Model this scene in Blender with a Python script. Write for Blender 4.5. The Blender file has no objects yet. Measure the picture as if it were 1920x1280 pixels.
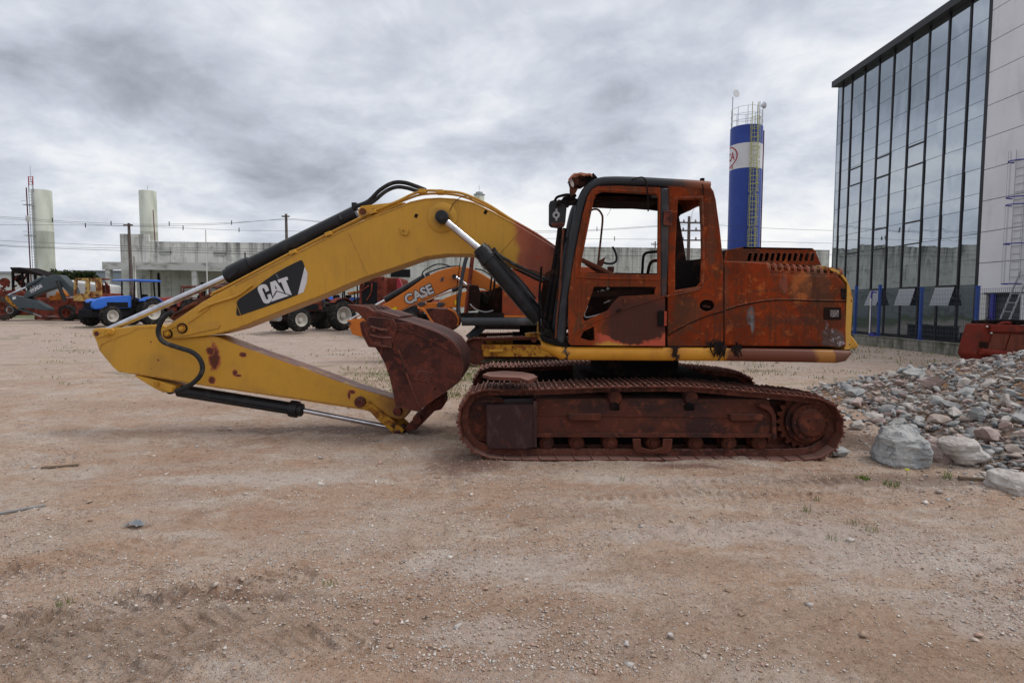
import bpy, bmesh, math, random
import numpy as np
from mathutils import Vector, Matrix, Euler, noise as mnoise
from mathutils.geometry import tessellate_polygon
R = math.radians
random.seed(7); np.random.seed(7)
scene = bpy.context.scene
COL = scene.collection

# ---------------------------------------------------------------- camera
CAMH = 1.818; F = 1100.0; PITCH = math.atan(72 / F)
cam_d = bpy.data.cameras.new('camera'); cam = bpy.data.objects.new('camera', cam_d); COL.objects.link(cam)
cam.location = (0, 0, CAMH); cam.rotation_euler = (math.pi / 2 - PITCH, R(-0.12), 0)
cam_d.sensor_width = 36; cam_d.lens = F / 1920 * 36; cam_d.clip_start = 0.05; cam_d.clip_end = 8000
scene.camera = cam

# ---------------------------------------------------------------- light
SUN_EL, SUN_AZ = R(56), R(90)          # azimuth measured clockwise from +Y
sun_d = bpy.data.lights.new('sun', 'SUN'); sun_d.energy = 1.6; sun_d.angle = R(24); sun_d.color = (1, 0.965, 0.92)
sun = bpy.data.objects.new('sun', sun_d); COL.objects.link(sun)
sd = Vector((math.sin(SUN_AZ) * math.cos(SUN_EL), math.cos(SUN_AZ) * math.cos(SUN_EL), math.sin(SUN_EL)))
sun.rotation_euler = (-sd).to_track_quat('-Z', 'Y').to_euler()
sun.location = sd * 60

scene.view_settings.view_transform = 'Standard'
scene.view_settings.look = 'None'
scene.view_settings.exposure = 0.0
scene.view_settings.gamma = 1.0
scene.view_settings.use_curve_mapping = False

# ---------------------------------------------------------------- node helpers
class NT:
    def __init__(s, tree): s.t = tree; s.n = tree.nodes; s.l = tree.links
    def new(s, typ, **kw):
        n = s.n.new(typ)
        for k, v in kw.items(): setattr(n, k, v)
        return n
    def put(s, sock, v):
        if isinstance(v, bpy.types.NodeSocket): s.l.new(v, sock)
        elif isinstance(v, (tuple, list)) and len(v) == 3 and sock.type == 'RGBA': sock.default_value = (*v, 1)
        else: sock.default_value = v
    def math(s, op, a, b=0.0, c=0.0, clamp=False):
        n = s.new('ShaderNodeMath', operation=op, use_clamp=clamp)
        s.put(n.inputs[0], a); s.put(n.inputs[1], b); s.put(n.inputs[2], c)
        return n.outputs[0]
    def vmath(s, op, a, b=(0, 0, 0), scale=None):
        n = s.new('ShaderNodeVectorMath', operation=op)
        s.put(n.inputs[0], a); s.put(n.inputs[1], b)
        if scale is not None: s.put(n.inputs[3], scale)
        return n.outputs['Value'] if op in ('DOT_PRODUCT', 'LENGTH', 'DISTANCE') else n.outputs[0]
    def mapr(s, v, a, b, c=0.0, d=1.0, smooth=True):
        n = s.new('ShaderNodeMapRange', clamp=True)
        n.interpolation_type = 'SMOOTHSTEP' if smooth else 'LINEAR'
        s.put(n.inputs['Value'], v)
        for k, x in (('From Min', a), ('From Max', b), ('To Min', c), ('To Max', d)): s.put(n.inputs[k], x)
        return n.outputs[0]
    def noise(s, vec, scale, detail=5, rough=0.55, dist=0.0, typ='FBM'):
        n = s.new('ShaderNodeTexNoise', noise_dimensions='3D'); n.noise_type = typ
        s.put(n.inputs['Vector'], vec); s.put(n.inputs['Scale'], scale); s.put(n.inputs['Detail'], detail)
        s.put(n.inputs['Roughness'], rough); s.put(n.inputs['Distortion'], dist)
        return n.outputs[0]
    def voro(s, vec, scale, feature='F1', out='Distance', rand=1.0):
        n = s.new('ShaderNodeTexVoronoi', feature=feature)
        s.put(n.inputs['Vector'], vec); s.put(n.inputs['Scale'], scale); s.put(n.inputs['Randomness'], rand)
        return n.outputs[out]
    def mix(s, f, a, b, mode='MIX'):
        n = s.new('ShaderNodeMix', data_type='RGBA', blend_type=mode)
        s.put(n.inputs[0], f); s.put(n.inputs[6], a); s.put(n.inputs[7], b)
        return n.outputs[2]
    def mapping(s, vec, scale=(1, 1, 1), loc=(0, 0, 0), rot=(0, 0, 0)):
        n = s.new('ShaderNodeMapping'); s.put(n.inputs[0], vec)
        n.inputs['Location'].default_value = loc; n.inputs['Rotation'].default_value = rot; n.inputs['Scale'].default_value = scale
        return n.outputs[0]
    def sep(s, v):
        n = s.new('ShaderNodeSeparateXYZ'); s.put(n.inputs[0], v); return n.outputs
    def comb(s, x, y, z):
        n = s.new('ShaderNodeCombineXYZ'); s.put(n.inputs[0], x); s.put(n.inputs[1], y); s.put(n.inputs[2], z); return n.outputs[0]

# ---------------------------------------------------------------- world: overcast sky
world = bpy.data.worlds.new('World'); scene.world = world; world.use_nodes = True
T = NT(world.node_tree); T.n.clear()
sky = T.new('ShaderNodeTexSky', sky_type='NISHITA', sun_disc=False)
sky.sun_elevation = SUN_EL; sky.sun_rotation = SUN_AZ; sky.air_density = 1.0; sky.dust_density = 2.0
bg1 = T.new('ShaderNodeBackground'); T.put(bg1.inputs[0], sky.outputs[0]); bg1.inputs[1].default_value = 0.08
tc = T.new('ShaderNodeTexCoord'); dirv = T.vmath('NORMALIZE', tc.outputs['Generated'])
dx, dy, dz = T.sep(dirv)
den = T.math('MAXIMUM', T.math('ADD', T.math('ABSOLUTE', dz), 0.30), 0.30)
cu = T.math('DIVIDE', dx, den); cv = T.math('DIVIDE', dy, den)
pl = T.comb(cu, cv, 0.0)
wv = T.new('ShaderNodeTexNoise'); T.put(wv.inputs['Vector'], pl); wv.inputs['Scale'].default_value = 1.6; wv.inputs['Detail'].default_value = 4
pw_ = T.vmath('ADD', pl, T.vmath('MULTIPLY', T.vmath('SUBTRACT', wv.outputs['Color'], (0.5, 0.5, 0.5)), (0.30, 0.30, 0.0)))
big = T.noise(T.mapping(pw_, (0.8, 1.0, 1), (3.1, 1.7, 0.4), (0, 0, R(24))), 1.1, 3, 0.5, 0.0)
mid = T.noise(T.mapping(pw_, (1.1, 1.1, 1), (0.3, 5.1, 2.0), (0, 0, R(20))), 2.1, 10, 0.58, 0.0)
fine = T.noise(T.mapping(pw_, (1.6, 1.8, 1), (7.3, 1.1, 5.0), (0, 0, R(14))), 6.0, 7, 0.6, 0.2)
def lobe(px, py, r0, r1):
    u = (px - 960) / F; v = (640 - py) / F
    d = Vector((u, math.cos(PITCH) + v * math.sin(PITCH), -math.sin(PITCH) + v * math.cos(PITCH))).normalized()
    return T.mapr(T.vmath('DOT_PRODUCT', dirv, tuple(d)), math.cos(R(r1)), math.cos(R(r0)))
dens = T.math('MULTIPLY_ADD', big, 1.2, -0.25)
dens = T.math('ADD', dens, T.math('MULTIPLY_ADD', mid, 1.7, -0.85))
dens = T.math('ADD', dens, T.math('MULTIPLY_ADD', fine, 0.26, -0.13))
for px, py, r0, r1, w in ((600, 200, 2, 15, 0.27), (130, 120, 2, 14, 0.10), (1000, 60, 2, 16, 0.14), (1480, 320, 1, 8, 0.18), (1250, 230, 2, 9, 0.14), 
                          (420, 20, 2, 10, -0.10), (250, 290, 1, 9, -0.16), (1620, 40, 2, 11, -0.30), (1480, 450, 2, 9, -0.38),
                          (1080, 440, 2, 8, -0.20), (760, 320, 1, 4, -0.18), (60, 260, 1, 8, -0.12), (300, 400, 1, 9, -0.16), (20, 420, 1, 8, -0.12)):
    dens = T.math('ADD', dens, T.math('MULTIPLY', lobe(px, py, r0, r1), w))
cr = T.new('ShaderNodeValToRGB'); e = cr.color_ramp.elements
T.put(cr.inputs[0], dens)
e[0].position = 0.0; e[0].color = (1.0, 1.0, 1.0, 1)
e[1].position = 1.0; e[1].color = (0.30, 0.325, 0.375, 1)
for p, c in ((0.18, (0.88, 0.90, 0.94)), (0.34, (0.74, 0.775, 0.85)), (0.52, (0.60, 0.635, 0.72)), (0.74, (0.45, 0.485, 0.555))):
    x = cr.color_ramp.elements.new(p); x.color = (*c, 1)
bg2 = T.new('ShaderNodeBackground'); T.put(bg2.inputs[0], cr.outputs[0]); bg2.inputs[1].default_value = 1.0
mx = T.new('ShaderNodeMixShader'); mx.inputs[0].default_value = 0.93
T.l.new(bg1.outputs[0], mx.inputs[1]); T.l.new(bg2.outputs[0], mx.inputs[2])
ow = T.new('ShaderNodeOutputWorld'); T.l.new(mx.outputs[0], ow.inputs[0])

# ---------------------------------------------------------------- geometry helpers
def ray(px, py):
    u = (px - 960) / F; v = (640 - py) / F
    return Vector((u, math.cos(PITCH) + v * math.sin(PITCH), -math.sin(PITCH) + v * math.cos(PITCH)))
def P(px, py, D):
    d = ray(px, py); return Vector((d.x * D / d.y, D, CAMH + d.z * D / d.y))
def X2(px, py, D): p = P(px, py, D); return (p.x, p.z)
def G(px, py, z=0.0):
    d = ray(px, py); t = (z - CAMH) / d.z; return Vector((d.x * t, d.y * t, z))

def catmull(pts, n=6, closed=False):
    pts = [Vector(p) for p in pts]; out = []; m = len(pts)
    segs = m if closed else m - 1
    for i in range(segs):
        if closed: a, b, c, d = pts[i - 1], pts[i], pts[(i + 1) % m], pts[(i + 2) % m]
        else:
            a = pts[i - 1] if i else pts[0] * 2 - pts[1]; b = pts[i]; c = pts[i + 1]
            d = pts[i + 2] if i + 2 < m else pts[-1] * 2 - pts[-2]
        for k in range(n):
            t = k / n
            out.append(0.5 * ((2 * b) + (c - a) * t + (2 * a - 5 * b + 4 * c - d) * t * t + (3 * b - 3 * c + d - a) * t ** 3))
    if not closed: out.append(pts[-1])
    return out

OFF = {}
class MB:
    def __init__(s): s.v = []; s.f = []
    def add(s, vs, fs):
        b = len(s.v); s.v += [Vector(v) for v in vs]; s.f += [tuple(i + b for i in f) for f in fs]; return s
    def poly(s, loops, y0, y1):            # loops of (x, z), extruded along Y
        if not isinstance(loops[0][0], (tuple, list, Vector)) : loops = [loops]
        flat = [p for l in loops for p in l]; n = len(flat)
        tri = tessellate_polygon([[Vector((p[0], p[1], 0)) for p in l] for l in loops])
        vs = [(p[0], y0, p[1]) for p in flat] + [(p[0], y1, p[1]) for p in flat]
        fs = [tuple(t) for t in tri] + [tuple(i + n for i in reversed(t)) for t in tri]
        b = 0
        for l in loops:
            m = len(l)
            for i in range(m):
                j = (i + 1) % m; fs.append((b + i, b + j, b + j + n, b + i + n))
            b += m
        return s.add(vs, fs)
    def pp(s, loops, D0, D1):              # outline measured at depth D0
        if not isinstance(loops[0][0], (tuple, list)): loops = [loops]
        return s.poly([[X2(x, y, D0) for x, y in l] for l in loops], D0, D1)
    def box(s, c, size, rot=None):
        hx, hy, hz = size[0] / 2, size[1] / 2, size[2] / 2
        vs = [Vector((x, y, z)) for x in (-hx, hx) for y in (-hy, hy) for z in (-hz, hz)]
        if rot is not None:
            m = rot if isinstance(rot, Matrix) else Euler(rot).to_matrix()
            vs = [m @ v for v in vs]
        c = Vector(c)
        return s.add([v + c for v in vs], [(0, 1, 3, 2), (4, 6, 7, 5), (0, 4, 5, 1), (2, 3, 7, 6), (0, 2, 6, 4), (1, 5, 7, 3)])
    def bar(s, a, b, w, h=None, up=(0, 0, 1)):
        a = Vector(a); b = Vector(b); h = h or w; d = b - a; L = d.length; d.normalize()
        up = Vector(up)
        if abs(d.dot(up)) > 0.95: up = Vector((0, 1, 0))
        sd_ = d.cross(up).normalized(); u = sd_.cross(d)
        m = Matrix((d, sd_, u)).transposed()
        return s.box((a + b) / 2, (L, w, h), m)
    def cyl(s, a, b, r0, r1=None, n=18, caps=True):
        r1 = r0 if r1 is None else r1; a = Vector(a); b = Vector(b); d = (b - a).normalized()
        q = Vector((0, 0, 1)) if abs(d.z) < 0.9 else Vector((1, 0, 0))
        u = d.cross(q).normalized(); w = d.cross(u)
        vs = []
        for c, r in ((a, r0), (b, r1)):
            for i in range(n):
                t = 2 * math.pi * i / n; vs.append(c + (u * math.cos(t) + w * math.sin(t)) * r)
        fs = [(i, (i + 1) % n, n + (i + 1) % n, n + i) for i in range(n)]
        if caps: fs += [tuple(range(n)), tuple(range(2 * n - 1, n - 1, -1))]
        return s.add(vs, fs)
    def rings(s, a, b, prof, n=24):        # lathe about axis a->b, prof = (t along axis in metres, radius)
        a = Vector(a); d = (Vector(b) - a).normalized()
        q = Vector((0, 0, 1)) if abs(d.z) < 0.9 else Vector((1, 0, 0))
        u = d.cross(q).normalized(); w = d.cross(u); vs = []; fs = []
        for t, r in prof:
            for i in range(n):
                g = 2 * math.pi * i / n; vs.append(a + d * t + (u * math.cos(g) + w * math.sin(g)) * max(r, 1e-4))
        for k in range(len(prof) - 1):
            for i in range(n):
                j = (i + 1) % n; fs.append((k * n + i, k * n + j, (k + 1) * n + j, (k + 1) * n + i))
        fs += [tuple(range(n)), tuple(range(len(vs) - 1, len(vs) - n - 1, -1))]
        return s.add(vs, fs)
    def tube(s, pts, r, n=8, closed=False):
        pts = [Vector(p) for p in pts]; m = len(pts); rs = r if isinstance(r, (list, tuple)) else [r] * m
        vs = []; u = None
        for i, p in enumerate(pts):
            if closed: d = pts[(i + 1) % m] - pts[i - 1]
            else: d = pts[min(i + 1, m - 1)] - pts[max(i - 1, 0)]
            d.normalize()
            if u is None:
                q = Vector((0, 1, 0)) if abs(d.y) < 0.9 else Vector((1, 0, 0)); u = d.cross(q).normalized()
            else: u = (u - d * u.dot(d)).normalized()
            w = d.cross(u)
            for k in range(n):
                t = 2 * math.pi * k / n; vs.append(p + (u * math.cos(t) + w * math.sin(t)) * rs[i])
        fs = []
        for i in range(m if closed else m - 1):
            j = (i + 1) % m
            for k in range(n):
                l = (k + 1) % n; fs.append((i * n + k, i * n + l, j * n + l, j * n + k))
        if not closed: fs += [tuple(range(n)), tuple(range(m * n - 1, (m - 1) * n - 1, -1))]
        return s.add(vs, fs)
    def xform(s, M):
        s.v = [M @ v for v in s.v]; return s
    def build(s, name, mat, parent=None, bevel=0, seg=2, sharp=0.6, recalc=True):
        off = OFF.get(parent.name, Vector()) if parent else Vector()
        me = bpy.data.meshes.new(name)
        me.from_pydata([tuple(v - off) for v in s.v], [], s.f)
        bm = bmesh.new(); bm.from_mesh(me)
        if recalc: bmesh.ops.recalc_face_normals(bm, faces=bm.faces)
        for f in bm.faces: f.smooth = True
        for ed in bm.edges:
            if len(ed.link_faces) == 2 and ed.calc_face_angle(0) > sharp: ed.smooth = False
        bm.to_mesh(me); bm.free()
        me.materials.append(mat)
        o = bpy.data.objects.new(name, me); COL.objects.link(o)
        if parent: o.parent = parent; OFF[o.name] = off
        if bevel:
            b = o.modifiers.new('bevel', 'BEVEL'); b.width = bevel; b.segments = seg; b.limit_method = 'ANGLE'; b.angle_limit = R(35)
            for ed in me.edges: pass
        return o

def tag(o, label=None, cat=None, group=None, kind=None):
    if label: o['label'] = label
    if cat: o['category'] = cat
    if group: o['group'] = group
    if kind: o['kind'] = kind
    return o
def thing(name, label, cat, loc=(0, 0, 0), group=None):
    o = bpy.data.objects.new(name, None); COL.objects.link(o); o.empty_display_size = 0.2
    o.location = loc; OFF[o.name] = Vector(loc); tag(o, label, cat, group); return o
def clone(src, parent=None):
    c = src.copy(); COL.objects.link(c)
    if parent: c.parent = parent
    OFF[c.name] = OFF.get(src.name, Vector())
    for ch in list(src.children): clone(ch, c)
    return c

# ---------------------------------------------------------------- materials
def mk(name):
    m = bpy.data.materials.new(name); m.use_nodes = True; t = NT(m.node_tree)
    b = t.n.get('Principled BSDF'); return m, t, b
def coords(t, kind='OBJ', jitter=True):
    if kind == 'WORLD':
        g = t.new('ShaderNodeNewGeometry'); return g.outputs['Position']
    c = t.new('ShaderNodeTexCoord').outputs['Object']
    if jitter:
        r = t.new('ShaderNodeObjectInfo').outputs['Random']
        c = t.vmath('ADD', c, t.comb(t.math('MULTIPLY', r, 37.0), t.math('MULTIPLY', r, 11.0), t.math('MULTIPLY', r, 23.0)))
    return c
def mottled(name, base, layers=(), rough=0.6, rough2=None, metal=0.0, bump=0.0, bscale=30, coord='OBJ', post=None, spec=None, coat=0):
    """layers: (colour, scale, lo, hi[, detail, dist, stretch])"""
    m, t, b = mk(name); v = coords(t, coord); col = base; first = None
    for i, L in enumerate(layers):
        c, sc, lo, hi = L[:4]; det = L[4] if len(L) > 4 else 6; dist = L[5] if len(L) > 5 else 0.3; st = L[6] if len(L) > 6 else (1, 1, 1)
        vv = t.mapping(v, st, (i * 7.3 + 1.1, i * 3.7, i * 5.1))
        k = t.mapr(t.noise(vv, sc, det, 0.6, dist), lo, hi)
        first = first or k
        col = t.mix(k, col, c)
    if post: col = post(t, v, col)
    t.put(b.inputs['Base Color'], col)
    b.inputs['Metallic'].default_value = metal; b.inputs['Specular IOR Level'].default_value = spec if spec is not None else (0.05 if rough > .58 else 0.28)
    if rough2 is not None and first is not None: t.put(b.inputs['Roughness'], t.mapr(first, 0, 1, rough, rough2, False))
    else: b.inputs['Roughness'].default_value = rough
    if coat: b.inputs['Coat Weight'].default_value = coat; b.inputs['Coat Roughness'].default_value = 0.2
    if bump:
        bn = t.new('ShaderNodeBump'); bn.inputs['Strength'].default_value = min(1, bump); bn.inputs['Distance'].default_value = 0.01 * max(1, bump)
        t.put(bn.inputs['Height'], t.noise(v, bscale, 6, 0.65, 0.2)); t.l.new(bn.outputs[0], b.inputs['Normal'])
    return m
M = {}
GP = lambda t: t.sep(t.new('ShaderNodeNewGeometry').outputs['Position'])
def wx(px, D): return (px - 960) / F * D
def wz(py, D): return P(960, py, D).z
RUST = (0.20, 0.05, 0.018); DRUST = (0.055, 0.02, 0.012)

def dust(t, col, amt=0.25, c=(0.30, 0.24, 0.2)):
    n = t.new('ShaderNodeNewGeometry').outputs['Normal']; z = t.sep(n)[2]
    return t.mix(t.math('MULTIPLY', t.mapr(z, 0.3, 0.95), amt), col, c)

def edge_mask(t, r_=0.018, lo=0.02, hi=0.16, sc=14):
    bv = t.new('ShaderNodeBevel', samples=4); bv.inputs['Radius'].default_value = r_
    d = t.vmath('DOT_PRODUCT', bv.outputs[0], t.new('ShaderNodeNewGeometry').outputs['Normal'])
    k = t.mapr(t.math('SUBTRACT', 1.0, d), lo, hi); return t.math('MULTIPLY', k, t.mapr(t.noise(t.new('ShaderNodeNewGeometry').outputs['Position'], sc, 6, .7, .3), .38, .55))
def boom_post(t, v, col):
    pos = t.new('ShaderNodeNewGeometry').outputs['Position']; x, y, z = t.sep(pos)
    n = t.noise(pos, 2.2, 6, 0.6, 0.3); n2 = t.noise(pos, 9, 6, 0.65, 0.4)
    xx = t.math('ADD', x, t.math('MULTIPLY_ADD', n, 0.5, -0.25))
    a = wx(962, 7.93); b_ = wx(1004, 7.93)
    col = t.mix(t.mapr(xx, a, a + 0.13), col, (0.34, 0.085, 0.04))
    col = t.mix(t.mapr(xx, a + 0.1, b_), col, (0.24, 0.055, 0.032))
    col = t.mix(t.math('MULTIPLY', t.mapr(xx, a + .05, b_), t.mapr(n2, 0.56, 0.62)), col, (0.28, 0.035, 0.018))
    blk = t.math('MULTIPLY', t.mapr(t.math('ADD', xx, t.math('MULTIPLY', z, 0.35)), b_ + 1.02, b_ + 1.25), 0.93)
    col = t.mix(blk, col, (0.03, 0.016, 0.012))
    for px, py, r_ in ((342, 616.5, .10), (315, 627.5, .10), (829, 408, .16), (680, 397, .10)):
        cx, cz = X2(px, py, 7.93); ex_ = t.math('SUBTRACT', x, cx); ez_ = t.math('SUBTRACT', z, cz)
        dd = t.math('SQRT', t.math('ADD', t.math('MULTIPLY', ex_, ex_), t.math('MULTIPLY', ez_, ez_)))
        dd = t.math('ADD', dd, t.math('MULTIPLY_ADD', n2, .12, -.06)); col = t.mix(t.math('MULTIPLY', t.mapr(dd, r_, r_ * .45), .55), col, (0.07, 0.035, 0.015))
    s3 = t.noise(t.mapping(pos, (0.6, 1, 9), (5, 0, 3), (0, R(-32), 0)), 9, 2, 0.6, 0.3); col = t.mix(t.math('MULTIPLY', t.mapr(s3, 0.735, 0.75), 0.45), col, (0.13, 0.07, 0.02))
    sp3 = t.noise(pos, 26, 4, 0.7, 0.2); col = t.mix(t.math('MULTIPLY', t.mapr(sp3, 0.715, 0.735), 0.8), col, (0.16, 0.07, 0.03))
    # scuffs, scratches and dirt of the paint
    s = t.noise(t.mapping(pos, (1, 1, 6), (3, 0, 0), (0, R(25), 0)), 14, 3, 0.7, 0.2)
    col = t.mix(t.math('MULTIPLY', t.mapr(s, 0.70, 0.74), 0.5), col, (0.10, 0.05, 0.02))
    d = t.noise(t.mapping(pos, (5, 1, 0.6)), 5, 5, 0.6, 0.1)
    col = t.mix(t.math('MULTIPLY', t.mapr(d, 0.45, 0.75), 0.22), col, (0.26, 0.15, 0.04))
    col = t.mix(t.math('MULTIPLY', edge_mask(t), .75), col, (0.17, 0.085, 0.035))
    return dust(t, col, 0.3)
YEL = (0.545, 0.28, 0.03)
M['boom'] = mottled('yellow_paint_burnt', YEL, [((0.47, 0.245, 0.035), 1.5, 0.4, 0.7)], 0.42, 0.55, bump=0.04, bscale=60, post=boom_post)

def stick_post(t, v, col):
    pos = t.new('ShaderNodeNewGeometry').outputs['Position']; x, y, z = t.sep(pos)
    n = t.noise(pos, 16, 6, 0.65, 0.6); D = 7.98
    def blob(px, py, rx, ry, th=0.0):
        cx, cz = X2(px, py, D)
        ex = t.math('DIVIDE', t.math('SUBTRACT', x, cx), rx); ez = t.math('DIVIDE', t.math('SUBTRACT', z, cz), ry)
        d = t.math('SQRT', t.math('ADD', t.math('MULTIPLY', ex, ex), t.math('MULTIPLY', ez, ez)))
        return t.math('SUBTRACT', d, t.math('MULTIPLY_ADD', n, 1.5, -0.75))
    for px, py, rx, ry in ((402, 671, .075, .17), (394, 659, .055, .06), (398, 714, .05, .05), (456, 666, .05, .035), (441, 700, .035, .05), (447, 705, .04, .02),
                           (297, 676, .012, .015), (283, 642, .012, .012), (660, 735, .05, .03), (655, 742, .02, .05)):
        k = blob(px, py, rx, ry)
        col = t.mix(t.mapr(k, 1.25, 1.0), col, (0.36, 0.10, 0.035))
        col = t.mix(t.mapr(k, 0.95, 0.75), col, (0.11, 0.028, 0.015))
    # bucket end weathered to rust, rust along the upper edge
    w = t.noise(pos, 5, 7, 0.65, 0.5)
    k = t.mapr(t.math('ADD', x, t.math('MULTIPLY_ADD', w, 1.1, -0.55)), wx(665, D), wx(765, D))
    col = t.mix(t.math('MULTIPLY', k, .85), col, (0.17, 0.065, 0.022))
    nz = t.sep(t.new('ShaderNodeNewGeometry').outputs['Normal'])[2]
    k2 = t.math('MULTIPLY', t.mapr(nz, 0.4, 0.8), t.mapr(w, 0.32, 0.5))
    k2 = t.math('MULTIPLY', k2, t.mapr(x, wx(380, D), wx(480, D)))
    col = t.mix(k2, col, (0.24, 0.10, 0.07))
    st = t.noise(t.mapping(pos, (7, 1, 0.4)), 4, 5, 0.6, 0.1)
    col = t.mix(t.math('MULTIPLY', t.mapr(st, 0.52, 0.78), 0.3), col, (0.30, 0.14, 0.03))
    sp = t.noise(pos, 34, 3, 0.6, 0.3)
    col = t.mix(t.mapr(sp, 0.715, 0.74), col, (0.14, 0.05, 0.02))
    return t.mix(t.math('MULTIPLY', edge_mask(t), .8), col, (0.20, 0.085, 0.04))
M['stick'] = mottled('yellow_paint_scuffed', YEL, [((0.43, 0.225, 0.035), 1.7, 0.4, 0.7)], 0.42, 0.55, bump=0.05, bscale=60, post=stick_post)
M['yellow'] = mottled('yellow_paint', YEL, [((0.42, 0.22, 0.03), 2, 0.4, 0.7), ((0.16, 0.06, 0.02), 11, 0.66, 0.72)], 0.45, bump=0.05)
M['yellow_rusty'] = mottled('yellow_paint_rusting', (0.42, 0.21, 0.03), [((0.20, 0.07, 0.02), 6, 0.45, 0.62), ((0.06, 0.025, 0.015), 9, 0.58, 0.68)], 0.6, bump=0.15)

def hood_post(t, v, col):
    pos = t.new('ShaderNodeNewGeometry').outputs['Position']; x, y, z = t.sep(pos); D = 6.79
    n = t.noise(pos, 6, 7, 0.65, 0.5); n2 = t.noise(pos, 22, 5, 0.7, 0.3)
    nn = t.math('ADD', t.math('MULTIPLY_ADD', n, 1.6, -0.8), t.math('MULTIPLY_ADD', n2, 0.8, -0.4))
    def blob(px, py, rx, ry, c, s=1.0):
        nonlocal col
        cx, cz = X2(px, py, D)
        ex = t.math('DIVIDE', t.math('SUBTRACT', x, cx), rx); ez = t.math('DIVIDE', t.math('SUBTRACT', z, cz), ry)
        d = t.math('SQRT', t.math('ADD', t.math('MULTIPLY', ex, ex), t.math('MULTIPLY', ez, ez)))
        col = t.mix(t.math('MULTIPLY', t.mapr(t.math('SUBTRACT', d, nn), 1.15, 0.75), s), col, c)
    blob(1535, 535, .16, .22, (0.09, 0.045, 0.028), .8)
    blob(1500, 538, .13, .18, (0.36, 0.12, 0.04), .7)
    blob(1470, 530, .05, .12, (0.17, 0.10, 0.085), .4)
    blob(1500, 600, .28, .06, (0.10, 0.03, 0.018), .8)
    blob(1408, 592, .045, .12, (0.12, 0.125, 0.13), .8); blob(1411, 608, .03, .10, (0.17, 0.175, 0.185), .8)
    blob(1560, 635, .14, .14, (0.10, 0.085, 0.08), .9)
    k9 = t.mapr(t.noise(pos, 18, 6, 0.75, 0.8), .50, .58); cx, cz = X2(1566, 634, D); dd9 = t.math('ADD', t.math('ABSOLUTE', t.math('SUBTRACT', t.math('ADD', x, t.math('MULTIPLY', z, 0.9)), cx + cz * 0.9)), 0.0)
    col = t.mix(t.math('MULTIPLY', t.math('MULTIPLY', k9, t.mapr(dd9, .09, .05)), t.mapr(x, wx(1540, D), wx(1552, D))), col, (0.40, 0.37, 0.42))
    blob(1340, 650, .14, .09, (0.02, 0.016, 0.015), 1)
    blob(1300, 655, .35, .04, (0.03, 0.025, 0.022), .9)
    blob(1290, 585, .16, .2, (0.08, 0.05, 0.03), .5)
    blob(1335, 440, .05, .35, (0.10, 0.045, 0.028), .55)
    blob(1360, 545, .04, .3, (0.12, 0.05, 0.03), .5)
    f1 = t.noise(pos, 4.5, 10, 0.74, 0.9); col = t.mix(t.math('MULTIPLY', t.mapr(f1, 0.545, 0.575), 0.65), col, (0.10, 0.034, 0.017))
    f2 = t.noise(t.mapping(pos, (1, 1, 1), (9, 4, 2)), 7.5, 10, 0.76, 0.6); col = t.mix(t.math('MULTIPLY', t.mapr(f2, 0.575, 0.60), 0.6), col, (0.38, 0.095, 0.028))
    f3 = t.noise(t.mapping(pos, (1, 1, 1), (2, 7, 5)), 12, 9, 0.78, 0.4); col = t.mix(t.math('MULTIPLY', t.mapr(f3, 0.62, 0.64), 0.75), col, (0.035, 0.020, 0.014))
    st = t.noise(t.mapping(pos, (8, 1, 0.5)), 3.5, 7, 0.65, 0.25)
    col = t.mix(t.math('MULTIPLY', t.mapr(st, 0.50, 0.66), 0.6), col, (0.065, 0.026, 0.015))
    so = t.noise(t.mapping(pos, (1, 1, 1.2), (4, 4, 1)), 1.9, 10, 0.72, 0.9); col = t.mix(t.math('MULTIPLY', t.mapr(so, 0.50, 0.575), 0.55), col, (0.062, 0.030, 0.020))
    col = t.mix(t.math('MULTIPLY', edge_mask(t), .5), col, (0.40, 0.20, 0.13))
    sp = t.noise(pos, 60, 3, 0.6, 0)
    col = t.mix(t.math('MULTIPLY', t.mapr(sp, 0.62, 0.72), 0.5), col, (0.07, 0.025, 0.015))
    col = t.mix(t.math('MULTIPLY', t.mapr(sp, 0.36, 0.28), 0.4), col, (0.40, 0.16, 0.08))
    return dust(t, col, 0.22, (0.22, 0.12, 0.09))
M['hood'] = mottled('burnt_orange_panel', (0.225, 0.034, 0.008), [((0.13, 0.024, 0.009), 1.6, 0.4, 0.62), ((0.11, 0.035, 0.016), 3.2, 0.52, 0.68, 7, .6), ((0.36, 0.085, 0.02), 4.1, 0.58, 0.70)], 0.62, 0.75, bump=0.12, bscale=35, post=hood_post)

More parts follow.
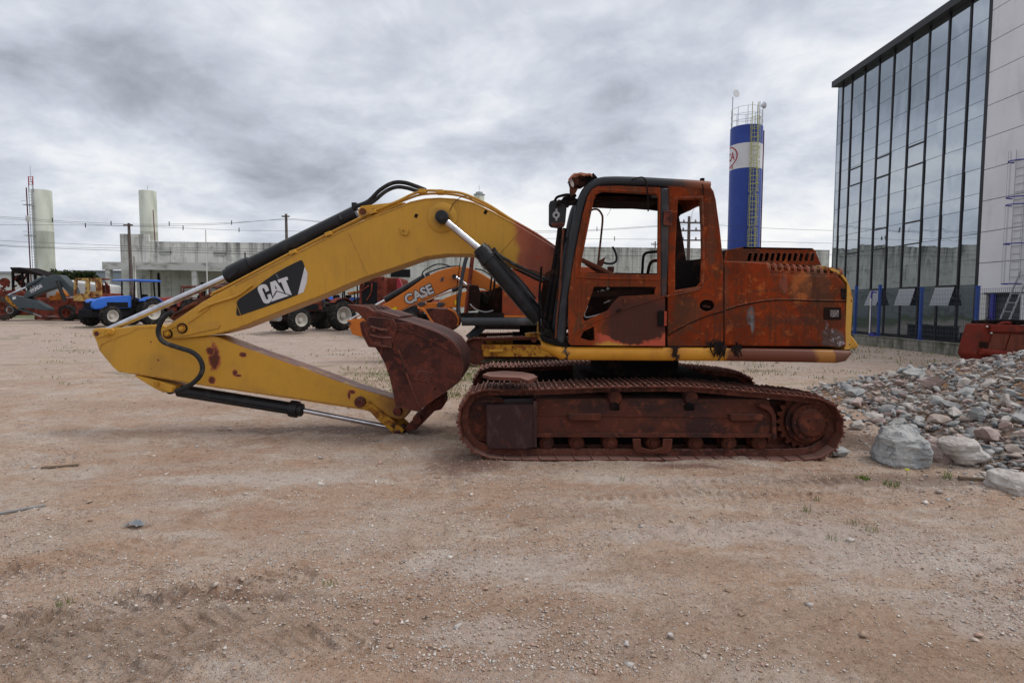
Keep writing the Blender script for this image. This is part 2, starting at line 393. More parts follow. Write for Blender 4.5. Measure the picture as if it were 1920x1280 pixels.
def door_post(t, v, col):
    pos = t.new('ShaderNodeNewGeometry').outputs['Position']; x, y, z = t.sep(pos); D = 6.80
    n = t.noise(pos, 5, 6, 0.6, 0.4); n2 = t.noise(pos, 17, 5, 0.65, 0.3)
    w = t.math('ADD', t.math('MULTIPLY_ADD', n, 0.30, -0.15), t.math('MULTIPLY_ADD', n2, 0.07, -0.035))
    zz = t.math('ADD', z, w)
    # dark smoke-stained middle, then red lead and yellow paint surviving at the foot, in two arches
    cx1 = wx(1185, D); r1 = t.math('ABSOLUTE', t.math('SUBTRACT', x, cx1))
    arch = t.math('SUBTRACT', zz, t.math('MULTIPLY', t.math('MULTIPLY', r1, r1), 0.9))
    zone = t.math('MULTIPLY', t.mapr(x, wx(1098, D), wx(1118, D)), t.mapr(z, wz(560, D), wz(590, D)))
    f1 = t.noise(pos, 5.5, 10, 0.74, 0.9); col = t.mix(t.math('MULTIPLY', t.mapr(f1, 0.54, 0.57), 0.6), col, (0.085, 0.034, 0.018))
    f2 = t.noise(pos, 13, 9, 0.76, 0.5); col = t.mix(t.math('MULTIPLY', t.mapr(f2, 0.60, 0.63), 0.6), col, (0.36, 0.11, 0.035))
    st = t.noise(t.mapping(pos, (9, 1, 0.5)), 3.5, 7, 0.65, 0.25); col = t.mix(t.math('MULTIPLY', t.mapr(st, 0.52, 0.66), 0.55), col, (0.05, 0.024, 0.015))
    dk = t.math('MULTIPLY', t.mapr(arch, wz(648, D), wz(640, D)), t.mapr(x, wx(1125, D), wx(1150, D)))
    dk = t.math('MULTIPLY', dk, t.mapr(z, wz(540, D), wz(575, D)))
    col = t.mix(t.math('MULTIPLY', dk, 0.9), col, (0.06, 0.028, 0.024))
    foot = t.math('MULTIPLY', t.mapr(arch, wz(640, D), wz(647, D)), t.mapr(x, wx(1108, D), wx(1132, D)))
    foot = t.math('MULTIPLY', foot, t.mapr(z, wz(606, D), wz(616, D)))
    col = t.mix(foot, col, (0.42, 0.085, 0.05))
    ft2 = t.math('MULTIPLY', foot, t.mapr(t.math('ADD', z, t.math('MULTIPLY', w, 0.6)), wz(640, D), wz(648, D)))
    ft2 = t.math('MULTIPLY', ft2, t.mapr(x, wx(1215, D), wx(1160, D)))
    col = t.mix(ft2, col, (0.48, 0.25, 0.05))
    return col
M['door'] = mottled('burnt_door_panel', (0.23, 0.042, 0.012), [((0.14, 0.034, 0.015), 2.2, 0.4, 0.65), ((0.09, 0.045, 0.025), 5, 0.55, 0.7, 7, .6, (1.5, 1, .5)), ((0.30, 0.10, 0.035), 9, 0.62, 0.72)], 0.6, 0.72, bump=0.10, bscale=40, post=door_post)

def roof_post(t, v, col):
    x, y, z = GP(t); n = t.noise(v, 4, 5, 0.6, 0.4)
    xx = t.math('ADD', x, t.math('MULTIPLY_ADD', n, 0.6, -0.3))
    return t.mix(t.mapr(xx, wx(1235, 6.8), wx(1320, 6.8)), col, (0.19, 0.055, 0.022))
M['pillar'] = mottled('scorched_black_tube', (0.018, 0.019, 0.023), [((0.05, 0.045, 0.045), 3, 0.55, 0.7)], 0.38, 0.55, bump=0.05, post=roof_post)
def rail_post(t, v, col):
    x, y, z = GP(t); D = 6.75; n = t.noise(v, 6, 6, 0.65, 0.5); n2 = t.noise(v, 25, 4, 0.6, 0.2)
    w = t.math('MULTIPLY_ADD', n, 0.24, -0.12); xx = t.math('ADD', x, w)
    col = t.mix(t.mapr(n2, 0.66, 0.70), col, (0.14, 0.06, 0.02))
    for a in (1062, 1268, 1352):
        k = t.mapr(t.math('ABSOLUTE', t.math('SUBTRACT', xx, wx(a, D))), 0.035, 0.012)
        col = t.mix(k, col, (0.045, 0.028, 0.018))
    col = t.mix(t.mapr(xx, wx(1362, D), wx(1372, D)), col, (0.13, 0.038, 0.020))
    col = t.mix(t.math('MULTIPLY', t.mapr(xx, wx(1525, D), wx(1540, D)), t.mapr(xx, wx(1574, D), wx(1566, D))), col, (0.33, 0.14, 0.03))
    col = t.mix(t.mapr(x, wx(1571, D), wx(1574, D)), col, (0.14, 0.055, 0.035))
    return col
M['rail'] = mottled('side_rail_paint', (0.52, 0.235, 0.02), [((0.44, 0.18, 0.02), 3, 0.45, 0.7)], 0.35, 0.5, bump=0.06, post=rail_post)
M['cw'] = mottled('counterweight_paint', (0.52, 0.28, 0.05), [((0.36, 0.10, 0.03), 5, 0.6, 0.68), ((0.10, 0.04, 0.02), 16, 0.62, 0.68)], 0.5, bump=0.08)

TR = (0.13, 0.05, 0.036)
M['track'] = mottled('rusted_track_steel', TR, [((0.055, 0.026, 0.022), 3, 0.45, 0.65), ((0.19, 0.075, 0.055), 8, 0.5, 0.7), ((0.24, 0.15, 0.12), 22, 0.64, 0.74)], 0.72, bump=0.25, bscale=50, post=lambda t, v, c: dust(t, t.mix(t.math('MULTIPLY', t.mapr(t.noise(v, 9, 9, .76, .5), .56, .6), .7), c, (0.22, 0.065, 0.04)), 0.62, (0.36, 0.21, 0.17)))
M['frame'] = mottled('rusted_frame_steel', (0.095, 0.032, 0.022), [((0.045, 0.024, 0.022), 2.2, 0.45, 0.62, 6, .5), ((0.16, 0.05, 0.03), 5, 0.55, 0.7), ((0.20, 0.12, 0.10), 30, 0.68, 0.74)], 0.7, bump=0.18, bscale=40, post=lambda t, v, c: dust(t, t.mix(t.math('MULTIPLY', t.mapr(t.noise(v, 5, 9, .74, .7), .55, .59), .6), c, (0.18, 0.055, 0.032)), 0.4, (0.24, 0.13, 0.10)))
M['guard'] = mottled('dark_guard_steel', (0.052, 0.028, 0.028), [((0.085, 0.05, 0.048), 4, 0.5, 0.7, 7, .4, (2.5, 1, 1)), ((0.09, 0.035, 0.026), 6, 0.6, 0.7)], 0.6, bump=0.2, bscale=40)
M['bucket'] = mottled('rusted_bucket_steel', (0.105, 0.035, 0.026), [((0.045, 0.020, 0.018), 2.6, 0.42, 0.62, 6, .5), ((0.15, 0.042, 0.028), 5.5, 0.52, 0.68), ((0.20, 0.09, 0.07), 24, 0.66, 0.74), ((0.03, 0.02, 0.02), 9, 0.62, 0.72)], 0.62, bump=0.22, bscale=38, post=lambda t, v, c: dust(t, t.mix(t.math('MULTIPLY', t.mapr(t.noise(t.mapping(v, (4, 1, 1), (3, 1, 2)), 5, 9, .74, .5), .56, .62), .5), t.mix(t.math('MULTIPLY', t.mapr(t.noise(v, 7, 9, .76, .7), .55, .59), .6), c, (0.17, 0.045, 0.028)), (0.05, 0.03, 0.028)), 0.45, (0.24, 0.15, 0.13)))
_b = M['bucket']; _t = NT(_b.node_tree); _p = _t.n['Principled BSDF']; _s = _p.inputs['Base Color'].links[0].from_socket; _t.put(_p.inputs['Base Color'], _t.mix(_t.math('MULTIPLY', edge_mask(_t, .02), .6), _s, (0.27, 0.14, 0.11)))
M['black'] = mottled('black_enamel', (0.012, 0.0125, 0.015), [((0.03, 0.028, 0.03), 5, 0.5, 0.7), ((0.08, 0.06, 0.05), 22, 0.68, 0.76)], 0.36, 0.55, bump=0.05)
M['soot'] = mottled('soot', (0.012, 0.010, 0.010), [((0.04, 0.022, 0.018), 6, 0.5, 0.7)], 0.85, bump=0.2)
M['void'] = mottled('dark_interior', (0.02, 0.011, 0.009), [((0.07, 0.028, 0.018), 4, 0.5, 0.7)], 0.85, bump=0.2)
M['ash'] = mottled('pale_ash', (0.28, 0.33, 0.31), [((0.14, 0.12, 0.11), 9, 0.5, 0.62)], 0.8, bump=0.2)
M['chrome'] = mottled('chrome_rod', (0.62, 0.63, 0.68), [((0.40, 0.39, 0.40), 4, 0.45, 0.7, 5, .1, (1, 1, 1)), ((0.28, 0.22, 0.18), 25, 0.68, 0.74)], 0.16, 0.34, metal=1.0)
M['steel'] = mottled('grey_steel', (0.30, 0.30, 0.30), [((0.16, 0.14, 0.13), 7, 0.5, 0.7)], 0.45, metal=0.6)
M['rubber'] = mottled('black_rubber_hose', (0.03, 0.03, 0.031), [((0.07, 0.065, 0.06), 8, 0.5, 0.7)], 0.6, bump=0.1)
M['rustpipe'] = mottled('rusty_pipe', (0.13, 0.045, 0.026), [((0.05, 0.025, 0.02), 5, 0.45, 0.65)], 0.7, bump=0.1)
M['decal_black'] = mottled('decal_black', (0.012, 0.013, 0.016), [((0.16, 0.16, 0.17), 7, 0.715, 0.74, 2, 1.8)], 0.35, 0.5)
M['decal_white'] = mottled('decal_white', (0.60, 0.59, 0.61), [((0.5, 0.49, 0.5), 6, 0.5, 0.7)], 0.5)
M['peach'] = mottled('scorched_plastic', (0.45, 0.21, 0.14), [((0.2, 0.07, 0.04), 12, 0.5, 0.65)], 0.8, bump=0.4)
M['lens'] = mottled('lamp_lens', (0.42, 0.36, 0.34), [((0.2, 0.15, 0.14), 20, 0.5, 0.7)], 0.25)
# ================================================================ GROUND
def sstep(a, b, x): t = np.clip((x - a) / (b - a), 0, 1); return t * t * (3 - 2 * t)
_rng = np.random.RandomState(3)
_perm = _rng.rand(256, 256)
def vnoise(x, y):
    xi = np.floor(x).astype(int); yi = np.floor(y).astype(int); fx = x - xi; fy = y - yi
    fx = fx * fx * (3 - 2 * fx); fy = fy * fy * (3 - 2 * fy)
    g = lambda a, b: _perm[a & 255, b & 255]
    return (g(xi, yi) * (1 - fx) + g(xi + 1, yi) * fx) * (1 - fy) + (g(xi, yi + 1) * (1 - fx) + g(xi + 1, yi + 1) * fx) * fy
def fbm(x, y, o=5, g=0.5):
    s = 0; a = 1; t = 0; c, d = math.cos(.6), math.sin(.6)
    for i in range(o):
        s = s + a * vnoise(x + i * 17.3, y + i * 9.1); t += a; a *= g; x, y = (x * c - y * d) * 2.03, (x * d + y * c) * 2.03
    return s / t
def gbase(x, y):
    return 0.50 * sstep(19, 36, y) * (1 - sstep(2, 10, x))
def seg_dist(x, y, ax, ay, bx, by):
    vx, vy = bx - ax, by - ay; L = math.hypot(vx, vy); t = ((x - ax) * vx + (y - ay) * vy) / (L * L)
    tc = np.clip(t, 0, 1); return np.hypot(x - ax - tc * vx, y - ay - tc * vy), ((x - ax) * vx + (y - ay) * vy) / L, ((x - ax) * -vy + (y - ay) * vx) / L
def gz(x, y):
    x = np.asarray(x, float); y = np.asarray(y, float)
    z = gbase(x, y)
    fade = 1 / (1 + (np.maximum(y, 0) / 40) ** 2)
    z = z + (fbm(x * .35 + 40, y * .5 + 9, 3) - .5) * 0.05 * fade
    # traffic-worn streaks running across the yard
    z = z + (fbm(x * 1.3 + 5 + y * .35, y * 2.6 - x * .55 + 3, 5) - .5) * 0.030 * fade
    f = fbm(x * 5 + 11, y * 6.5 + 31, 4, .6)
    patch = sstep(.50, .62, fbm(x * .7 + 60, y * .9 + 12, 4))
    z = z + (f - .5) * (0.016 + .04 * patch) * fade + (fbm(x * 16, y * 19, 4, .65) - .5) * .022 * fade
    # lugged tyre prints, bottom left
    for (ax, ay, bx, by, w, dp) in ((-2.9, 3.15, -1.5, 3.75, .22, .032), (-2.6, 2.55, -.9, 3.0, .2, .026), (-4.2, 3.5, -2.7, 4.3, .2, .034), (-3.2, 2.75, -1.6, 3.25, .2, .030)):
        d, al, ac = seg_dist(x, y, ax, ay, bx, by)
        m = 1 - sstep(w * .8, w, d); lug = (np.sin((al + np.abs(ac) * .9) * 2 * math.pi / .13) > .1)
        z = z - m * dp * (.35 + .65 * lug) * (.4 + 1.2 * vnoise(x * 6, y * 6)) + np.exp(-((d - w * 1.15) / .05) ** 2) * .028 * fbm(x * 9, y * 9, 3)
    # crawler prints in front of the tracks
    d, al, ac = seg_dist(x, y, 0.6, 5.55, 3.4, 5.7)
    m = 1 - sstep(.25, .32, d); z = z + m * .022 * (np.sin(al * 2 * math.pi / .105) > .2) * sstep(.35, .6, fbm(x * 2.2, y * 3, 3))
    # clods pushed up in the foreground
    for px, py, rx, ry, h in ((40, 1078, .32, .10, .05), (400, 1112, .5, .10, .045), (100, 1160, .25, .1, .045), (560, 1190, .25, .08, .03), (350, 1250, .4, .06, .03),
                              (130, 865, .4, .12, .05), (1340, 1000, .7, .07, .03), (760, 855, .12, .06, .05), (840, 910, .35, .1, .02)):
        c = G(px, py); q = ((x - c.x) / rx) ** 2 + ((y - c.y) / ry) ** 2
        z = z + np.exp(-q) * h * (fbm(x * 14, y * 14, 3) ** 2) * 4.0
    # soil pressed up along the crawlers
    for Yt in (6.60, 8.98):
        m = sstep(-.75, -.45, x) * (1 - sstep(3.55, 3.85, x)); z = z + m * np.exp(-((y - Yt) / .09) ** 2) * .016 * fbm(x * 7, y * 9, 3) * 1.3
    c = G(748, 812); z = z + .05 * np.exp(-((x - c.x) / .22) ** 2 - ((y - 7.8) / .2) ** 2) * (.4 + fbm(x * 10, y * 10, 3))
    # wheel ruts sweeping across the yard
    for (ax, ay, bx, by, w, dp) in ((-9, 9.2, 2.5, 4.3, .16, .020), (-8, 11.4, 3.2, 5.9, .16, .014), (-6, 5.0, 1.2, 2.6, .15, .018), (1.0, 3.0, 6.0, 5.2, .15, .014)):
        d, al, ac = seg_dist(x, y, ax, ay, bx, by); z = z - (1 - sstep(w * .5, w, d)) * dp * (.4 + vnoise(x * 2, y * 2)) + np.exp(-((d - w * 1.2) / .06) ** 2) * dp * .9 * fbm(x * 6, y * 6, 3)
    return z
rows = [-400, -120, -40, -15, -5, -1, 0.8, 1.6, 2.1]
y = 2.4
while y < 70: rows.append(y); y += max(0.0085, y * y * 0.00042 + .004)
rows += [75, 82, 92, 105, 125, 160, 220, 320, 500, 900, 1800, 4500]
rows = np.array(rows); NC = 760
u = np.linspace(-1, 1, NC)
W = np.where(rows < 2.2, 16 + 1.6 * np.abs(rows), 1.02 * rows + 1.3)
W = np.where(rows > 70, 1.6 * rows, W)
XX = u[None, :] * W[:, None]; YY = np.repeat(rows[:, None], NC, 1)
ZZ = gz(XX, YY)
nv = XX.size
me = bpy.data.meshes.new('ground'); me.vertices.add(nv)
me.vertices.foreach_set('co', np.stack([XX, YY, ZZ], -1).astype(np.float32).ravel())
r, c = len(rows), NC
ii = (np.arange(r - 1)[:, None] * c + np.arange(c - 1)[None, :]).ravel()
q = np.stack([ii, ii + 1, ii + c + 1, ii + c], -1)
me.loops.add(q.size); me.polygons.add(len(q))
me.loops.foreach_set('vertex_index', q.ravel().astype(np.int32))
me.polygons.foreach_set('loop_start', (np.arange(len(q)) * 4).astype(np.int32))
me.polygons.foreach_set('use_smooth', np.ones(len(q), bool))
me.update(); me.validate()
ground = bpy.data.objects.new('ground', me); COL.objects.link(ground); ground['kind'] = 'structure'

m, t, b = mk('packed_earth_and_gravel')
v = t.new('ShaderNodeNewGeometry').outputs['Position']
dcam = t.vmath('LENGTH', v)
soil = t.mix(t.mapr(t.noise(v, 0.5, 6, 0.6, 0.4), .35, .65), (0.45, 0.315, 0.225), (0.39, 0.255, 0.18))
soil = t.mix(t.mapr(t.noise(t.mapping(v, (.7, 1.3, 1), (2, 8, 0), (0, 0, R(-14))), 1.3, 8, 0.68, 0.5), .47, .66), soil, (0.52, 0.43, 0.36))
soil = t.mix(t.math('MULTIPLY', t.mapr(t.noise(v, 1.7, 8, 0.70, 0.8), .53, .66), .55), soil, (0.25, 0.155, 0.105))
# gravel cover: pale chips, dense in patches
gp = t.mapr(t.noise(t.mapping(v, (.6, 1.2, 1), (9, 3, 0), (0, 0, R(-12))), 1.5, 8, 0.66, 0.6), .40, .60)
vc = t.new('ShaderNodeTexVoronoi', feature='F1'); t.put(vc.inputs['Vector'], v); vc.inputs['Scale'].default_value = 78
chip = t.mapr(vc.outputs['Distance'], .42, .25); hs = t.sep(vc.outputs['Color'])
ck = t.math('MULTIPLY', chip, t.math('LESS_THAN', hs[0], t.math('MULTIPLY_ADD', gp, .66, .17)))
ccol = t.mix(t.mapr(hs[1], 0, 1, 0, 1, False), (0.30, 0.22, 0.18), (0.78, 0.74, 0.70))
vc2 = t.new('ShaderNodeTexVoronoi', feature='F1'); t.put(vc2.inputs['Vector'], v); vc2.inputs['Scale'].default_value = 34
h2 = t.sep(vc2.outputs['Color'])
ck2 = t.math('MULTIPLY', t.mapr(vc2.outputs['Distance'], .34, .22), t.math('LESS_THAN', h2[0], t.math('MULTIPLY_ADD', gp, .32, .05)))
c2 = t.mix(t.mapr(h2[2], 0, 1, 0, 1, False), (0.26, 0.18, 0.15), (0.74, 0.70, 0.66))
col = t.mix(t.math('MULTIPLY', gp, .35), soil, (0.52, 0.435, 0.375))
vc3 = t.new('ShaderNodeTexVoronoi', feature='F1'); t.put(vc3.inputs['Vector'], v); vc3.inputs['Scale'].default_value = 120; h3 = t.sep(vc3.outputs['Color'])
col = t.mix(t.math('MULTIPLY', t.math('LESS_THAN', h3[0], .22), t.mapr(vc3.outputs['Distance'], .45, .3)), col, (0.15, 0.09, 0.065))
col = t.mix(t.math('MULTIPLY', ck, .95), col, ccol); col = t.mix(t.math('MULTIPLY', ck2, .85), col, c2)
gr = t.noise(v, 210, 3, 0.7, 0); col = t.mix(t.mapr(gr, .60, .75), col, (0.09, 0.06, 0.05)); 
x, y_, z = t.sep(v)
# greyer, pinker hardcore further away, with rust-red and dark brown patches near the machine
col = t.mix(t.math('MULTIPLY', t.mapr(y_, 9, 22), .55), col, t.mix(t.noise(v, 9, 6, .7, .4), (0.36, 0.27, 0.225), (0.56, 0.475, 0.42)))
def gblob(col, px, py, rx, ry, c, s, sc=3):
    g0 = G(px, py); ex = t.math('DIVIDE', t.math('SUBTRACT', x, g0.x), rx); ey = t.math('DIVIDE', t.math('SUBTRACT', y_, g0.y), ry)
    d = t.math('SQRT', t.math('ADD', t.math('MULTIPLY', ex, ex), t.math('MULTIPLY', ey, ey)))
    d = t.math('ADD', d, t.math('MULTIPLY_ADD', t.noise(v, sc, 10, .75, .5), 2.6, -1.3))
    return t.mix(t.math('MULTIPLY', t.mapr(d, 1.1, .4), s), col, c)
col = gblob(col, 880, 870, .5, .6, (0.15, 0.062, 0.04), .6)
col = gblob(col, 640, 805, 2.2, .35, (0.15, 0.095, 0.075), .7)  # long dark brown streak on the ground below the arm
col = gblob(col, 1620, 830, .5, 1.2, (0.13, 0.085, 0.065), .8)
col = gblob(col, 1290, 875, .5, .12, (0.12, 0.035, 0.025), .6)
col = gblob(col, 150, 1200, 1.2, .45, (0.22, 0.145, 0.10), .5)
col = gblob(col, 420, 1120, .7, .08, (0.16, 0.095, 0.07), .5)
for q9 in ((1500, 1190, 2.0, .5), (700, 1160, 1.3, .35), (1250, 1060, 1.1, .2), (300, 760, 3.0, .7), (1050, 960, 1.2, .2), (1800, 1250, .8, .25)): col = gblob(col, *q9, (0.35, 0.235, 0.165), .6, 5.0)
for q9 in ((950, 1060, .8, .3), (1400, 1000, 1.6, .3), (1700, 1050, 1.2, .4), (500, 900, 1.5, .3), (1250, 900, 1.2, .2), (1850, 1150, .6, .3), (900, 1190, .4, .2)): col = gblob(col, *q9, (0.54, 0.475, 0.43), .5, 6.0)
col = gblob(col, 1750, 900, 2.2, .25, (0.17, 0.12, 0.095), .6)
# sparse green at the far side of the yard
gn = t.math('MULTIPLY', t.mapr(t.noise(t.mapping(v, (.4, 1, 1)), .9, 7, .68, .5), .53, .66), t.mapr(y_, 11, 15))
gn = t.math('MULTIPLY', gn, t.mapr(y_, 60, 40))
col = t.mix(t.math('MULTIPLY', gn, .55), col, (0.13, 0.135, 0.06))
gfar = t.mapr(y_, 43, 50); col = t.mix(t.math('MULTIPLY', gfar, .9), col, (0.10, 0.13, 0.05))
grit = t.noise(v, 38, 9, .80, .1); col = t.mix(t.math('MULTIPLY', t.mapr(grit, .50, .36), .50), col, t.mix(1.0, col, (.50, .44, .40), 'MULTIPLY'))  # grit tones, with the fine shade between grains put into the colour
col = t.mix(t.math('MULTIPLY', t.mapr(grit, .54, .68), .42), col, (.66, .58, .52))
md = t.noise(t.mapping(v, (1, 1.5, 1)), 7, 8, .72, .5); col = t.mix(t.math('MULTIPLY', t.mapr(md, .50, .40), .45), col, t.mix(1.0, col, (.68, .60, .54), 'MULTIPLY'))
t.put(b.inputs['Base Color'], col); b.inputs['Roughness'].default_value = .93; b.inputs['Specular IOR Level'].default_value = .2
hgt = t.math('ADD', t.math('MULTIPLY', t.noise(v, 28, 7, .76, .2), .020), t.math('MULTIPLY', t.math('MAXIMUM', t.math('MULTIPLY', ck, .6), ck2), .010))
hgt = t.math('ADD', hgt, t.math('MULTIPLY', t.noise(v, 150, 4, .7, 0), .003))
bn = t.new('ShaderNodeBump'); bn.inputs['Strength'].default_value = 1.0; bn.inputs['Distance'].default_value = 1.0
t.put(bn.inputs['Height'], hgt); t.l.new(bn.outputs[0], b.inputs['Normal'])
me.materials.append(m)

# ================================================================ STONES
def stone_mesh(name, seed, npt=15, sub=0, rough=0.05, sq=(1, 1, 1), bev=0.0):
    rg = random.Random(seed); bm = bmesh.new()
    for i in range(npt):
        p = Vector((rg.gauss(0, 1), rg.gauss(0, 1), rg.gauss(0, 1))).normalized() * rg.uniform(.82, 1.08)
        bm.verts.new((p.x * sq[0] * .5, p.y * sq[1] * .5, p.z * sq[2] * .5))
    r_ = bmesh.ops.convex_hull(bm, input=bm.verts)
    dead = [g_ for g_ in r_['geom_interior'] if isinstance(g_, bmesh.types.BMVert)]
    if dead: bmesh.ops.delete(bm, geom=dead, context='VERTS')
    if bev: bmesh.ops.bevel(bm, geom=list(bm.edges), offset=bev, segments=1, affect='EDGES', clamp_overlap=True)
    if sub:
        bmesh.ops.triangulate(bm, faces=bm.faces)
        bmesh.ops.subdivide_edges(bm, edges=bm.edges, cuts=sub, use_grid_fill=True)
        for _ in range(1): bmesh.ops.smooth_vert(bm, verts=bm.verts, factor=.12, use_axis_x=True, use_axis_y=True, use_axis_z=True)
        off = Vector((seed * 3.1, seed * 1.7, 0))
        for v_ in bm.verts:
            n_ = mnoise.fractal(v_.co * 5 + off, 0.8, 2.1, 5); k = mnoise.noise(v_.co * 2.2 + off)
            v_.co += v_.co.normalized() * (n_ * rough + k * rough * .9)
    bmesh.ops.recalc_face_normals(bm, faces=bm.faces)
    for f in bm.faces: f.smooth = bool(sub)
    for ed in bm.edges:
        if len(ed.link_faces) == 2 and ed.calc_face_angle(0) > .5: ed.smooth = False
    me_ = bpy.data.meshes.new(name); bm.to_mesh(me_); bm.free(); return me_
def rockmat(name, base, l2, l3, bump=.6):
    return mottled(name, base, [(l2, 3.0, .42, .62, 7, .7), (l3, 9, .55, .7, 7, .4), ((base[0] * .45, base[1] * .43, base[2] * .42), 15, .62, .72, 6, .6), ((.5, .48, .46), 30, .70, .78)], .85, bump=bump, bscale=18, spec=.2,
                   post=lambda t, v, c: dust(t, c, .35, (.44, .39, .36)))
RM = [('grey', rockmat('grey_granite', (.30, .315, .32), (.42, .43, .42), (.20, .21, .215))),
      ('pinkish', rockmat('pink_granite', (.37, .275, .25), (.46, .37, .34), (.27, .19, .175))),
      ('dark', rockmat('dark_basalt', (.15, .165, .18), (.23, .245, .25), (.10, .11, .12))),
      ('pale', rockmat('pale_limestone', (.52, .49, .46), (.42, .38, .35), (.34, .29, .25))),
      ('brownish', rockmat('brown_rock', (.33, .26, .22), (.42, .35, .30), (.24, .18, .15)))]
RMD = dict(RM)
def hedge(Y): return 4.95 + .19 * (Y - 5.6) + .12 * math.sin(Y * 2.1)
def heap_h(X, Y):
    d = X - hedge(Y); far = 12.6 - Y; near = Y - 5.2
    if d <= 0 or far <= 0 or near <= 0: return 0.0
    h = min(.31 * d ** 1.10, .38 * far, .55 * near, 1.6)
    return h * (1 + .10 * mnoise.noise(Vector((X * 1.3, Y * 1.3, 2))))
# the earth core of the heap
mb = MB(); nx, ny = 70, 70
vs = []
for j in range(ny + 1):
    for i in range(nx + 1):
        X_ = 4.6 + 9.5 * i / nx; Y_ = 5.0 + 8.0 * j / ny
        h = heap_h(X_, Y_); vs.append((X_, Y_, float(gz(X_, Y_)) - .05 + h * .97 + (.05 * mnoise.noise(Vector((X_ * 5, Y_ * 5, 0))) if h > 0 else -.05)))
mb.add(vs, [(j * (nx + 1) + i, j * (nx + 1) + i + 1, (j + 1) * (nx + 1) + i + 1, (j + 1) * (nx + 1) + i) for j in range(ny) for i in range(nx)])
heapm = mottled('heap_earth', (.30, .21, .16), [((.42, .37, .33), 7, .45, .62), ((.42, .23, .12), 1.1, .50, .62), ((.12, .08, .06), 16, .55, .68)], .95, bump=1.0, bscale=25, coord='WORLD')
mound = mb.build('mound', heapm); mound['kind'] = 'structure'
protos = [stone_mesh('rock_mesh', 100 + i, 13 + i % 5, sub=2, rough=.05, sq=((1, .8, .62), (1, .7, .8), (1, .9, .5), (.9, .8, .75))[i % 4]) for i in range(14)]
LBL = {'grey': 'broken grey granite rock lying in the rubble heap', 'pinkish': 'broken pinkish rock lying in the rubble heap', 'dark': 'broken dark bluish-grey rock lying in the rubble heap',
       'pale': 'broken pale whitish rock lying in the rubble heap', 'brownish': 'broken brown earthy rock lying in the rubble heap'}
rng = random.Random(21); placed = []; cnt = 0; tries = 0
def rock(mesh, matn, loc, s, rot, name='rock'):
    o = bpy.data.objects.new(name, mesh); COL.objects.link(o); o.location = loc; o.rotation_euler = rot; o.scale = s
    if not mesh.materials: mesh.materials.append(RMD['grey'])
    o.material_slots[0].link = 'OBJECT'; o.material_slots[0].material = RMD[matn]
    return o
while cnt < 285 and tries < 30000:
    tries += 1
    Y_ = rng.uniform(5.9, 12.2); X_ = rng.uniform(hedge(Y_) - (.9 if Y_ > 8.5 else .15), min(1.03 * Y_, hedge(Y_) + 5))
    d = X_ - hedge(Y_)
    if Y_ < 6.6 and d < .3: continue
    big_ = rng.random()
    s = rng.uniform(.15, .27) if big_ > .5 else rng.uniform(.30, .48) if big_ < .13 else rng.uniform(.24, .34)
    s *= .66 + .34 * math.exp(-max(0, d - .6) * .55)
    if d < 0: s *= .6
    if any((X_ - a) ** 2 + (Y_ - b_) ** 2 < (.36 * (s + r_)) ** 2 for a, b_, r_ in placed): continue
    placed.append((X_, Y_, s))
    k = rng.choices(['grey', 'pinkish', 'dark', 'pale', 'brownish'], [5, 2.2, 3.4, 2.2, 1.4])[0]
    z = heap_h(X_, Y_) + float(gz(X_, Y_)) + s * .14
    o = rock(protos[rng.randrange(14)], k, (X_, Y_, z), (s, s * rng.uniform(.75, 1), s * rng.uniform(.6, .95)), (rng.uniform(-.5, .5), rng.uniform(-.5, .5), rng.uniform(0, 6.3)))
    szw = 'small' if s < .17 else 'head-sized' if s < .26 else 'large'
    wh_ = 'at the near foot' if Y_ < 7.4 and d < 1.1 else 'on the left tail' if Y_ > 8.8 and d < .8 else 'low on the front slope' if d < 1.6 and Y_ < 9 else 'on the back edge' if Y_ > 10.8 else 'high on the right slope' if d > 2.4 else 'on the middle slope'
    lab = '%s %s rock %s of the rubble heap' % (szw, {'grey': 'grey granite', 'pinkish': 'pinkish granite', 'dark': 'dark bluish-grey', 'pale': 'pale whitish', 'brownish': 'brown earthy'}[k], wh_)
    tag(o, lab, 'rock', lab.replace(' rock ', ' rocks ')); cnt += 1
BO = [('boulder', 'large blue-grey boulder standing upright at the foot of the heap beside the track', 'grey', (1690, 838), 6.45, (.60, .5, .58), 5, (.1, .15, .3)),
      ('boulder', 'reddish brown boulder wedged between the blue-grey and the beige boulders', 'pinkish', (1768, 850), 6.6, (.40, .34, .34), 8, (0, 0, 1)),
      ('boulder', 'beige angular boulder leaning on the reddish one at the heap foot', 'pale', (1805, 842), 6.35, (.52, .40, .38), 9, (.1, .35, .2)),
      ('boulder', 'big whitish rounded boulder in front of the heap, cut by the right edge', 'pale', (1905, 905), 5.55, (.56, .42, .32), 12, (0, 0.1, 0.1)),
      ('boulder', 'grey stone at the right edge nearest the camera, below the whitish boulder', 'grey', (1925, 972), 5.0, (.28, .26, .18), 14, (0, 0, .4)),
      ('boulder', 'flat reddish boulder lying on the upper left part of the heap', 'pinkish', (1748, 716), 9.8, (.55, .42, .26), 17, (0, .1, .2)),
      ('rock', 'flat whitish rock at the left tip of the heap near the sprocket', 'pale', (1638, 775), 9.0, (.42, .28, .16), 19, (.1, .1, .1)),
      ('rock', 'pale tan rock lying just behind the sprocket end of the track', 'pale', (1608, 792), 8.4, (.26, .2, .16), 23, (.1, 0, .5)),
      ('rock', 'grey crumpled rock wedged under the sprocket end of the track', 'grey', (1575, 846), 6.95, (.30, .2, .14), 25, (.1, 0, .5))]
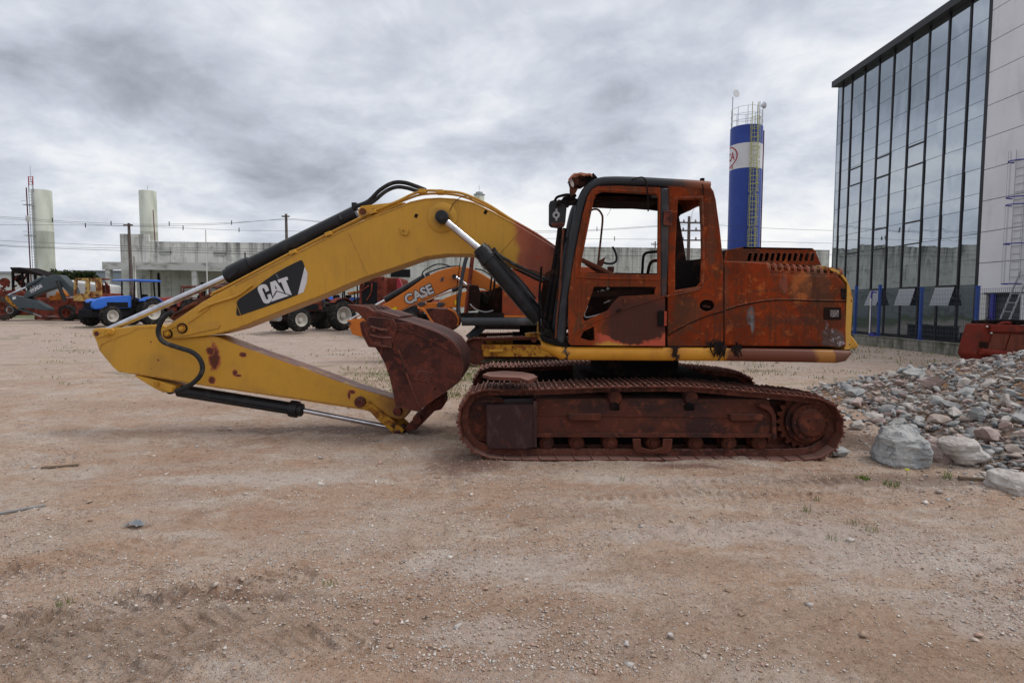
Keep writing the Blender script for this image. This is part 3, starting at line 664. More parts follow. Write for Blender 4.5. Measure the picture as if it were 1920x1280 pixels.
def outline_rock(px_pts, D, depth, seed, label, matn, name='boulder', rough=.02):
    rg_ = random.Random(seed); bm = bmesh.new(); pts = [P(x, y, D) for x, y in px_pts]; c0 = sum(pts, Vector()) / len(pts)
    for (dd, s_) in ((-.5, .62), (-.32, .86), (0, 1.0), (.3, .88), (.5, .6)):
        for p in pts:
            q_ = c0 + (p - c0) * (s_ * rg_.uniform(.94, 1.04)); q_.y = D + dd * depth * rg_.uniform(.88, 1.1); bm.verts.new(q_ - c0)
    for _ in range(10):
        a_ = rg_.uniform(0, 6.28); i_ = rg_.randrange(len(pts))
    r_ = bmesh.ops.convex_hull(bm, input=bm.verts); dead = [g_ for g_ in r_['geom_interior'] if isinstance(g_, bmesh.types.BMVert)]
    if dead: bmesh.ops.delete(bm, geom=dead, context='VERTS')
    bmesh.ops.dissolve_limit(bm, angle_limit=.30, verts=bm.verts, edges=bm.edges)
    bmesh.ops.triangulate(bm, faces=bm.faces)
    for _ in range(5):
        long_ = [e_ for e_ in bm.edges if e_.calc_length() > .022]
        if not long_: break
        bmesh.ops.subdivide_edges(bm, edges=long_, cuts=1); bmesh.ops.triangulate(bm, faces=bm.faces)
    for _ in range(1): bmesh.ops.smooth_vert(bm, verts=bm.verts, factor=.3, use_axis_x=True, use_axis_y=True, use_axis_z=True)
    off = Vector((seed * 3.1, seed * 1.7, 0)); bm.normal_update()
    for v_ in bm.verts:
        k = mnoise.ridged_multi_fractal(v_.co * 4.5 + off, .9, 2.2, 5, 1.0, 2.0); f_ = mnoise.fractal(Vector((v_.co.x * 3, v_.co.y * 3, v_.co.z * 12)) + off, .8, 2.1, 5)
        cr_ = mnoise.cell(v_.co * 7 + off) - .5; v_.co += v_.normal * ((k - 1.0) * rough * .9 + f_ * rough * 1.3 + cr_ * rough * .5)
    bmesh.ops.recalc_face_normals(bm, faces=bm.faces)
    for f in bm.faces: f.smooth = True
    for ed in bm.edges:
        if len(ed.link_faces) == 2 and ed.calc_face_angle(0) > .32: ed.smooth = False
    me_ = bpy.data.meshes.new('boulder_mesh'); bm.to_mesh(me_); bm.free()
    o = bpy.data.objects.new(name, me_); COL.objects.link(o); me_.materials.append(RMD[matn]); o.location = c0; tag(o, label, 'boulder' if name == 'boulder' else 'rock'); return o
outline_rock([(1668, 798), (1690, 793), (1710, 797), (1722, 812), (1734, 838), (1735, 872), (1728, 884), (1700, 886), (1668, 880), (1642, 872), (1641, 850), (1650, 815)], 6.62, .50, 5, BO[0][1], BO[0][2])
outline_rock([(1740, 826), (1760, 820), (1790, 830), (1786, 862), (1770, 876), (1740, 874), (1735, 850)], 6.75, .34, 8, BO[1][1], BO[1][2])
outline_rock([(1764, 828), (1784, 815), (1812, 813), (1832, 828), (1845, 850), (1842, 866), (1806, 876), (1790, 870), (1770, 848)], 6.55, .36, 9, BO[2][1], BO[2][2])
outline_rock([(1858, 900), (1866, 886), (1890, 878), (1925, 880), (1960, 892), (1965, 925), (1935, 942), (1895, 938), (1864, 922)], 5.62, .40, 12, BO[3][1], BO[3][2])
outline_rock([(1894, 968), (1905, 955), (1935, 952), (1960, 962), (1958, 988), (1930, 996), (1900, 990)], 5.05, .26, 14, BO[4][1], BO[4][2])
for nm, lb, mt, (px, py), D, s, seed, rot in BO[5:]:
    me_ = stone_mesh('boulder_mesh', seed, 16, sub=5, rough=.045, sq=(1, 1, 1)); c_ = P(px, py, D)
    z = float(gz(c_.x, D)) + s[2] * .40 + heap_h(c_.x, D)
    tag(rock(me_, mt, (c_.x, D, z), s, rot, nm), lb, 'rock' if nm == 'rock' else 'boulder')

# small broken stones of the heap and loose gravel: nobody could count them
def scatter(name, pts, sizes, mats, seed, flat=.6):
    rs = np.random.RandomState(seed); base = []
    for k in range(6):
        me_ = stone_mesh('tmp', 300 + k + seed, 8); vv = np.array([v_.co[:] for v_ in me_.vertices]); ff = [tuple(p.vertices) for p in me_.polygons]
        ff = [tri for f in ff for tri in ([(f[0], f[i], f[i + 1]) for i in range(1, len(f) - 1)])]
        base.append((vv, np.array(ff))); bpy.data.meshes.remove(me_)
    V = []; Fc = []; MI = []; o = 0; n = len(pts)
    kk = rs.randint(0, 6, n); an = rs.rand(n) * 6.28; mi = rs.randint(0, len(mats), n); sc = np.stack([sizes * rs.uniform(.8, 1.2, n), sizes * rs.uniform(.6, 1, n), sizes * flat * rs.uniform(.6, 1.1, n)], 1)
    tl = rs.uniform(-.5, .5, n)
    for i in range(n):
        vv, ff = base[kk[i]]; p = vv * sc[i]; ct, st_ = math.cos(tl[i]), math.sin(tl[i])
        p = np.stack([p[:, 0] * ct - p[:, 2] * st_, p[:, 1], p[:, 0] * st_ + p[:, 2] * ct], 1)
        ca, sa = math.cos(an[i]), math.sin(an[i])
        p = np.stack([p[:, 0] * ca - p[:, 1] * sa, p[:, 0] * sa + p[:, 1] * ca, p[:, 2]], 1) + pts[i]
        V.append(p); Fc.append(ff + o); o += len(vv); MI.append(np.full(len(ff), mi[i]))
    V = np.concatenate(V); Fc = np.concatenate(Fc); MI = np.concatenate(MI)
    me_ = bpy.data.meshes.new(name); me_.vertices.add(len(V)); me_.vertices.foreach_set('co', V.astype(np.float32).ravel())
    me_.loops.add(Fc.size); me_.polygons.add(len(Fc)); me_.loops.foreach_set('vertex_index', Fc.ravel().astype(np.int32))
    me_.polygons.foreach_set('loop_start', (np.arange(len(Fc)) * 3).astype(np.int32))
    for m_ in mats: me_.materials.append(m_)
    me_.polygons.foreach_set('material_index', MI.astype(np.int32)); me_.update(); me_.validate()
    o_ = bpy.data.objects.new(name, me_); COL.objects.link(o_); o_['kind'] = 'stuff'; return o_
pt = []; sz = []
while len(pt) < 8000:
    Y_ = rng.uniform(5.3, 12.8); X_ = rng.uniform(hedge(Y_) - 1.3, 1.05 * Y_ + 1.5); d = X_ - hedge(Y_)
    if d < 0 and rng.random() > math.exp(d * 2.6) * .55: continue
    s = rng.uniform(.03, .15) * (1 if rng.random() < .8 else 1.4) * (1 if d > 0 else .6)
    pt.append((X_, Y_, heap_h(X_, Y_) + float(gz(X_, Y_)) + s * .2 - .01)); sz.append(s)
tag(scatter('rubble', np.array(pt), np.array(sz), [x_[1] for x_ in RM], 1), 'small broken grey and pink stones filling the rubble heap', 'rubble')
pm = [mottled('pebble_pale', (.66, .60, .54), [], .9), mottled('pebble_pink', (.48, .33, .27), [], .9), mottled('pebble_grey', (.50, .46, .43), [], .9), mottled('pebble_tan', (.46, .36, .28), [], .9), mottled('pebble_soil', (.38, .27, .20), [], .9), mottled('pebble_dust', (.54, .45, .38), [], .9)]
N_ = 70000; rs = np.random.RandomState(5)
py_ = 572 + (1290 - 572) * rs.rand(N_) ** .75; dep = CAMH * F / (py_ - 568) ; px_ = rs.uniform(-150, 2070, N_)
gx = (px_ - 960) / F * dep; keep = dep < 32; gx = gx[keep]; gy = dep[keep]
dn = fbm(gx * .9 + 9, gy * 1.1 + 3, 4); keep = rs.rand(len(gx)) < sstep(.36, .6, dn) * .85 + .15; gx = gx[keep]; gy = gy[keep]
ss = (.006 + .015 * rs.rand(len(gx)) ** 3) * (1 + gy * .13) ; big_ = rs.rand(len(gx)) < .012; ss = np.where(big_, ss * 2.6, ss)
tag(scatter('gravel', np.stack([gx, gy, gz(gx, gy) + ss * .12], 1), ss, pm, 2), 'loose pale and pinkish pebbles strewn over the yard', 'gravel')

# weeds
def blades(n, rr, h0, h1, w, rg, lean=.5):
    vs = []; fs = []
    for _ in range(n):
        a = rg.uniform(0, 6.283); r_ = rr * math.sqrt(rg.random()); x0, y0 = r_ * math.cos(a), r_ * math.sin(a); h = rg.uniform(h0, h1)
        b_ = rg.uniform(0, 6.283); lx, ly = math.cos(b_) * h * lean * rg.random(), math.sin(b_) * h * lean * rg.random(); c_ = rg.uniform(0, 6.283); wx_, wy_ = math.cos(c_) * w, math.sin(c_) * w
        k = len(vs); vs += [(x0 - wx_, y0 - wy_, 0), (x0 + wx_, y0 + wy_, 0), (x0 + lx * .4 + wx_ * .8, y0 + ly * .4 + wy_ * .8, h * .6), (x0 + lx * .4 - wx_ * .8, y0 + ly * .4 - wy_ * .8, h * .6), (x0 + lx, y0 + ly, h)]
        fs += [(k, k + 1, k + 2, k + 3), (k + 3, k + 2, k + 4)]
    return vs, fs
M['grass'] = mottled('grass_blades', (.12, .19, .035), [((.20, .22, .06), 3, .5, .7), ((.07, .11, .03), 5, .5, .7)], .7)
M['weed'] = mottled('dry_weeds', (.22, .24, .11), [((.27, .25, .14), 2, .45, .7)], .8)
wb = MB(); rg = random.Random(4)
for _ in range(900):
    if rg.random() < .5: g0 = Vector((rg.uniform(-3.2, -.6) + rg.gauss(0, .6), rg.uniform(11, 19), 0))
    elif rg.random() < .5: g0 = Vector((rg.uniform(5, 20), rg.uniform(14, 27), 0))
    else:
        D_ = rg.uniform(12, 36); g0 = Vector((rg.uniform(-.8, .8) * D_, D_, 0))
    if g0.x > hedge(min(g0.y, 12)) and g0.y < 13: continue
    vs, fs = blades(rg.randint(6, 16), .16 + .018 * g0.y, .015, .045 + .0028 * g0.y, .004 + .0005 * g0.y, rg, 1.2)
    z0 = float(gz(g0.x, g0.y)); wb.add([(v_[0] + g0.x, v_[1] + g0.y, v_[2] + z0) for v_ in vs], fs)
for _ in range(260):                        # along the foot of the block wall
    Y_ = rg.uniform(17, 33); g0 = Vector((rg.uniform(17.2, 18.7), Y_, 0)); vs, fs = blades(12, .35, .08, .26, .012, rg)
    wb.add([(v_[0] + g0.x, v_[1] + g0.y, v_[2] + float(gz(g0.x, g0.y))) for v_ in vs], fs)
for px, py in ((1510, 960), (1530, 940), (1600, 985), (1635, 1000), (1560, 1010), (620, 1102), (350, 1100), (120, 1155), (605, 700), (640, 690), (1400, 690), (1165, 900), (1180, 690)):
    g0 = G(px, py); vs, fs = blades(14, .05, .02, .07, .003, rg); wb.add([(v_[0] + g0.x, v_[1] + g0.y, v_[2] + float(gz(g0.x, g0.y))) for v_ in vs], fs)
tag(wb.build('weeds', M['weed'], recalc=False), 'sparse low weeds growing through the gravel', 'weeds', kind='stuff')
for px, py, lb, n, r_, h in ((1617, 899, 'small bright green grass tuft left of the boulders, the leftmost of three', 90, .07, .06), (1672, 912, 'spreading grass tuft in front of the blue-grey boulder', 45, .07, .10), (1778, 898, 'thin sprig of grass below the reddish boulder', 22, .05, .13)):
    g0 = G(px, py); rt = MB(); vs, fs = blades(n, r_, h * .4, h, .003, rg, .8); z0 = float(gz(g0.x, g0.y)); rt.add([(v_[0] + g0.x, v_[1] + g0.y, v_[2] + z0) for v_ in vs], fs)
    tag(rt.build('grass_tuft', M['grass'], recalc=False), lb, 'grass tuft')
g0 = G(1700, 905); z0 = float(gz(g0.x, g0.y)); fl = thing('wild_flower', 'little yellow wild flower in front of the blue-grey boulder', 'flower', (g0.x, g0.y, z0))
MB().tube([(g0.x, g0.y, z0), (g0.x + .004, g0.y, z0 + .06), (g0.x, g0.y, z0 + .13)], .0022, 5).build('stem', M['grass'], fl)
mb = MB()
for k in range(7): a = k * .9; mb.cyl((g0.x + .014 * math.cos(a), g0.y + .014 * math.sin(a), z0 + .128), (g0.x + .014 * math.cos(a), g0.y + .014 * math.sin(a), z0 + .137), .009, .006, 6)
mb.build('petals', mottled('yellow_petal', (.55, .55, .04), [], .7), fl)
# litter on the ground
def onG(px, py): g_ = G(px, py); g_.z = float(gz(g_.x, g_.y)); return g_
a, b_ = onG(1798, 899), onG(1858, 903)
tag(MB().bar(a + Vector((0, 0, .02)), b_ + Vector((0, 0, .025)), .045, .03).build('wood_scrap', mottled('weathered_wood', (.20, .15, .11), [((.12, .09, .07), 6, .5, .7, 5, .1, (1, 8, 1))], .9, bump=.3), bevel=.004), 'weathered plank scrap lying left of the whitish boulder', 'wood')
a, b_ = onG(78, 880), onG(148, 874)
tag(MB().bar(a + Vector((0, 0, .012)), b_ + Vector((0, 0, .014)), .04, .018).build('wood_scrap', bpy.data.materials['weathered_wood'], bevel=.003), 'thin plank scrap lying on the bare earth at left', 'wood')
a, b_ = onG(0, 968), onG(85, 952)
tag(MB().bar(a + Vector((0, 0, .008)), b_ + Vector((0, 0, .008)), .03, .012).build('metal_strip', M['steel']), 'long grey strip half buried at the left edge', 'metal strip')
g0 = onG(254, 986); mb = MB()
gr_ = []
for j in range(5):
    for i in range(7): gr_.append((g0.x - .07 + i * .023, g0.y - .045 + j * .022 + .01 * math.sin(i), g0.z + .018 + .016 * mnoise.noise(Vector((i * .9, j * .9, 1))) + (.02 if 1 < i < 5 else 0)))
mb.add(gr_, [(j * 7 + i, j * 7 + i + 1, (j + 1) * 7 + i + 1, (j + 1) * 7 + i) for j in range(4) for i in range(6)])
tag(mb.build('litter', mottled('crumpled_film', (.17, .19, .21), [((.28, .30, .33), 20, .5, .6)], .4), recalc=False), 'crumpled grey plastic scrap on the earth at left', 'litter')
for px, py, s, lb in ((1074, 1258, .03, 'grey angular pebble alone near the bottom edge'), (1750, 945, .05, 'flat pale stone on the gravel below the boulders'), (1283, 868, .0, '')):
    if not s: continue
    g0 = onG(px, py); tag(rock(protos[3], 'grey' if s < .04 else 'pale', (g0.x, g0.y, g0.z + s * .2), (s, s * .8, s * .7), (0, 0, .4), 'stone'), lb, 'stone')
# ================================================================ MAIN EXCAVATOR
DN = 6.67                       # near face of the near track
DC = DN + 1.49                  # centre plane of the machine
def px3(pts, D): return [P(x, y, D) for x, y in pts]
EXO = Vector((wx(1220, DC), DC, 0.0))
ex = thing('excavator', 'burnt-out yellow crawler excavator with rusted cab and folded boom, filling the middle of the yard', 'excavator', EXO)

def crawler(root, path, D0, width, nshoe, mats, zdrop=0):
    """path: world (x, z) closed loop of the grouser tips, clockwise from the camera"""
    pts = [Vector((x, 0, z)) for x, z in path]; sm = catmull(pts, 14, True); m = len(sm)
    cum = [0.0]
    for i in range(m): cum.append(cum[-1] + (sm[(i + 1) % m] - sm[i]).length)
    L = cum[-1]; pitch = L / nshoe
    def at(s_):
        s_ %= L; lo = 0
        import bisect
        k = bisect.bisect_right(cum, s_) - 1; k = min(k, m - 1); f_ = (s_ - cum[k]) / max(1e-6, cum[k + 1] - cum[k]); return sm[k].lerp(sm[(k + 1) % m], f_)
    cen = sum(sm, Vector()) / m
    frames = []
    for k in range(nshoe):
        a, b2 = at((k) * pitch), at((k + 1) * pitch); tx = (b2 - a).normalized(); nz = Vector((-tx.z, 0, tx.x))
        if nz.dot((a + b2) / 2 - cen) < 0: nz = -nz
        frames.append(((a + b2) / 2, tx, nz))
    hw = width / 2; yc = D0 + hw
    chain = MB()
    for c, tx, nz in frames:
        Mx = Matrix(((tx.x, 0, nz.x, c.x), (0, 1, 0, yc), (tx.z, 0, nz.z, c.z), (0, 0, 0, 1)))
        q_ = MB()
        for sy in (-.105, .105):
            q_.box((0, sy, -.085), (pitch * .80, .035, .075)); q_.cyl((-pitch * .42, sy - .022, -.085), (-pitch * .42, sy + .022, -.085), .042, n=10)
            q_.cyl((pitch * .38, sy - .012, -.085), (pitch * .38, sy + .012, -.085), .040, n=10)
        q_.cyl((-pitch * .42, -.13, -.085), (-pitch * .42, .13, -.085), .02, n=8)
        q_.xform(Mx); chain.add(q_.v, q_.f)
    ch = chain.build('crawler_track', mats[0], root)
    sh = MB()
    sh.box((0, 0, -.036), (pitch * .965, width, .014))
    for gx_, gh, gw in ((-.40, .030, .016), (-.04, .026, .012), (.32, .026, .012)):
        sh.add([(gx_ * pitch - gw, -hw, -.03), (gx_ * pitch + gw, -hw, -.03), (gx_ * pitch + gw * .5, -hw, -.03 + gh), (gx_ * pitch - gw * .5, -hw, -.03 + gh),
                (gx_ * pitch - gw, hw, -.03), (gx_ * pitch + gw, hw, -.03), (gx_ * pitch + gw * .5, hw, -.03 + gh), (gx_ * pitch - gw * .5, hw, -.03 + gh)],
               [(0, 1, 2, 3), (4, 7, 6, 5), (0, 4, 5, 1), (1, 5, 6, 2), (2, 6, 7, 3), (3, 7, 4, 0)])
    sh.box((pitch * .52, 0, -.046), (pitch * .12, width, .012), (0, R(28), 0))
    for bx in (-.2, .14):
        for by in (-.12, -.07, .07, .12): sh.cyl((bx * pitch, by, -.03), (bx * pitch, by, -.014), .012, n=6)
    me_ = None
    rg_ = random.Random(5)
    for c, tx, nz in frames:
        if me_ is None:
            o = sh.build('track_shoe', mats[1], None); me_ = o.data
        else: o = bpy.data.objects.new('track_shoe', me_); COL.objects.link(o)
        o.parent = ch; off = OFF[root.name]
        Mx = Matrix(((tx.x, 0, nz.x, c.x - off.x), (0, 1, 0, yc - off.y + rg_.uniform(-.004, .004)), (tx.z, 0, nz.z, c.z - off.z), (0, 0, 0, 1)))
        # keep a right-handed frame: mirror the shoe lengthwise where the loop runs the other way
        if Mx.to_3x3().determinant() < 0: Mx = Mx @ Matrix.Diagonal((-1, 1, 1, 1))
        o.matrix_local = Mx
    return ch
TP = [(908, 725), (950, 726), (1000, 725), (1075, 722), (1150, 719), (1290, 718), (1360, 723), (1430, 729), (1500, 735), (1545, 742), (1573, 757), (1587, 782), (1588, 808), (1578, 836), (1556, 857), (1525, 866), (1470, 868),
      (1350, 868), (1200, 868), (1050, 868), (960, 868), (925, 866), (893, 856), (869, 837), (856, 806), (856, 776), (865, 748), (882, 732)]
LOOP = [X2(x, y, DN) for x, y in TP]
crawler(ex, LOOP, DN, .60, 49, (M['track'], M['track']))
crawler(ex, LOOP, DN + 2.38, .60, 49, (M['track'], M['track']))

def track_frame(D, near=True):
    side = 1 if near else -1
    Df = D + .11
    fr = MB(); xa, xb_ = wx(1004, Df), wx(1454, Df); za, zb_, zc_ = wz(813, Df), wz(777, Df), wz(750, Df)
    prf = [(Df, za), (Df, zb_), (Df + .10, zc_), (Df + .40, zc_ + .02), (Df + .40, za)]
    fr.add([(xx_, y_, z_) for xx_ in (xa, xb_) for y_, z_ in prf], [(i, (i + 1) % 5, 5 + (i + 1) % 5, 5 + i) for i in range(5)] + [(4, 3, 2, 1, 0), (5, 6, 7, 8, 9)])
    fr = fr.build('track_frame', M['frame'], ex, bevel=.012)
    MB().pp([(1004, 812), (1460, 812), (1460, 839), (1004, 839)], Df + .33, Df + .36).build('shade_plate', M['soot'], fr)  # dark plate added to hide the lit ground between the rollers
    for x0 in (1152, 1292): c = P(x0, 764, Df + .05); MB().rings(c + Vector((0, -.035, -.01)), c + Vector((0, .05, .05)), [(0, .055), (.05, .06)], 16).build('drain_pocket', M['soot'], fr)
    MB().pp([(1002, 812), (1456, 812), (1456, 819), (1002, 819)], Df - .03, Df + .3).build('lower_flange', M['frame'], fr)
    MB().pp([(1004, 776), (1446, 780), (1446, 782.5), (1004, 778.5)], Df - .012, Df + .02).build('weld_ridge', M['frame'], fr)
    for x0 in (1066, 1370):
        w_ = 62; MB().pp([(x0, 776), (x0 + w_, 776), (x0 + w_, 780), (x0 + w_ - 2, 788), (x0 + 3, 788), (x0, 783)], Df - .07, Df + .01).build('step', M['frame'], fr, bevel=.008)
    MB().pp([(912, 759), (1003, 757), (1005, 838), (985, 842), (922, 842), (913, 836)], Df - .055, Df + .34).build('idler_guard', M['guard'], fr, bevel=.012)
    MB().pp([(1000, 752), (1007, 752), (1007, 838), (1002, 838)], Df - .07, Df + .2).build('guard_rib', M['guard'], fr)
    MB().pp([(1428, 755), (1447, 762), (1455, 775), (1457, 822), (1450, 822), (1448, 778), (1440, 768), (1424, 761)], Df - .05, Df + .02).build('end_rim', M['frame'], fr)
    # idler wheel
    c = P(912, 787, D + .3); r_ = 50 / F * (D + .3)
    MB().rings(c + Vector((0, -.1, 0)), c + Vector((0, .1, 0)), [(0, .1), (.0, r_ * .75), (.02, r_ * .8), (.03, r_), (.17, r_), (.18, r_ * .8), (.2, r_ * .75), (.2, .1)], 36).build('idler', M['frame'], ex)
    # rollers
    for x_ in (1024, 1080, 1142, 1222, 1300, 1362, 1418):
        c = P(x_, 826, D + .3); rr = 14.5 / F * (D + .3)
        MB().rings(c - Vector((0, .15, 0)), c, [(0, .02), (0, .045), (.02, .05), (.025, rr * .8), (.05, rr), (.11, rr), (.12, rr * .7), (.19, rr * .7), (.2, rr), (.27, rr), (.3, .05)], 20).build('track_roller', M['frame'], ex)
    for x_ in (1150, 1290):
        c = P(x_, 742, D + .30); MB().rings(c - Vector((0, .16, 0)), c, [(0, .03), (0, .07), (.03, .085), (.1, .085), (.11, .06), (.2, .06), (.21, .085), (.28, .085), (.32, .04)], 20).build('carrier_roller', M['frame'], ex)
        c2 = P(x_, 760, D + .42); MB().box(c2, (.13, .12, .14)).build('roller_bracket', M['frame'], ex, bevel=.01)
    MB().pp([(1187, 822), (1202, 822), (1203, 838), (1222, 844), (1243, 838), (1244, 822), (1262, 822), (1259, 845), (1247, 850), (1196, 848), (1189, 843)], Df - .03, Df + .0).build('roller_guard', M['frame'], ex, bevel=.006)
    # sprocket and final drive
    c = P(1508, 786, D + .3); s_ = (D + .3) / F
    sp = MB(); pts = []; nt = 22
    for k in range(nt * 4):
        a_ = 2 * math.pi * k / (nt * 4); rr = (55, 55, 48, 48)[k % 4] * s_; pts.append((c.x + rr * math.cos(a_), c.z + rr * math.sin(a_)))
    spr = sp.poly(pts, c.y - .03, c.y + .03).build('sprocket', M['frame'], ex)
    fd = MB().rings(c + Vector((0, -.21, 0)), c, [(0, .02), (0, .13), (.012, .155), (.03, .165), (.05, .17), (.055, .215), (.09, .22), (.12, .215), (.125, .26), (.17, .262), (.3, .25)], 40).build('final_drive', M['frame'], ex)
    for k in range(18):
        a_ = 2 * math.pi * k / 18; q_ = c + Vector((.19 * math.cos(a_), -.172, .19 * math.sin(a_))); MB().cyl(q_, q_ + Vector((0, .02, 0)), .014, n=6).build('bolt', M['frame'], fd)
    for k in range(3):
        a_ = 2 * math.pi * k / 3 + .5; q_ = c + Vector((.06 * math.cos(a_), -.225, .06 * math.sin(a_))); MB().cyl(q_, q_ + Vector((0, .02, 0)), .018, n=6).build('bolt', M['frame'], fd)
    MB().pp([(1440, 750), (1510, 745), (1540, 770), (1540, 820), (1500, 842), (1440, 842)], D + .40, D + .5).build('drive_plate', M['frame'], ex)  # plate widened to cover the gap where bright ground showed
track_frame(DN)
# far side: simple frame outline, filled in dark to block light through the gaps
fr2 = MB().pp([(1004, 752), (1452, 760), (1454, 819), (1004, 819)], DN, DN + .01); fr2.v = []; fr2.f = []
lo = [X2(x, y, DN + .11) for x, y in ((885, 760), (905, 742), (1004, 741), (1150, 737), (1290, 736), (1440, 746), (1530, 757), (1565, 790), (1540, 835), (1454, 846), (912, 846), (880, 820))]
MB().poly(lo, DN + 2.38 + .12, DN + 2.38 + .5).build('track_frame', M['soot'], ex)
for x_ in (1024, 1080, 1142, 1222, 1300, 1362, 1418):
    c = P(x_, 826, DN + .3); c.y = DN + 2.68; MB().cyl(c - Vector((0, .12, 0)), c + Vector((0, .12, 0)), .09).build('track_roller', M['frame'], ex)
for x_, r_ in ((912, .30), (1508, .28)):
    c = P(x_, 787, DN + .3); c.y = DN + 2.68; MB().cyl(c - Vector((0, .1, 0)), c + Vector((0, .1, 0)), r_, n=30).build('idler' if x_ < 1000 else 'sprocket', M['frame'], ex)
# centre frame and slewing ring
zlo, zhi = .50, .93
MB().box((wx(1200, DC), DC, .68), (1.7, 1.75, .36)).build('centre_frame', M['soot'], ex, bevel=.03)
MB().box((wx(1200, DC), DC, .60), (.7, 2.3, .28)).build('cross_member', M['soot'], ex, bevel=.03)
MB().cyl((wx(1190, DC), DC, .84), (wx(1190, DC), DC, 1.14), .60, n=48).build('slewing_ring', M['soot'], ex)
# scraps lying on the tracks
c = px3([(905, 703), (912, 697), (950, 694.5), (990, 698), (1007, 703), (985, 712), (912, 707)], 7.12)
zt = wz(724, DN) + .01
def onTrack(px, py, z):
    g_ = G(px, py, z); return g_
o_ = [onTrack(x, y, zt + .12) for x, y in ((905, 702), (915, 697.5), (945, 695), (980, 697), (1000, 701), (1008, 706), (990, 713), (975, 708), (920, 706))]
mb = MB(); n = len(o_); cc = sum(o_, Vector()) / n
inner = [cc.lerp(p, .82) + Vector((0, 0, -.02)) for p in o_]; low = [p + Vector((0, 0, -.035)) for p in o_]
mb.add(o_ + inner + low, [(i, (i + 1) % n, n + (i + 1) % n, n + i) for i in range(n)] + [tuple(range(n, 2 * n))] + [(i, 2 * n + i, 2 * n + (i + 1) % n, (i + 1) % n) for i in range(n)] + [tuple(range(3 * n - 1, 2 * n - 1, -1))])
mb.tube([cc + Vector((.05, 0, -.04)), cc + Vector((.05, 0, -.09))], .05, 8)
tag(mb.build('scrap_plate', M['track']), 'rusted dish-shaped scrap plate lying on the front of the near track', 'scrap metal')

# ---------------- upper frame
DU = 6.79
up = MB().pp([(1025, 652), (1595, 652), (1590, 668), (1070, 672), (1030, 660)], DU + .25, DC + 1.25).build('upper_frame', M['soot'], ex)
# half-round side rail
rl = MB(); n = 14; pr = []
for k in range(n + 1):
    a_ = -math.pi / 2 + math.pi * k / n; pr.append((DU + .02 - .055 * math.cos(a_), math.sin(a_)))
secs = [(1016, 640, 655), (1050, 649, 673), (1062, 650, 675), (1200, 650.5, 675.5), (1365, 651, 676), (1500, 652.5, 678), (1572, 654, 679.5), (1588, 655, 676), (1596, 656, 664)]
vs = []
for (x_, yt, yb) in secs:
    zt_, zb_ = P(x_, yt, DU).z, P(x_, yb, DU).z; xw = wx(x_, DU)
    for (yy, s_) in pr: vs.append((xw, yy + (.0 if x_ > 1030 else .12), (zt_ + zb_) / 2 + s_ * (zt_ - zb_) / 2))
m_ = n + 1; k_ = len(secs)
fs = [(i * m_ + j, i * m_ + j + 1, (i + 1) * m_ + j + 1, (i + 1) * m_ + j) for i in range(k_ - 1) for j in range(n)] + [(i * m_, (i + 1) * m_, (i + 1) * m_ + n, i * m_ + n) for i in range(k_ - 1)]
fs += [tuple(range(m_)), tuple(range((k_ - 1) * m_ + n, (k_ - 1) * m_ - 1, -1))]
rl.add(vs, fs).build('side_rail', M['rail'], ex, sharp=.9)
MB().pp([(1018, 642), (1036, 646), (1050, 650), (1050, 672), (1034, 660), (1022, 654)], DU + .1, DC + 1.2).build('front_beam', M['yellow_rusty'], ex, bevel=.01)
# molten trims hanging over the rail
rg = random.Random(9)
for xs_ in ([rg.gauss(1350, 7) for _ in range(26)], [rg.gauss(1381, 4) for _ in range(12)], [rg.gauss(1266, 2.5) for _ in range(8)]):
  mb = MB(); xm_ = sum(xs_) / len(xs_); mb.bar(P(xm_ - 9, 650, DU - .04), P(xm_ + 9, 650, DU - .04), .025)
  for x_ in xs_:
    y0 = rg.uniform(640, 652) if x_ > 1290 else 650; c0 = P(x_, y0, DU - .045); L = rg.uniform(.03, .16)
    mb.tube([c0, c0 + Vector((rg.uniform(-.02, .02), -.012, -L * .5)), c0 + Vector((rg.uniform(-.03, .03), -.005, -L))], [.014, .010, .004], 6)
  mb.build('melted_trim', M['soot'], ex)

# ---------------- engine house
house = MB().pp([(1357, 488), (1400, 489), (1438, 491), (1446, 512), (1572, 515), (1585, 530), (1588, 649), (1357, 648)], DU, DU + .10).build('engine_door', M['hood'], ex, bevel=.022, seg=3)
MB().pp([(1357, 490), (1436, 493), (1560, 503), (1578, 514), (1586, 560), (1586, 649), (1357, 649)], DU + .14, DC + 1.34).build('engine_house', M['hood'], ex, bevel=.05, seg=3)
rb = MB(); sl = MB()
for i in range(12):
    x_ = 1440 + 12.2 * i; y_t = 491.5 + i * .95; y_b = 513
    pts = []
    for k in range(7):
        a_ = math.pi / 2 * k / 6; dd = DU + .145 * (1 - math.cos(a_)); hh = math.sin(a_)
        zb_ = wz(y_b, DU); zt_ = P(x_, y_t, DU + .15).z; pts.append(Vector((wx(x_, DU) + (wx(x_ - 7, DU + .15) - wx(x_, DU)) * (k / 6), dd + .008, zb_ + (zt_ - zb_) * hh)))
    for a_, c_ in zip(pts[:-1], pts[1:]): rb.bar(a_, c_ + (c_ - a_) * .08, .03, .012, up=(0, -1, .5))
rb.build('grille_ribs', M['hood'], house)
MB().pp([(1446, 505), (1572, 512), (1572, 516), (1446, 514)], DU + .004, DU + .02).build('rib_sill', M['hood'], house)
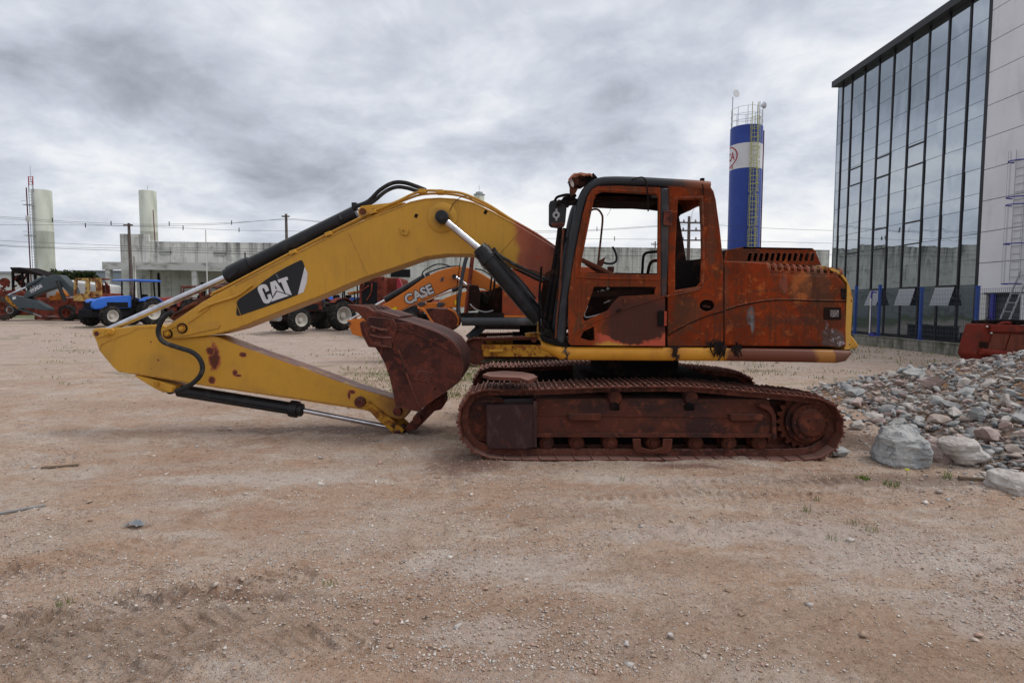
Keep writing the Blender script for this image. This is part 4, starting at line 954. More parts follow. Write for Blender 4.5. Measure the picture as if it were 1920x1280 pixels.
# raised cover with slots
out = [(1362, 467.5), (1393, 462), (1523, 464), (1528, 468), (1540, 496), (1357, 492)]
def slot(cx, cy, w, h, lean, n=5):
    p = []
    for k in range(n + 1): a_ = math.pi * k / n; p.append((cx + w / 2 * math.cos(a_) - lean, cy - h / 2 - w / 2 * math.sin(a_)))
    for k in range(n + 1): a_ = math.pi + math.pi * k / n; p.append((cx + w / 2 * math.cos(a_) + lean, cy + h / 2 - w / 2 * math.sin(a_)))
    return p
slots = [slot(1405.5 + 10.7 * i, 481, 7, 9.5, -1.1) for i in range(12)]
cov = MB().pp([out] + slots, DU + .42, DU + .435).build('louvre_cover', M['hood'], ex)
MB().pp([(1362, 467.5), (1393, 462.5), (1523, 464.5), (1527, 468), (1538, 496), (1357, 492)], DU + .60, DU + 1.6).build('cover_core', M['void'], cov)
z0_, z1_ = [P(1393, 462, DU + .42), P(1523, 464, DU + .42)]
MB().add([z0_, z1_, z1_ + Vector((0, 1.2, .0)), z0_ + Vector((0, 1.2, 0)), z0_ + Vector((0, 0, -.02)), z1_ + Vector((0, 0, -.02)), z1_ + Vector((0, 1.2, -.02)), z0_ + Vector((0, 1.2, -.02))],
         [(0, 1, 2, 3), (7, 6, 5, 4), (0, 4, 5, 1), (1, 5, 6, 2), (2, 6, 7, 3), (3, 7, 4, 0)]).build('cover_top', M['hood'], cov)
# pressed seam lines and badge recesses
def seam(pts, D, r_, mat, par, name='seam'): return MB().tube(catmull(px3(pts, D), 6), r_, 6).build(name, mat, par)
seam([(1362, 580), (1385, 573), (1413, 567), (1440, 563), (1470, 561.5), (1530, 563), (1586, 564)], DU - .0, .008, M['void'], house)
seam([(1362, 578), (1385, 571), (1413, 565), (1440, 561), (1470, 559.5), (1530, 561), (1586, 562)], DU - .004, .006, M['hood'], house, 'pressed_edge')
lk = MB().pp([(1545, 575), (1577, 575), (1577, 598), (1545, 598)], DU - .008, DU + .02).build('door_latch', M['void'], house)
MB().pp([(1557, 580), (1573, 580), (1573, 593), (1557, 593)], DU - .02, DU - .008).build('latch_handle', mottled('dull_latch', (.12, .10, .10), [((.25, .23, .23), 40, .5, .6)], .6), lk, bevel=.003)
MB().pp([(1577, 540), (1586, 540), (1586, 562), (1578, 558)], DU - .008, DU + .01).build('hinge', M['soot'], house)
# counterweight
cw = MB(); pf = [(1578, 508), (1588, 521), (1596, 540), (1600, 560), (1598, 600), (1595, 654), (1586, 654), (1587, 560), (1584, 526)]
pf = [(1556, 500), (1570, 504.5), (1580, 511)] + pf[1:6]; pw = [X2(x, y, DU) for x, y in pf]
nD = 16; vs = []
for k in range(nD + 1):
    tt = k / nD; yy = DU + .012 + 2.72 * tt; bul = .30 * (1 - (2 * tt - 1) ** 2)
    for (xw, zw) in pw: vs.append((xw + bul * (.75 if zw > 1.8 else 1), yy, zw + .06 * (1 - (2 * tt - 1) ** 4) * (zw > 2.0)))
    vs.append((wx(1587, DU) , yy, pw[-1][1])); vs.append((wx(1587, DU), yy, P(0, 530, DU).z)); vs.append((wx(1574, DU), yy, P(0, 514, DU).z)); vs.append((wx(1555, DU), yy, P(0, 505, DU).z))
m_ = len(pw) + 4
fs = [(k * m_ + i, k * m_ + (i + 1) % m_, (k + 1) * m_ + (i + 1) % m_, (k + 1) * m_ + i) for k in range(nD) for i in range(m_)] + [tuple(range(m_)), tuple(range((nD + 1) * m_ - 1, nD * m_ - 1, -1))]
cwo = cw.add(vs, fs).build('counterweight', M['cw'], ex)
lip = [P(1592, 622, 7.5), P(1602, 633, 7.5), P(1611, 646, 7.5), P(1609, 652, 7.5), P(1590, 653, 7.5)]
MB().poly([(p.x, p.z) for p in lip], 7.5, 8.8).build('counterweight_lip', M['yellow'], cwo, bevel=.03, seg=3)

# ---------------- boom (welded box) in the centre plane
DB = 7.93; DB2 = DC + (DC - DB)
boom_px = [(303, 625), (313, 613), (329, 601), (379, 567.5), (399, 556), (441, 533.7), (500, 503), (582, 460.6), (640, 432), (700, 404), (712, 401), (740, 390), (769, 378), (797, 372), (825, 370.5), (853, 372), (887, 379),
           (923, 396), (965, 418), (1008, 443.5), (1040, 464), (1080, 500), (1105, 545), (1112, 590), (1095, 603), (1074, 590), (1060, 548), (1022, 517), (1000, 508), (965, 500), (937, 489), (910, 482), (881, 478), (839, 477.5), (797, 483),
           (740, 503), (684, 521), (610, 553), (497, 597), (441, 619), (405, 628.5), (370, 633), (334, 637), (312, 634)]
boom = MB().pp(boom_px, DB, DB2).build('boom', M['boom'], ex, bevel=.012)
mb = MB()   # flanges standing proud along the edges, weld lines
up_e = boom_px[5:19]; lo_e = boom_px[27:41]
MB().tube(px3([(x, y + 2.2) for x, y in up_e], DB - .002), .007, 6).build('upper_weld', M['boom'], boom)
MB().tube(px3([(x, y - 2.5) for x, y in lo_e], DB - .002), .007, 6).build('lower_weld', M['boom'], boom)
for a_, b2 in (((653, 436), (690, 517)), ((432, 541), (459, 611)), ((978, 430), (925, 488))):
    MB().tube(px3([a_, b2], DB), .006, 6).build('cross_weld', M['boom'], boom)
c = P(829, 408, DB); MB().rings(c + Vector((0, -.02, 0)), c + Vector((0, .02, 0)), [(0, .05), (0, .19), (.006, .2), (.03, .2)], 40).build('pivot_boss', M['boom'], boom)
# cast nose ribs
def capsule(a, b2, r_, n=8):
    a = Vector((*a, 0)); b2 = Vector((*b2, 0)); d = (b2 - a).normalized(); q_ = Vector((-d.y, d.x, 0)); base = math.atan2(q_.y, q_.x); o = []
    for k in range(n + 1): t_ = base + math.pi * k / n; o.append((a.x + r_ * math.cos(t_), a.y + r_ * math.sin(t_)))
    for k in range(n + 1): t_ = base + math.pi + math.pi * k / n; o.append((b2.x + r_ * math.cos(t_), b2.y + r_ * math.sin(t_)))
    return o
nose = MB().pp([(305, 624), (314, 613), (330, 604), (383, 568), (391, 569), (394, 574), (391, 581), (352, 608), (355, 613), (401, 603.5), (410, 606), (413, 611), (410, 617), (350, 630), (335, 634), (313, 634)], DB - .014, DB + .01).build('boom_nose', M['boom'], boom, bevel=.006)
for x_, y_, r_ in ((342, 616.5, .052), (315, 627.5, .048)):
    c = P(x_, y_, DB - .02); p_ = MB().cyl(c + Vector((0, -.028, 0)), c + Vector((0, .6, 0)), r_, n=24).build('pin', M['yellow_rusty'], boom)
    MB().cyl(c + Vector((0, -.045, 0)), c + Vector((0, -.02, 0)), r_ * .55, n=16).build('pin_bolt', M['yellow'], p_)
    MB().cyl(c + Vector((0, -.010, 0)), c + Vector((0, .01, 0)), r_ * 1.3, n=24).build('pin_washer', M['soot'], p_)
MB().pp([(749, 426), (766, 432), (763, 442), (752, 440)], DB - .03, DB).build('hose_bracket', M['yellow'], boom, bevel=.004)
c = P(756, 433, DB - .03); MB().cyl(c, c + Vector((0, -.015, 0)), .014, n=8).build('bracket_bolt', M['yellow_rusty'], boom)
for x_, y_ in ((780, 405), (910, 398)):
    c = P(x_, y_, DB); MB().box(c, (.04, .012, .05), (0, .5, 0)).build('lug', M['soot'], boom)
# decal
Z64 = lambda L, sc=6.4, ox=430, oy=480: [(ox + a_ / sc, oy + b2 / sc) for a_, b2 in L]
dec = MB().pp(Z64([(92, 552), (104, 534), (130, 512), (300, 398), (440, 288), (560, 205), (700, 128), (845, 58), (862, 55), (880, 68), (902, 130), (820, 470), (640, 540), (400, 628), (118, 724), (95, 722), (82, 700)]), DB - .004, DB).build('decal_panel', M['decal_black'], boom)
MB().pp(Z64([(903, 135), (938, 210), (930, 318), (888, 440), (822, 468)]), DB - .0045, DB - .001).build('decal_stripe', M['decal_white'], dec)
Z16 = lambda L: [(470 + a_ / 16, 505 + b2 / 16) for a_, b2 in L]
Cl = [(212, 570), (235, 520), (300, 480), (380, 462), (440, 465), (490, 505), (520, 560), (552, 650), (455, 695), (425, 620), (400, 578), (365, 578), (345, 600), (355, 640), (455, 880), (490, 925), (520, 915), (528, 888), (495, 775), (590, 748), (640, 850), (645, 900), (560, 1022), (470, 1040), (400, 1015), (350, 940), (230, 680), (212, 620)]
A1 = [(580, 405), (745, 345), (1008, 722), (800, 655), (778, 645), (765, 650), (658, 828), (640, 740)]
A2 = [(725, 478), (792, 592), (742, 612)]
Tl = [(800, 330), (1090, 228), (1128, 318), (1060, 348), (1232, 775), (1195, 780), (1052, 738), (915, 392), (848, 418)]
Tri = [(785, 690), (800, 683), (1150, 796), (1140, 806), (605, 988), (612, 968)]
for nm, lp in (('letter', [Cl]), ('letter', [A1, A2]), ('letter', [Tl]), ('emblem_triangle', [Tri])):
    MB().pp([Z16(l) for l in lp], DB - .0055, DB - .003).build(nm, M['decal_white'], dec)

# arm cylinder on top of the boom
A0, A1_ = P(668, 400, DC), P(446, 510, DC); RD0 = P(424, 521, DC); RD1 = P(203, 620, DC)
ac = MB().cyl(A0, A1_, .105, n=28); dv = (A1_ - A0).normalized()
ac = ac.build('arm_cylinder', M['black'], ex)
MB().rings(P(470, 498, DC), P(424, 521, DC), [(0, .1), (.0, .125), (.06, .13), (.30, .13), (.31, .115), (.37, .11), (.375, .05)], 28).build('gland', M['black'], ac)
MB().cyl(RD0, RD1, .044, n=20).build('piston_rod', M['chrome'], ac)
MB().bar(P(428, 521, DC - .13), P(446, 506, DC - .13), .03, .05).build('port_block', M['black'], ac)
c = P(639, 414, DC - .11); MB().cyl(c, c + Vector((-.03, 0, .06)), .028, n=10).build('port', M['black'], ac)
br = MB().pp([(670, 395), (676, 387), (690, 385), (735, 380), (760, 380), (700, 407), (680, 411), (672, 405)], DC - .15, DC + .15).build('cylinder_bracket', M['yellow'], boom, bevel=.01)
for x_, y_ in ((680, 397.5), (701, 396)):
    c = P(x_, y_, DC - .15); MB().cyl(c + Vector((0, -.02, 0)), c + Vector((0, .32, 0)), .045 if x_ < 690 else .03, n=18).build('pin', M['rustpipe'], br)
c = P(665, 388, DC - .05); MB().box(c, (.07, .1, .1)).build('valve_block', M['black'], ac, bevel=.01)
for pts, r_ in (([(664, 389), (690, 378), (712, 357), (735, 344), (757, 343), (780, 350), (798, 357)], .028), ([(680, 388), (700, 378), (722, 360), (742, 351.5), (762, 353), (785, 360), (800, 363)], .026)):
    MB().tube(catmull(px3(pts, DC - .1), 8), r_, 10).build('top_hose', M['rubber'], boom)
for pts, r_, D_ in (([(398, 551), (420, 541), (460, 520), (580, 457), (700, 397), (745, 378), (772, 365), (797, 358), (830, 359), (862, 362), (890, 372), (920, 387), (960, 412.5), (1005, 438.5), (1045, 466)], .018, DB + .05),
                    ([(395, 555), (460, 524), (582, 461), (700, 401), (760, 375), (800, 364), (860, 367), (915, 389), (960, 415), (1012, 445), (1045, 470)], .016, DB + .12),
                    ([(372, 585), (385, 577), (400, 570), (432, 560), (450, 552), (472, 535)], .018, DB - .02)):
    MB().tube(catmull(px3(pts, D_), 6), r_, 8).build('hydraulic_pipe', M['boom'], boom)
for x_, y_ in ((792, 360), (825, 361), (552, 474), (618, 440), (700, 399)):
    MB().box(P(x_, y_, DB + .06), (.09, .16, .05), (0, R(-20 if x_ < 780 else 0), 0)).build('pipe_clamp', M['yellow'], boom, bevel=.006)
# worn bits between boom nose and arm: fittings and hoses
mb = MB(); rg = random.Random(3)
for k in range(16):
    t_ = k / 15; x_ = 325 + 70 * t_; y_ = 592 - 38 * t_; c = P(x_, y_, DC + rg.uniform(-.15, .15)); mb.cyl(c, c + Vector((.06, rg.uniform(-.03, .03), .03)), rg.uniform(.015, .035), n=8)
mb.build('hose_fittings', M['rustpipe'], boom)
for a_, b2 in (((330, 600), (398, 558)), ((322, 598), (372, 572))):
    MB().tube(catmull(px3([a_, ((a_[0] + b2[0]) / 2, (a_[1] + b2[1]) / 2 - 3), b2], DC - .05), 6), .03, 8).build('hose', M['rustpipe'], boom)
seamw = MB().tube(catmull(px3([(843, 395), (850, 382), (862, 371), (875, 368), (885, 374)], DB - .03), 6), .005, 5).build('grease_line', M['rubber'], boom)
MB().tube(catmull(px3([(305, 622), (318, 618), (330, 612)], DB - .03), 4), .008, 6).build('grease_line', M['yellow'], boom)

# boom cylinders, one each side
for side, D_ in ((0, 7.76), (1, DC + .40)):
    j = D_ - 7.76
    off = Vector((0, j, 0))
    pin, r0, r1, b0, b1 = [P(x, y, 7.76) + off for x, y in ((829, 408), (838, 417), (906, 473), (903, 470), (1012, 598))]
    cyl = MB().cyl(b0, b1, .118, n=28).build('boom_cylinder', M['black'], ex)
    MB().cyl(b0 - (b1 - b0).normalized() * .05, b0 + (b1 - b0).normalized() * .16, .098, .135, n=28).build('gland', M['black'], cyl)
    MB().cyl(r0, r1, .048, n=20).build('piston_rod', M['chrome'], cyl)
    MB().rings(pin + Vector((0, -.09, 0)), pin, [(0, .03), (0, .07), (.01, .085), (.17, .085), (.17, .03)], 24).build('rod_eye', M['black'], cyl)
    MB().cyl(pin + Vector((0, -.105, 0)), pin + Vector((0, .3, 0)), .04, n=16).build('pin', M['black'], cyl)
    MB().tube(catmull([P(x, y, 7.70) + off for x, y in ((925, 465), (935, 478), (960, 493), (990, 508), (1015, 520), (1040, 528))], 5), .022, 8).build('cylinder_hose', M['rubber'], cyl)
    MB().tube([P(x, y, 7.66) + off for x, y in ((925, 470), (960, 508), (985, 535), (1004, 560))], .014, 8).build('cylinder_pipe', M['black'], cyl)

# ---------------- arm (stick)
DS = 7.98; DS2 = DC + (DC - DS)
stick_px = [(172.5, 624), (174, 619), (180, 617), (195, 617.5), (212, 616.5), (232, 615.5), (253, 612), (293, 609.5), (310, 612), (333, 636), (360, 634), (397, 631), (410, 633.5), (466, 655), (556, 686), (669, 727), (737, 747), (762, 752),
            (770, 768), (760, 784), (748, 787), (726, 781), (682, 769), (620, 760), (556, 750), (460, 736), (368, 722), (222, 698.5), (212, 690), (187, 660), (181, 643)]
stick = MB().pp(stick_px, DS, DS2).build('arm', M['stick'], ex, bevel=.012)
MB().tube(px3([(237, 627), (205, 640), (190, 648), (187, 658)], DS), .008, 6).build('edge_weld', M['stick'], stick)
MB().tube(px3([(x, y + 2.5) for x, y in ((238, 626), (258, 614), (295, 612.5))], DS), .007, 6).build('edge_weld', M['stick'], stick)
MB().tube(px3([(225, 697), (300, 708), (368, 719.5), (460, 733), (556, 747), (680, 766)], DS), .007, 6).build('edge_weld', M['stick'], stick)
ear = MB().pp([(172.5, 624), (175, 619), (183, 617), (210, 617), (214, 621), (213, 628), (205, 631), (183, 635), (175, 632)], DS - .02, DS + .02).build('cylinder_ear', M['stick'], stick, bevel=.008)
c = P(204, 626, DS); pn = MB().cyl(c + Vector((0, -.045, 0)), c + Vector((0, .4, 0)), .038, n=18).build('pin', M['yellow_rusty'], stick)
MB().cyl(c + Vector((0, -.055, 0)), c + Vector((0, -.04, 0)), .018, n=10).build('pin_bolt', M['yellow'], pn)
c = P(181, 627, DS - .022); MB().cyl(c, c + Vector((0, .02, 0)), .035, n=14).build('ear_stain', M['bucket'], stick)
MB().pp([(250, 705), (262, 706), (322, 722), (330, 726), (324, 737), (306, 737), (292, 731)], DS, DS2).build('cylinder_lug', M['stick'], stick, bevel=.01)
MB().pp([(288, 714), (299, 716), (325, 726), (323, 735), (318, 737), (306, 731), (290, 723)], DS - .02, DS + .0).build('lug_plate', M['yellow'], stick, bevel=.006)
c = P(295.5, 720.5, DS - .02); MB().cyl(c + Vector((0, -.03, 0)), c + Vector((0, .3, 0)), .032, n=16).build('pin', M['yellow_rusty'], stick)
# bucket cylinder under the arm
b0, b1, g1, r1 = [P(x, y, DC) for x, y in ((336, 733), (545, 766), (571, 770), (732, 801))]
bc = MB().cyl(b0, b1, .088, n=24).build('bucket_cylinder', M['black'], ex)
MB().rings(b1, g1, [(0, .09), (.0, .115), (.02, .118), (.11, .118), (.115, .095), (.17, .09), (.19, .05)], 24).build('gland', M['black'], bc)
MB().cyl(g1, r1, .036, n=18).build('piston_rod', M['chrome'], bc)
c = P(324, 731, DC); MB().cyl(c + Vector((0, -.07, 0)), c + Vector((0, .07, 0)), .06, n=20).build('rod_eye', M['black'], bc)
MB().tube(px3([(350, 741), (450, 757), (540, 772)], DC - .09), .012, 6).build('cylinder_pipe', M['black'], bc)
MB().tube(catmull(px3([(324, 585), (312, 592), (303, 603), (297, 620), (300, 634), (310, 644), (336, 653), (360, 661), (374, 673), (380, 690), (375, 706), (360, 721), (345, 729), (330, 735)], 7.80), 8), .032, 12).build('arm_hose', M['rubber'], ex)
# linkage
c = P(676.5, 753, DS); MB().rings(c + Vector((0, -.09, 0)), c, [(0, .03), (0, .045), (.02, .048), (.021, .07), (.05, .075), (.4, .075)], 20).build('pin', M['bucket'], stick)
for D_ in (DS - .045, DS2 + .005):
    lk1 = [X2(x, y, DS - .045) for x, y in ((683, 760), (692, 753), (720, 775), (752, 800), (758, 806), (752, 815), (738, 813), (706, 785))]
    MB().poly(lk1, D_, D_ + .04).build('side_link', M['yellow_rusty'], ex, bevel=.006)
lk2 = [(765, 797), (800, 758), (815, 737), (824, 733), (834, 740), (836, 755), (828, 768), (815, 771), (792, 795), (780, 806), (766, 809), (758, 804)]
MB().pp(lk2, DS + .02, DS2 - .02).build('bucket_link', M['bucket'], ex, bevel=.015)
for x_, y_ in ((821, 756), (783, 786), (746, 771)):
    c = P(x_, y_, DS - .02); MB().rings(c + Vector((0, -.05, 0)), c, [(0, .03), (0, .055), (.02, .06), (.05, .065), (.5, .065)], 20).build('pin', M['bucket'], ex)
c = P(752, 806, DC); MB().cyl(c + Vector((0, -.25, 0)), c + Vector((0, .25, 0)), .05, n=16).build('pin', M['bucket'], ex)
# ---------------- bucket
BK0, BK1 = 7.52, DC + (DC - 7.52)
side_px = [(691, 583), (710, 586), (742, 597), (779, 607), (822, 623), (851, 641), (866, 667), (869.5, 691), (864, 713), (842, 731), (801, 759), (783, 772), (764, 768), (742, 762), (737, 735), (730, 706), (722, 683), (712, 664), (704, 652), (691, 651), (685, 640), (678, 626), (674, 606), (680, 602), (687, 604)]
bk = None
for D_ in (BK0, BK1 - .04):
    o = MB().poly([X2(x, y, BK0) for x, y in side_px], D_, D_ + .04).build('bucket' if bk is None else 'side_plate', M['bucket'], ex if bk is None else bk, bevel=.008)
    bk = bk or o
outer = [Vector((*X2(x, y, BK0), 0)) for x, y in ((691, 583), (742, 597), (779, 607), (822, 623), (851, 641), (866, 667), (869.5, 691), (864, 713), (842, 731), (801, 759), (783, 772))]
outer = catmull(outer, 5); cen_ = Vector((*X2(780, 680, BK0), 0))
inn = [p + (cen_ - p).normalized() * .035 for p in outer]
MB().poly([(p.x, p.y) for p in outer] + [(p.x, p.y) for p in reversed(inn)], BK0 + .042, BK1 - .042).build('bucket_shell', M['bucket'], bk)
band = [(735, 604), (779, 607.5), (822, 623.5), (851, 641.5), (864, 664), (846, 662), (820, 645), (780, 628), (737, 618)]
MB().pp(band, BK0 - .014, BK0 - .001).build('wear_plate', M['bucket'], bk, bevel=.005)
MB().pp([(690, 594), (738, 598), (745, 612), (738, 640), (731, 650), (714, 650), (704, 650), (695, 646), (684, 625), (680, 610)], BK0 - .03, BK0 - .001).build('side_cutter', M['bucket'], bk, bevel=.01)
for pts in (((695, 613), (712, 618), (726, 620)), ((694, 628), (712, 633), (734, 634)), ((702, 644), (716, 649), (734, 651))):
    MB().tube(catmull(px3(pts, BK0 - .035), 4), .016, 8).build('cutter_rib', M['bucket'], bk)
for x_, y_ in ((701.5, 619), (723, 622), (712, 645), (731, 648)):
    c = P(x_, y_, BK0 - .03); MB().cyl(c, c + Vector((0, -.03, 0)), .024, n=10).build('cutter_bolt', M['bucket'], bk)
MB().tube(px3([(745, 650), (752, 668), (764, 705), (775, 735), (788, 764)], BK0 - .004), .014, 8).build('side_rib', M['bucket'], bk)
pl_ = MB().pp([(784, 694), (811, 699), (805, 718), (778, 712)], BK0 - .012, BK0).build('capacity_plate', M['bucket'], bk, bevel=.003)
for pts in (((790, 699), (787, 711)), ((793.4, 710.2), (793.8, 710.3)), ((797, 701.5), (803, 702.5), (799, 706), (802.5, 708.5), (800.5, 712.5), (795, 712))):
    MB().tube(px3(pts, BK0 - .015), .0055, 5).build('capacity_mark', M['bucket'], pl_)
# cutting lip and teeth
q0, q1 = X2(690, 584, BK0), X2(745, 592, BK0)
for k in range(5):
    yy = BK0 + .08 + (BK1 - BK0 - .16) * k / 4; hw = .055
    tp = [(651, 571), (655, 577), (672, 588), (686, 602), (698, 602), (706, 594), (702, 584), (690, 576), (672, 573)]
    MB().poly([X2(x, y, BK0) for x, y in tp], yy - hw - .03, yy + hw - .03).build('bucket_tooth', M['bucket'], bk, bevel=.012)
MB().poly([X2(x, y, BK0) for x, y in ((686, 581), (712, 584), (745, 594), (745, 602), (694, 592))], BK0 + .04, BK1 - .04).build('cutting_lip', M['bucket'], bk)

# ---------------- cab
DK = 6.80; DK2 = 7.78
# outer black tube frame
fr_px = [(1052, 642), (1054, 610), (1059, 565), (1066, 520), (1074, 470), (1082, 425), (1089, 390), (1096, 367), (1107, 351), (1124, 341.5), (1150, 339), (1200, 340), (1260, 343), (1310, 346), (1332, 348)]
cabf = None
for D_ in (DK, DK2):
    pts = [P(x, y, DK) + Vector((0, D_ - DK + (.05 if D_ == DK else -.05), 0)) for x, y in fr_px]
    o = MB().tube(catmull(pts, 6), .062, 14).build('cab' if cabf is None else 'far_pillar', M['pillar'], ex if cabf is None else cabf)
    cabf = cabf or o
# cab side shell with openings
shell = [(1252, 352), (1250, 345), (1316, 343), (1325, 344.5), (1332, 349), (1338, 358), (1342, 373), (1345, 395), (1350, 430), (1355, 478), (1357, 500), (1357.5, 648), (1252, 648)]
win = [(1271, 374), (1312, 373), (1315, 430), (1316, 486), (1314, 528), (1308, 536), (1266, 543.5), (1266, 480)]
oval = [(1326 + 14 * math.cos(a_), 572 + 11 * math.sin(a_)) for a_ in [k * math.pi / 8 for k in range(16)]]
sidep = MB().pp([shell, win, oval], DK, DK + .05).build('rear_side_panel', M['hood'], cabf, bevel=.008)
MB().tube(catmull(px3([(1266, 374), (1268, 371), (1312, 369), (1316, 372), (1318, 430), (1319, 486), (1317, 530), (1311, 539), (1264, 547)], DK), 4), .012, 6).build('window_rim', M['hood'], sidep)
MB().pp([(1308, 559), (1344, 559), (1344, 585), (1308, 585)], DK + .10, DK + .12).build('recess_back', M['void'], sidep)
MB().tube(px3([(1318, 573), (1332, 575)], DK + .04), .015, 6).build('recess_catch', M['rustpipe'], sidep)
MB().tube(catmull(px3([(1247, 632), (1275, 615), (1320, 594), (1357, 583)], DK - .001), 5), .007, 6).build('seam', M['void'], sidep)
MB().tube(px3([(1357.5, 500), (1357.8, 648)], DK - .002), .006, 6).build('seam', M['void'], sidep)
MB().tube(px3([(1249, 555), (1312, 541.5)], DK - .004), .010, 6).build('pressed_edge', M['hood'], sidep)
# rear closing sheet & roof
MB().pp([(1347, 490), (1352, 500), (1353, 648), (1346, 648)], DK + .05, DK2).build('cab_rear', M['hood'], cabf)
MB().pp([(1314, 347), (1324, 348), (1331, 355), (1336, 372), (1326, 374)], DK + .05, DK2).build('cab_rear_header', M['hood'], cabf)
rf = MB().pp([(1104, 352), (1124, 342), (1150, 339), (1260, 342), (1330, 347), (1334, 356), (1240, 354), (1130, 352), (1112, 362)], DK + .08, DK2 - .02).build('cab_roof', M['pillar'], cabf)
MB().pp([(1118, 368), (1150, 367), (1233, 371), (1233, 378), (1118, 376)], DK + .35, DK2 - .1).build('roof_lining', M['void'], rf)
# hanging burnt lining under the roof and rear corner
def sheet(pts, name, mat, par, th=.01):
    MB().add(pts + [p + Vector((0, th, 0)) for p in pts], [tuple(range(len(pts))), tuple(range(2 * len(pts) - 1, len(pts) - 1, -1))] + [(i, (i + 1) % len(pts), len(pts) + (i + 1) % len(pts), len(pts) + i) for i in range(len(pts))]).build(name, mat, par)
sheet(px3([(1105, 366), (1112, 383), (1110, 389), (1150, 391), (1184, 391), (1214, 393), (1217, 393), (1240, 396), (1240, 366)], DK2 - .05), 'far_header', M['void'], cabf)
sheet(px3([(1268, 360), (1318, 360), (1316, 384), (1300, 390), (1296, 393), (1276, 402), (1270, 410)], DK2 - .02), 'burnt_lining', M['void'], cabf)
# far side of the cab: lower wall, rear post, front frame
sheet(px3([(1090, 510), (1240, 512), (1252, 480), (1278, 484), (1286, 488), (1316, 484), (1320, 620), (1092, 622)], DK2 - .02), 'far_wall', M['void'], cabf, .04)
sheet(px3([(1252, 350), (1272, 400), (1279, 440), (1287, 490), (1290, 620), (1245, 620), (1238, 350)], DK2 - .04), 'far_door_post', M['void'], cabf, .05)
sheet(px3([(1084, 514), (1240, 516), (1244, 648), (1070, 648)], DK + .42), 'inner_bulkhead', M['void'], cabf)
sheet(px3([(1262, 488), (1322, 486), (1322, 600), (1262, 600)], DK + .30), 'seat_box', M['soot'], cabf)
# floor and front sill
MB().pp([(1016, 628), (1050, 636), (1060, 650), (1240, 650), (1240, 642), (1060, 640), (1030, 618)], DK + .05, DK2).build('cab_floor', M['soot'], cabf)
MB().pp([(1012, 628), (1052, 640), (1066, 642), (1066, 650), (1050, 650), (1018, 640)], DK - .01, DK + .3).build('front_sill', M['soot'], cabf, bevel=.01)
# front window frame: thin bars leaning forward
for pts, r_, D_, mt in (([(1050, 425), (1044, 470), (1032, 540), (1022, 600), (1019, 636)], .032, DK2 - .35, 'soot'), ([(1059, 428), (1052, 470), (1040, 545), (1030, 610), (1026, 636)], .028, DK + .42, 'soot'),
                        ([(1056, 430), (1053, 470), (1050, 540), (1044, 600), (1042, 634)], .012, DK + .02, 'rustpipe'), ([(1015, 500), (1011, 560), (1012, 620)], .014, DK2 - .2, 'soot'),
                        ([(1013, 545), (1018, 590), (1030, 622), (1046, 632)], .010, DK + .3, 'soot'), ([(1010, 560), (1022, 600), (1038, 628)], .007, DK + .4, 'black'),
                        ([(1042, 476), (1052, 466), (1062, 445)], .014, DK + .1, 'soot'), ([(1010, 605), (1030, 640)], .01, DK + .25, 'soot')):
    MB().tube(catmull(px3(pts, D_), 5), r_, 8).build('window_bar', M[mt], cabf)
sheet(px3([(1022, 512), (1046, 500), (1052, 560), (1050, 632), (1018, 628), (1012, 560)], DK2 - .05), 'console_back', M['void'], cabf)
sheet(px3([(1030, 537), (1048, 538), (1046, 563), (1028, 562)], DK2 - .12), 'console_box', M['rustpipe'], cabf, .1)
# door with two openings
dout = [(1066, 642), (1065.5, 600), (1066, 555), (1074, 498), (1083, 450), (1093, 400), (1101, 370), (1108, 356), (1120, 349), (1160, 348), (1238, 351), (1239, 555), (1247, 553), (1247.5, 648), (1070, 647)]
dwin = [(1088, 510), (1091, 486), (1103, 425), (1113, 375), (1120, 363), (1130, 359), (1230, 364), (1234, 370), (1233, 514), (1140, 513)]
dlow = [(1114, 537), (1229.5, 537), (1227.5, 551.5), (1162, 555), (1151, 566), (1140, 581), (1097, 602), (1093, 596), (1103, 570)]
dsm = [(1088.5, 633), (1094, 621), (1113.8, 611.6), (1115, 637), (1106, 638.5)]
door = MB().pp([dout, dwin, dlow, dsm], DK - .035, DK + .005).build('cab_door', M['door'], cabf, bevel=.006)
for pts, r_ in (([(1086, 512), (1089, 484), (1101, 424), (1111, 373), (1119, 360), (1130, 356), (1232, 361)], .010), ([(1081, 519.5), (1155, 522), (1232, 523.5)], .012), ([(1236, 362), (1236, 512)], .009)):
    MB().tube(catmull(px3(pts, DK - .036), 4), r_, 6).build('pressed_edge', M['door'], door)
MB().tube(px3([(1081, 624), (1110, 605), (1160, 583), (1205, 567), (1247, 554.5)], DK - .038), .009, 6).build('pressed_edge', M['door'], door)
MB().pp([(1242, 352), (1257, 352), (1257, 648), (1242, 648)], DK + .055, DK + .07).build('post_backing', M['void'], cabf)  # dark strip added behind the door gap to stop light leaking through
MB().pp([(1145, 560), (1238, 553), (1238, 560), (1232, 640), (1150, 640), (1128, 600), (1140, 578)], DK + .03, DK + .04).build('inner_door_skin', M['void'], door)
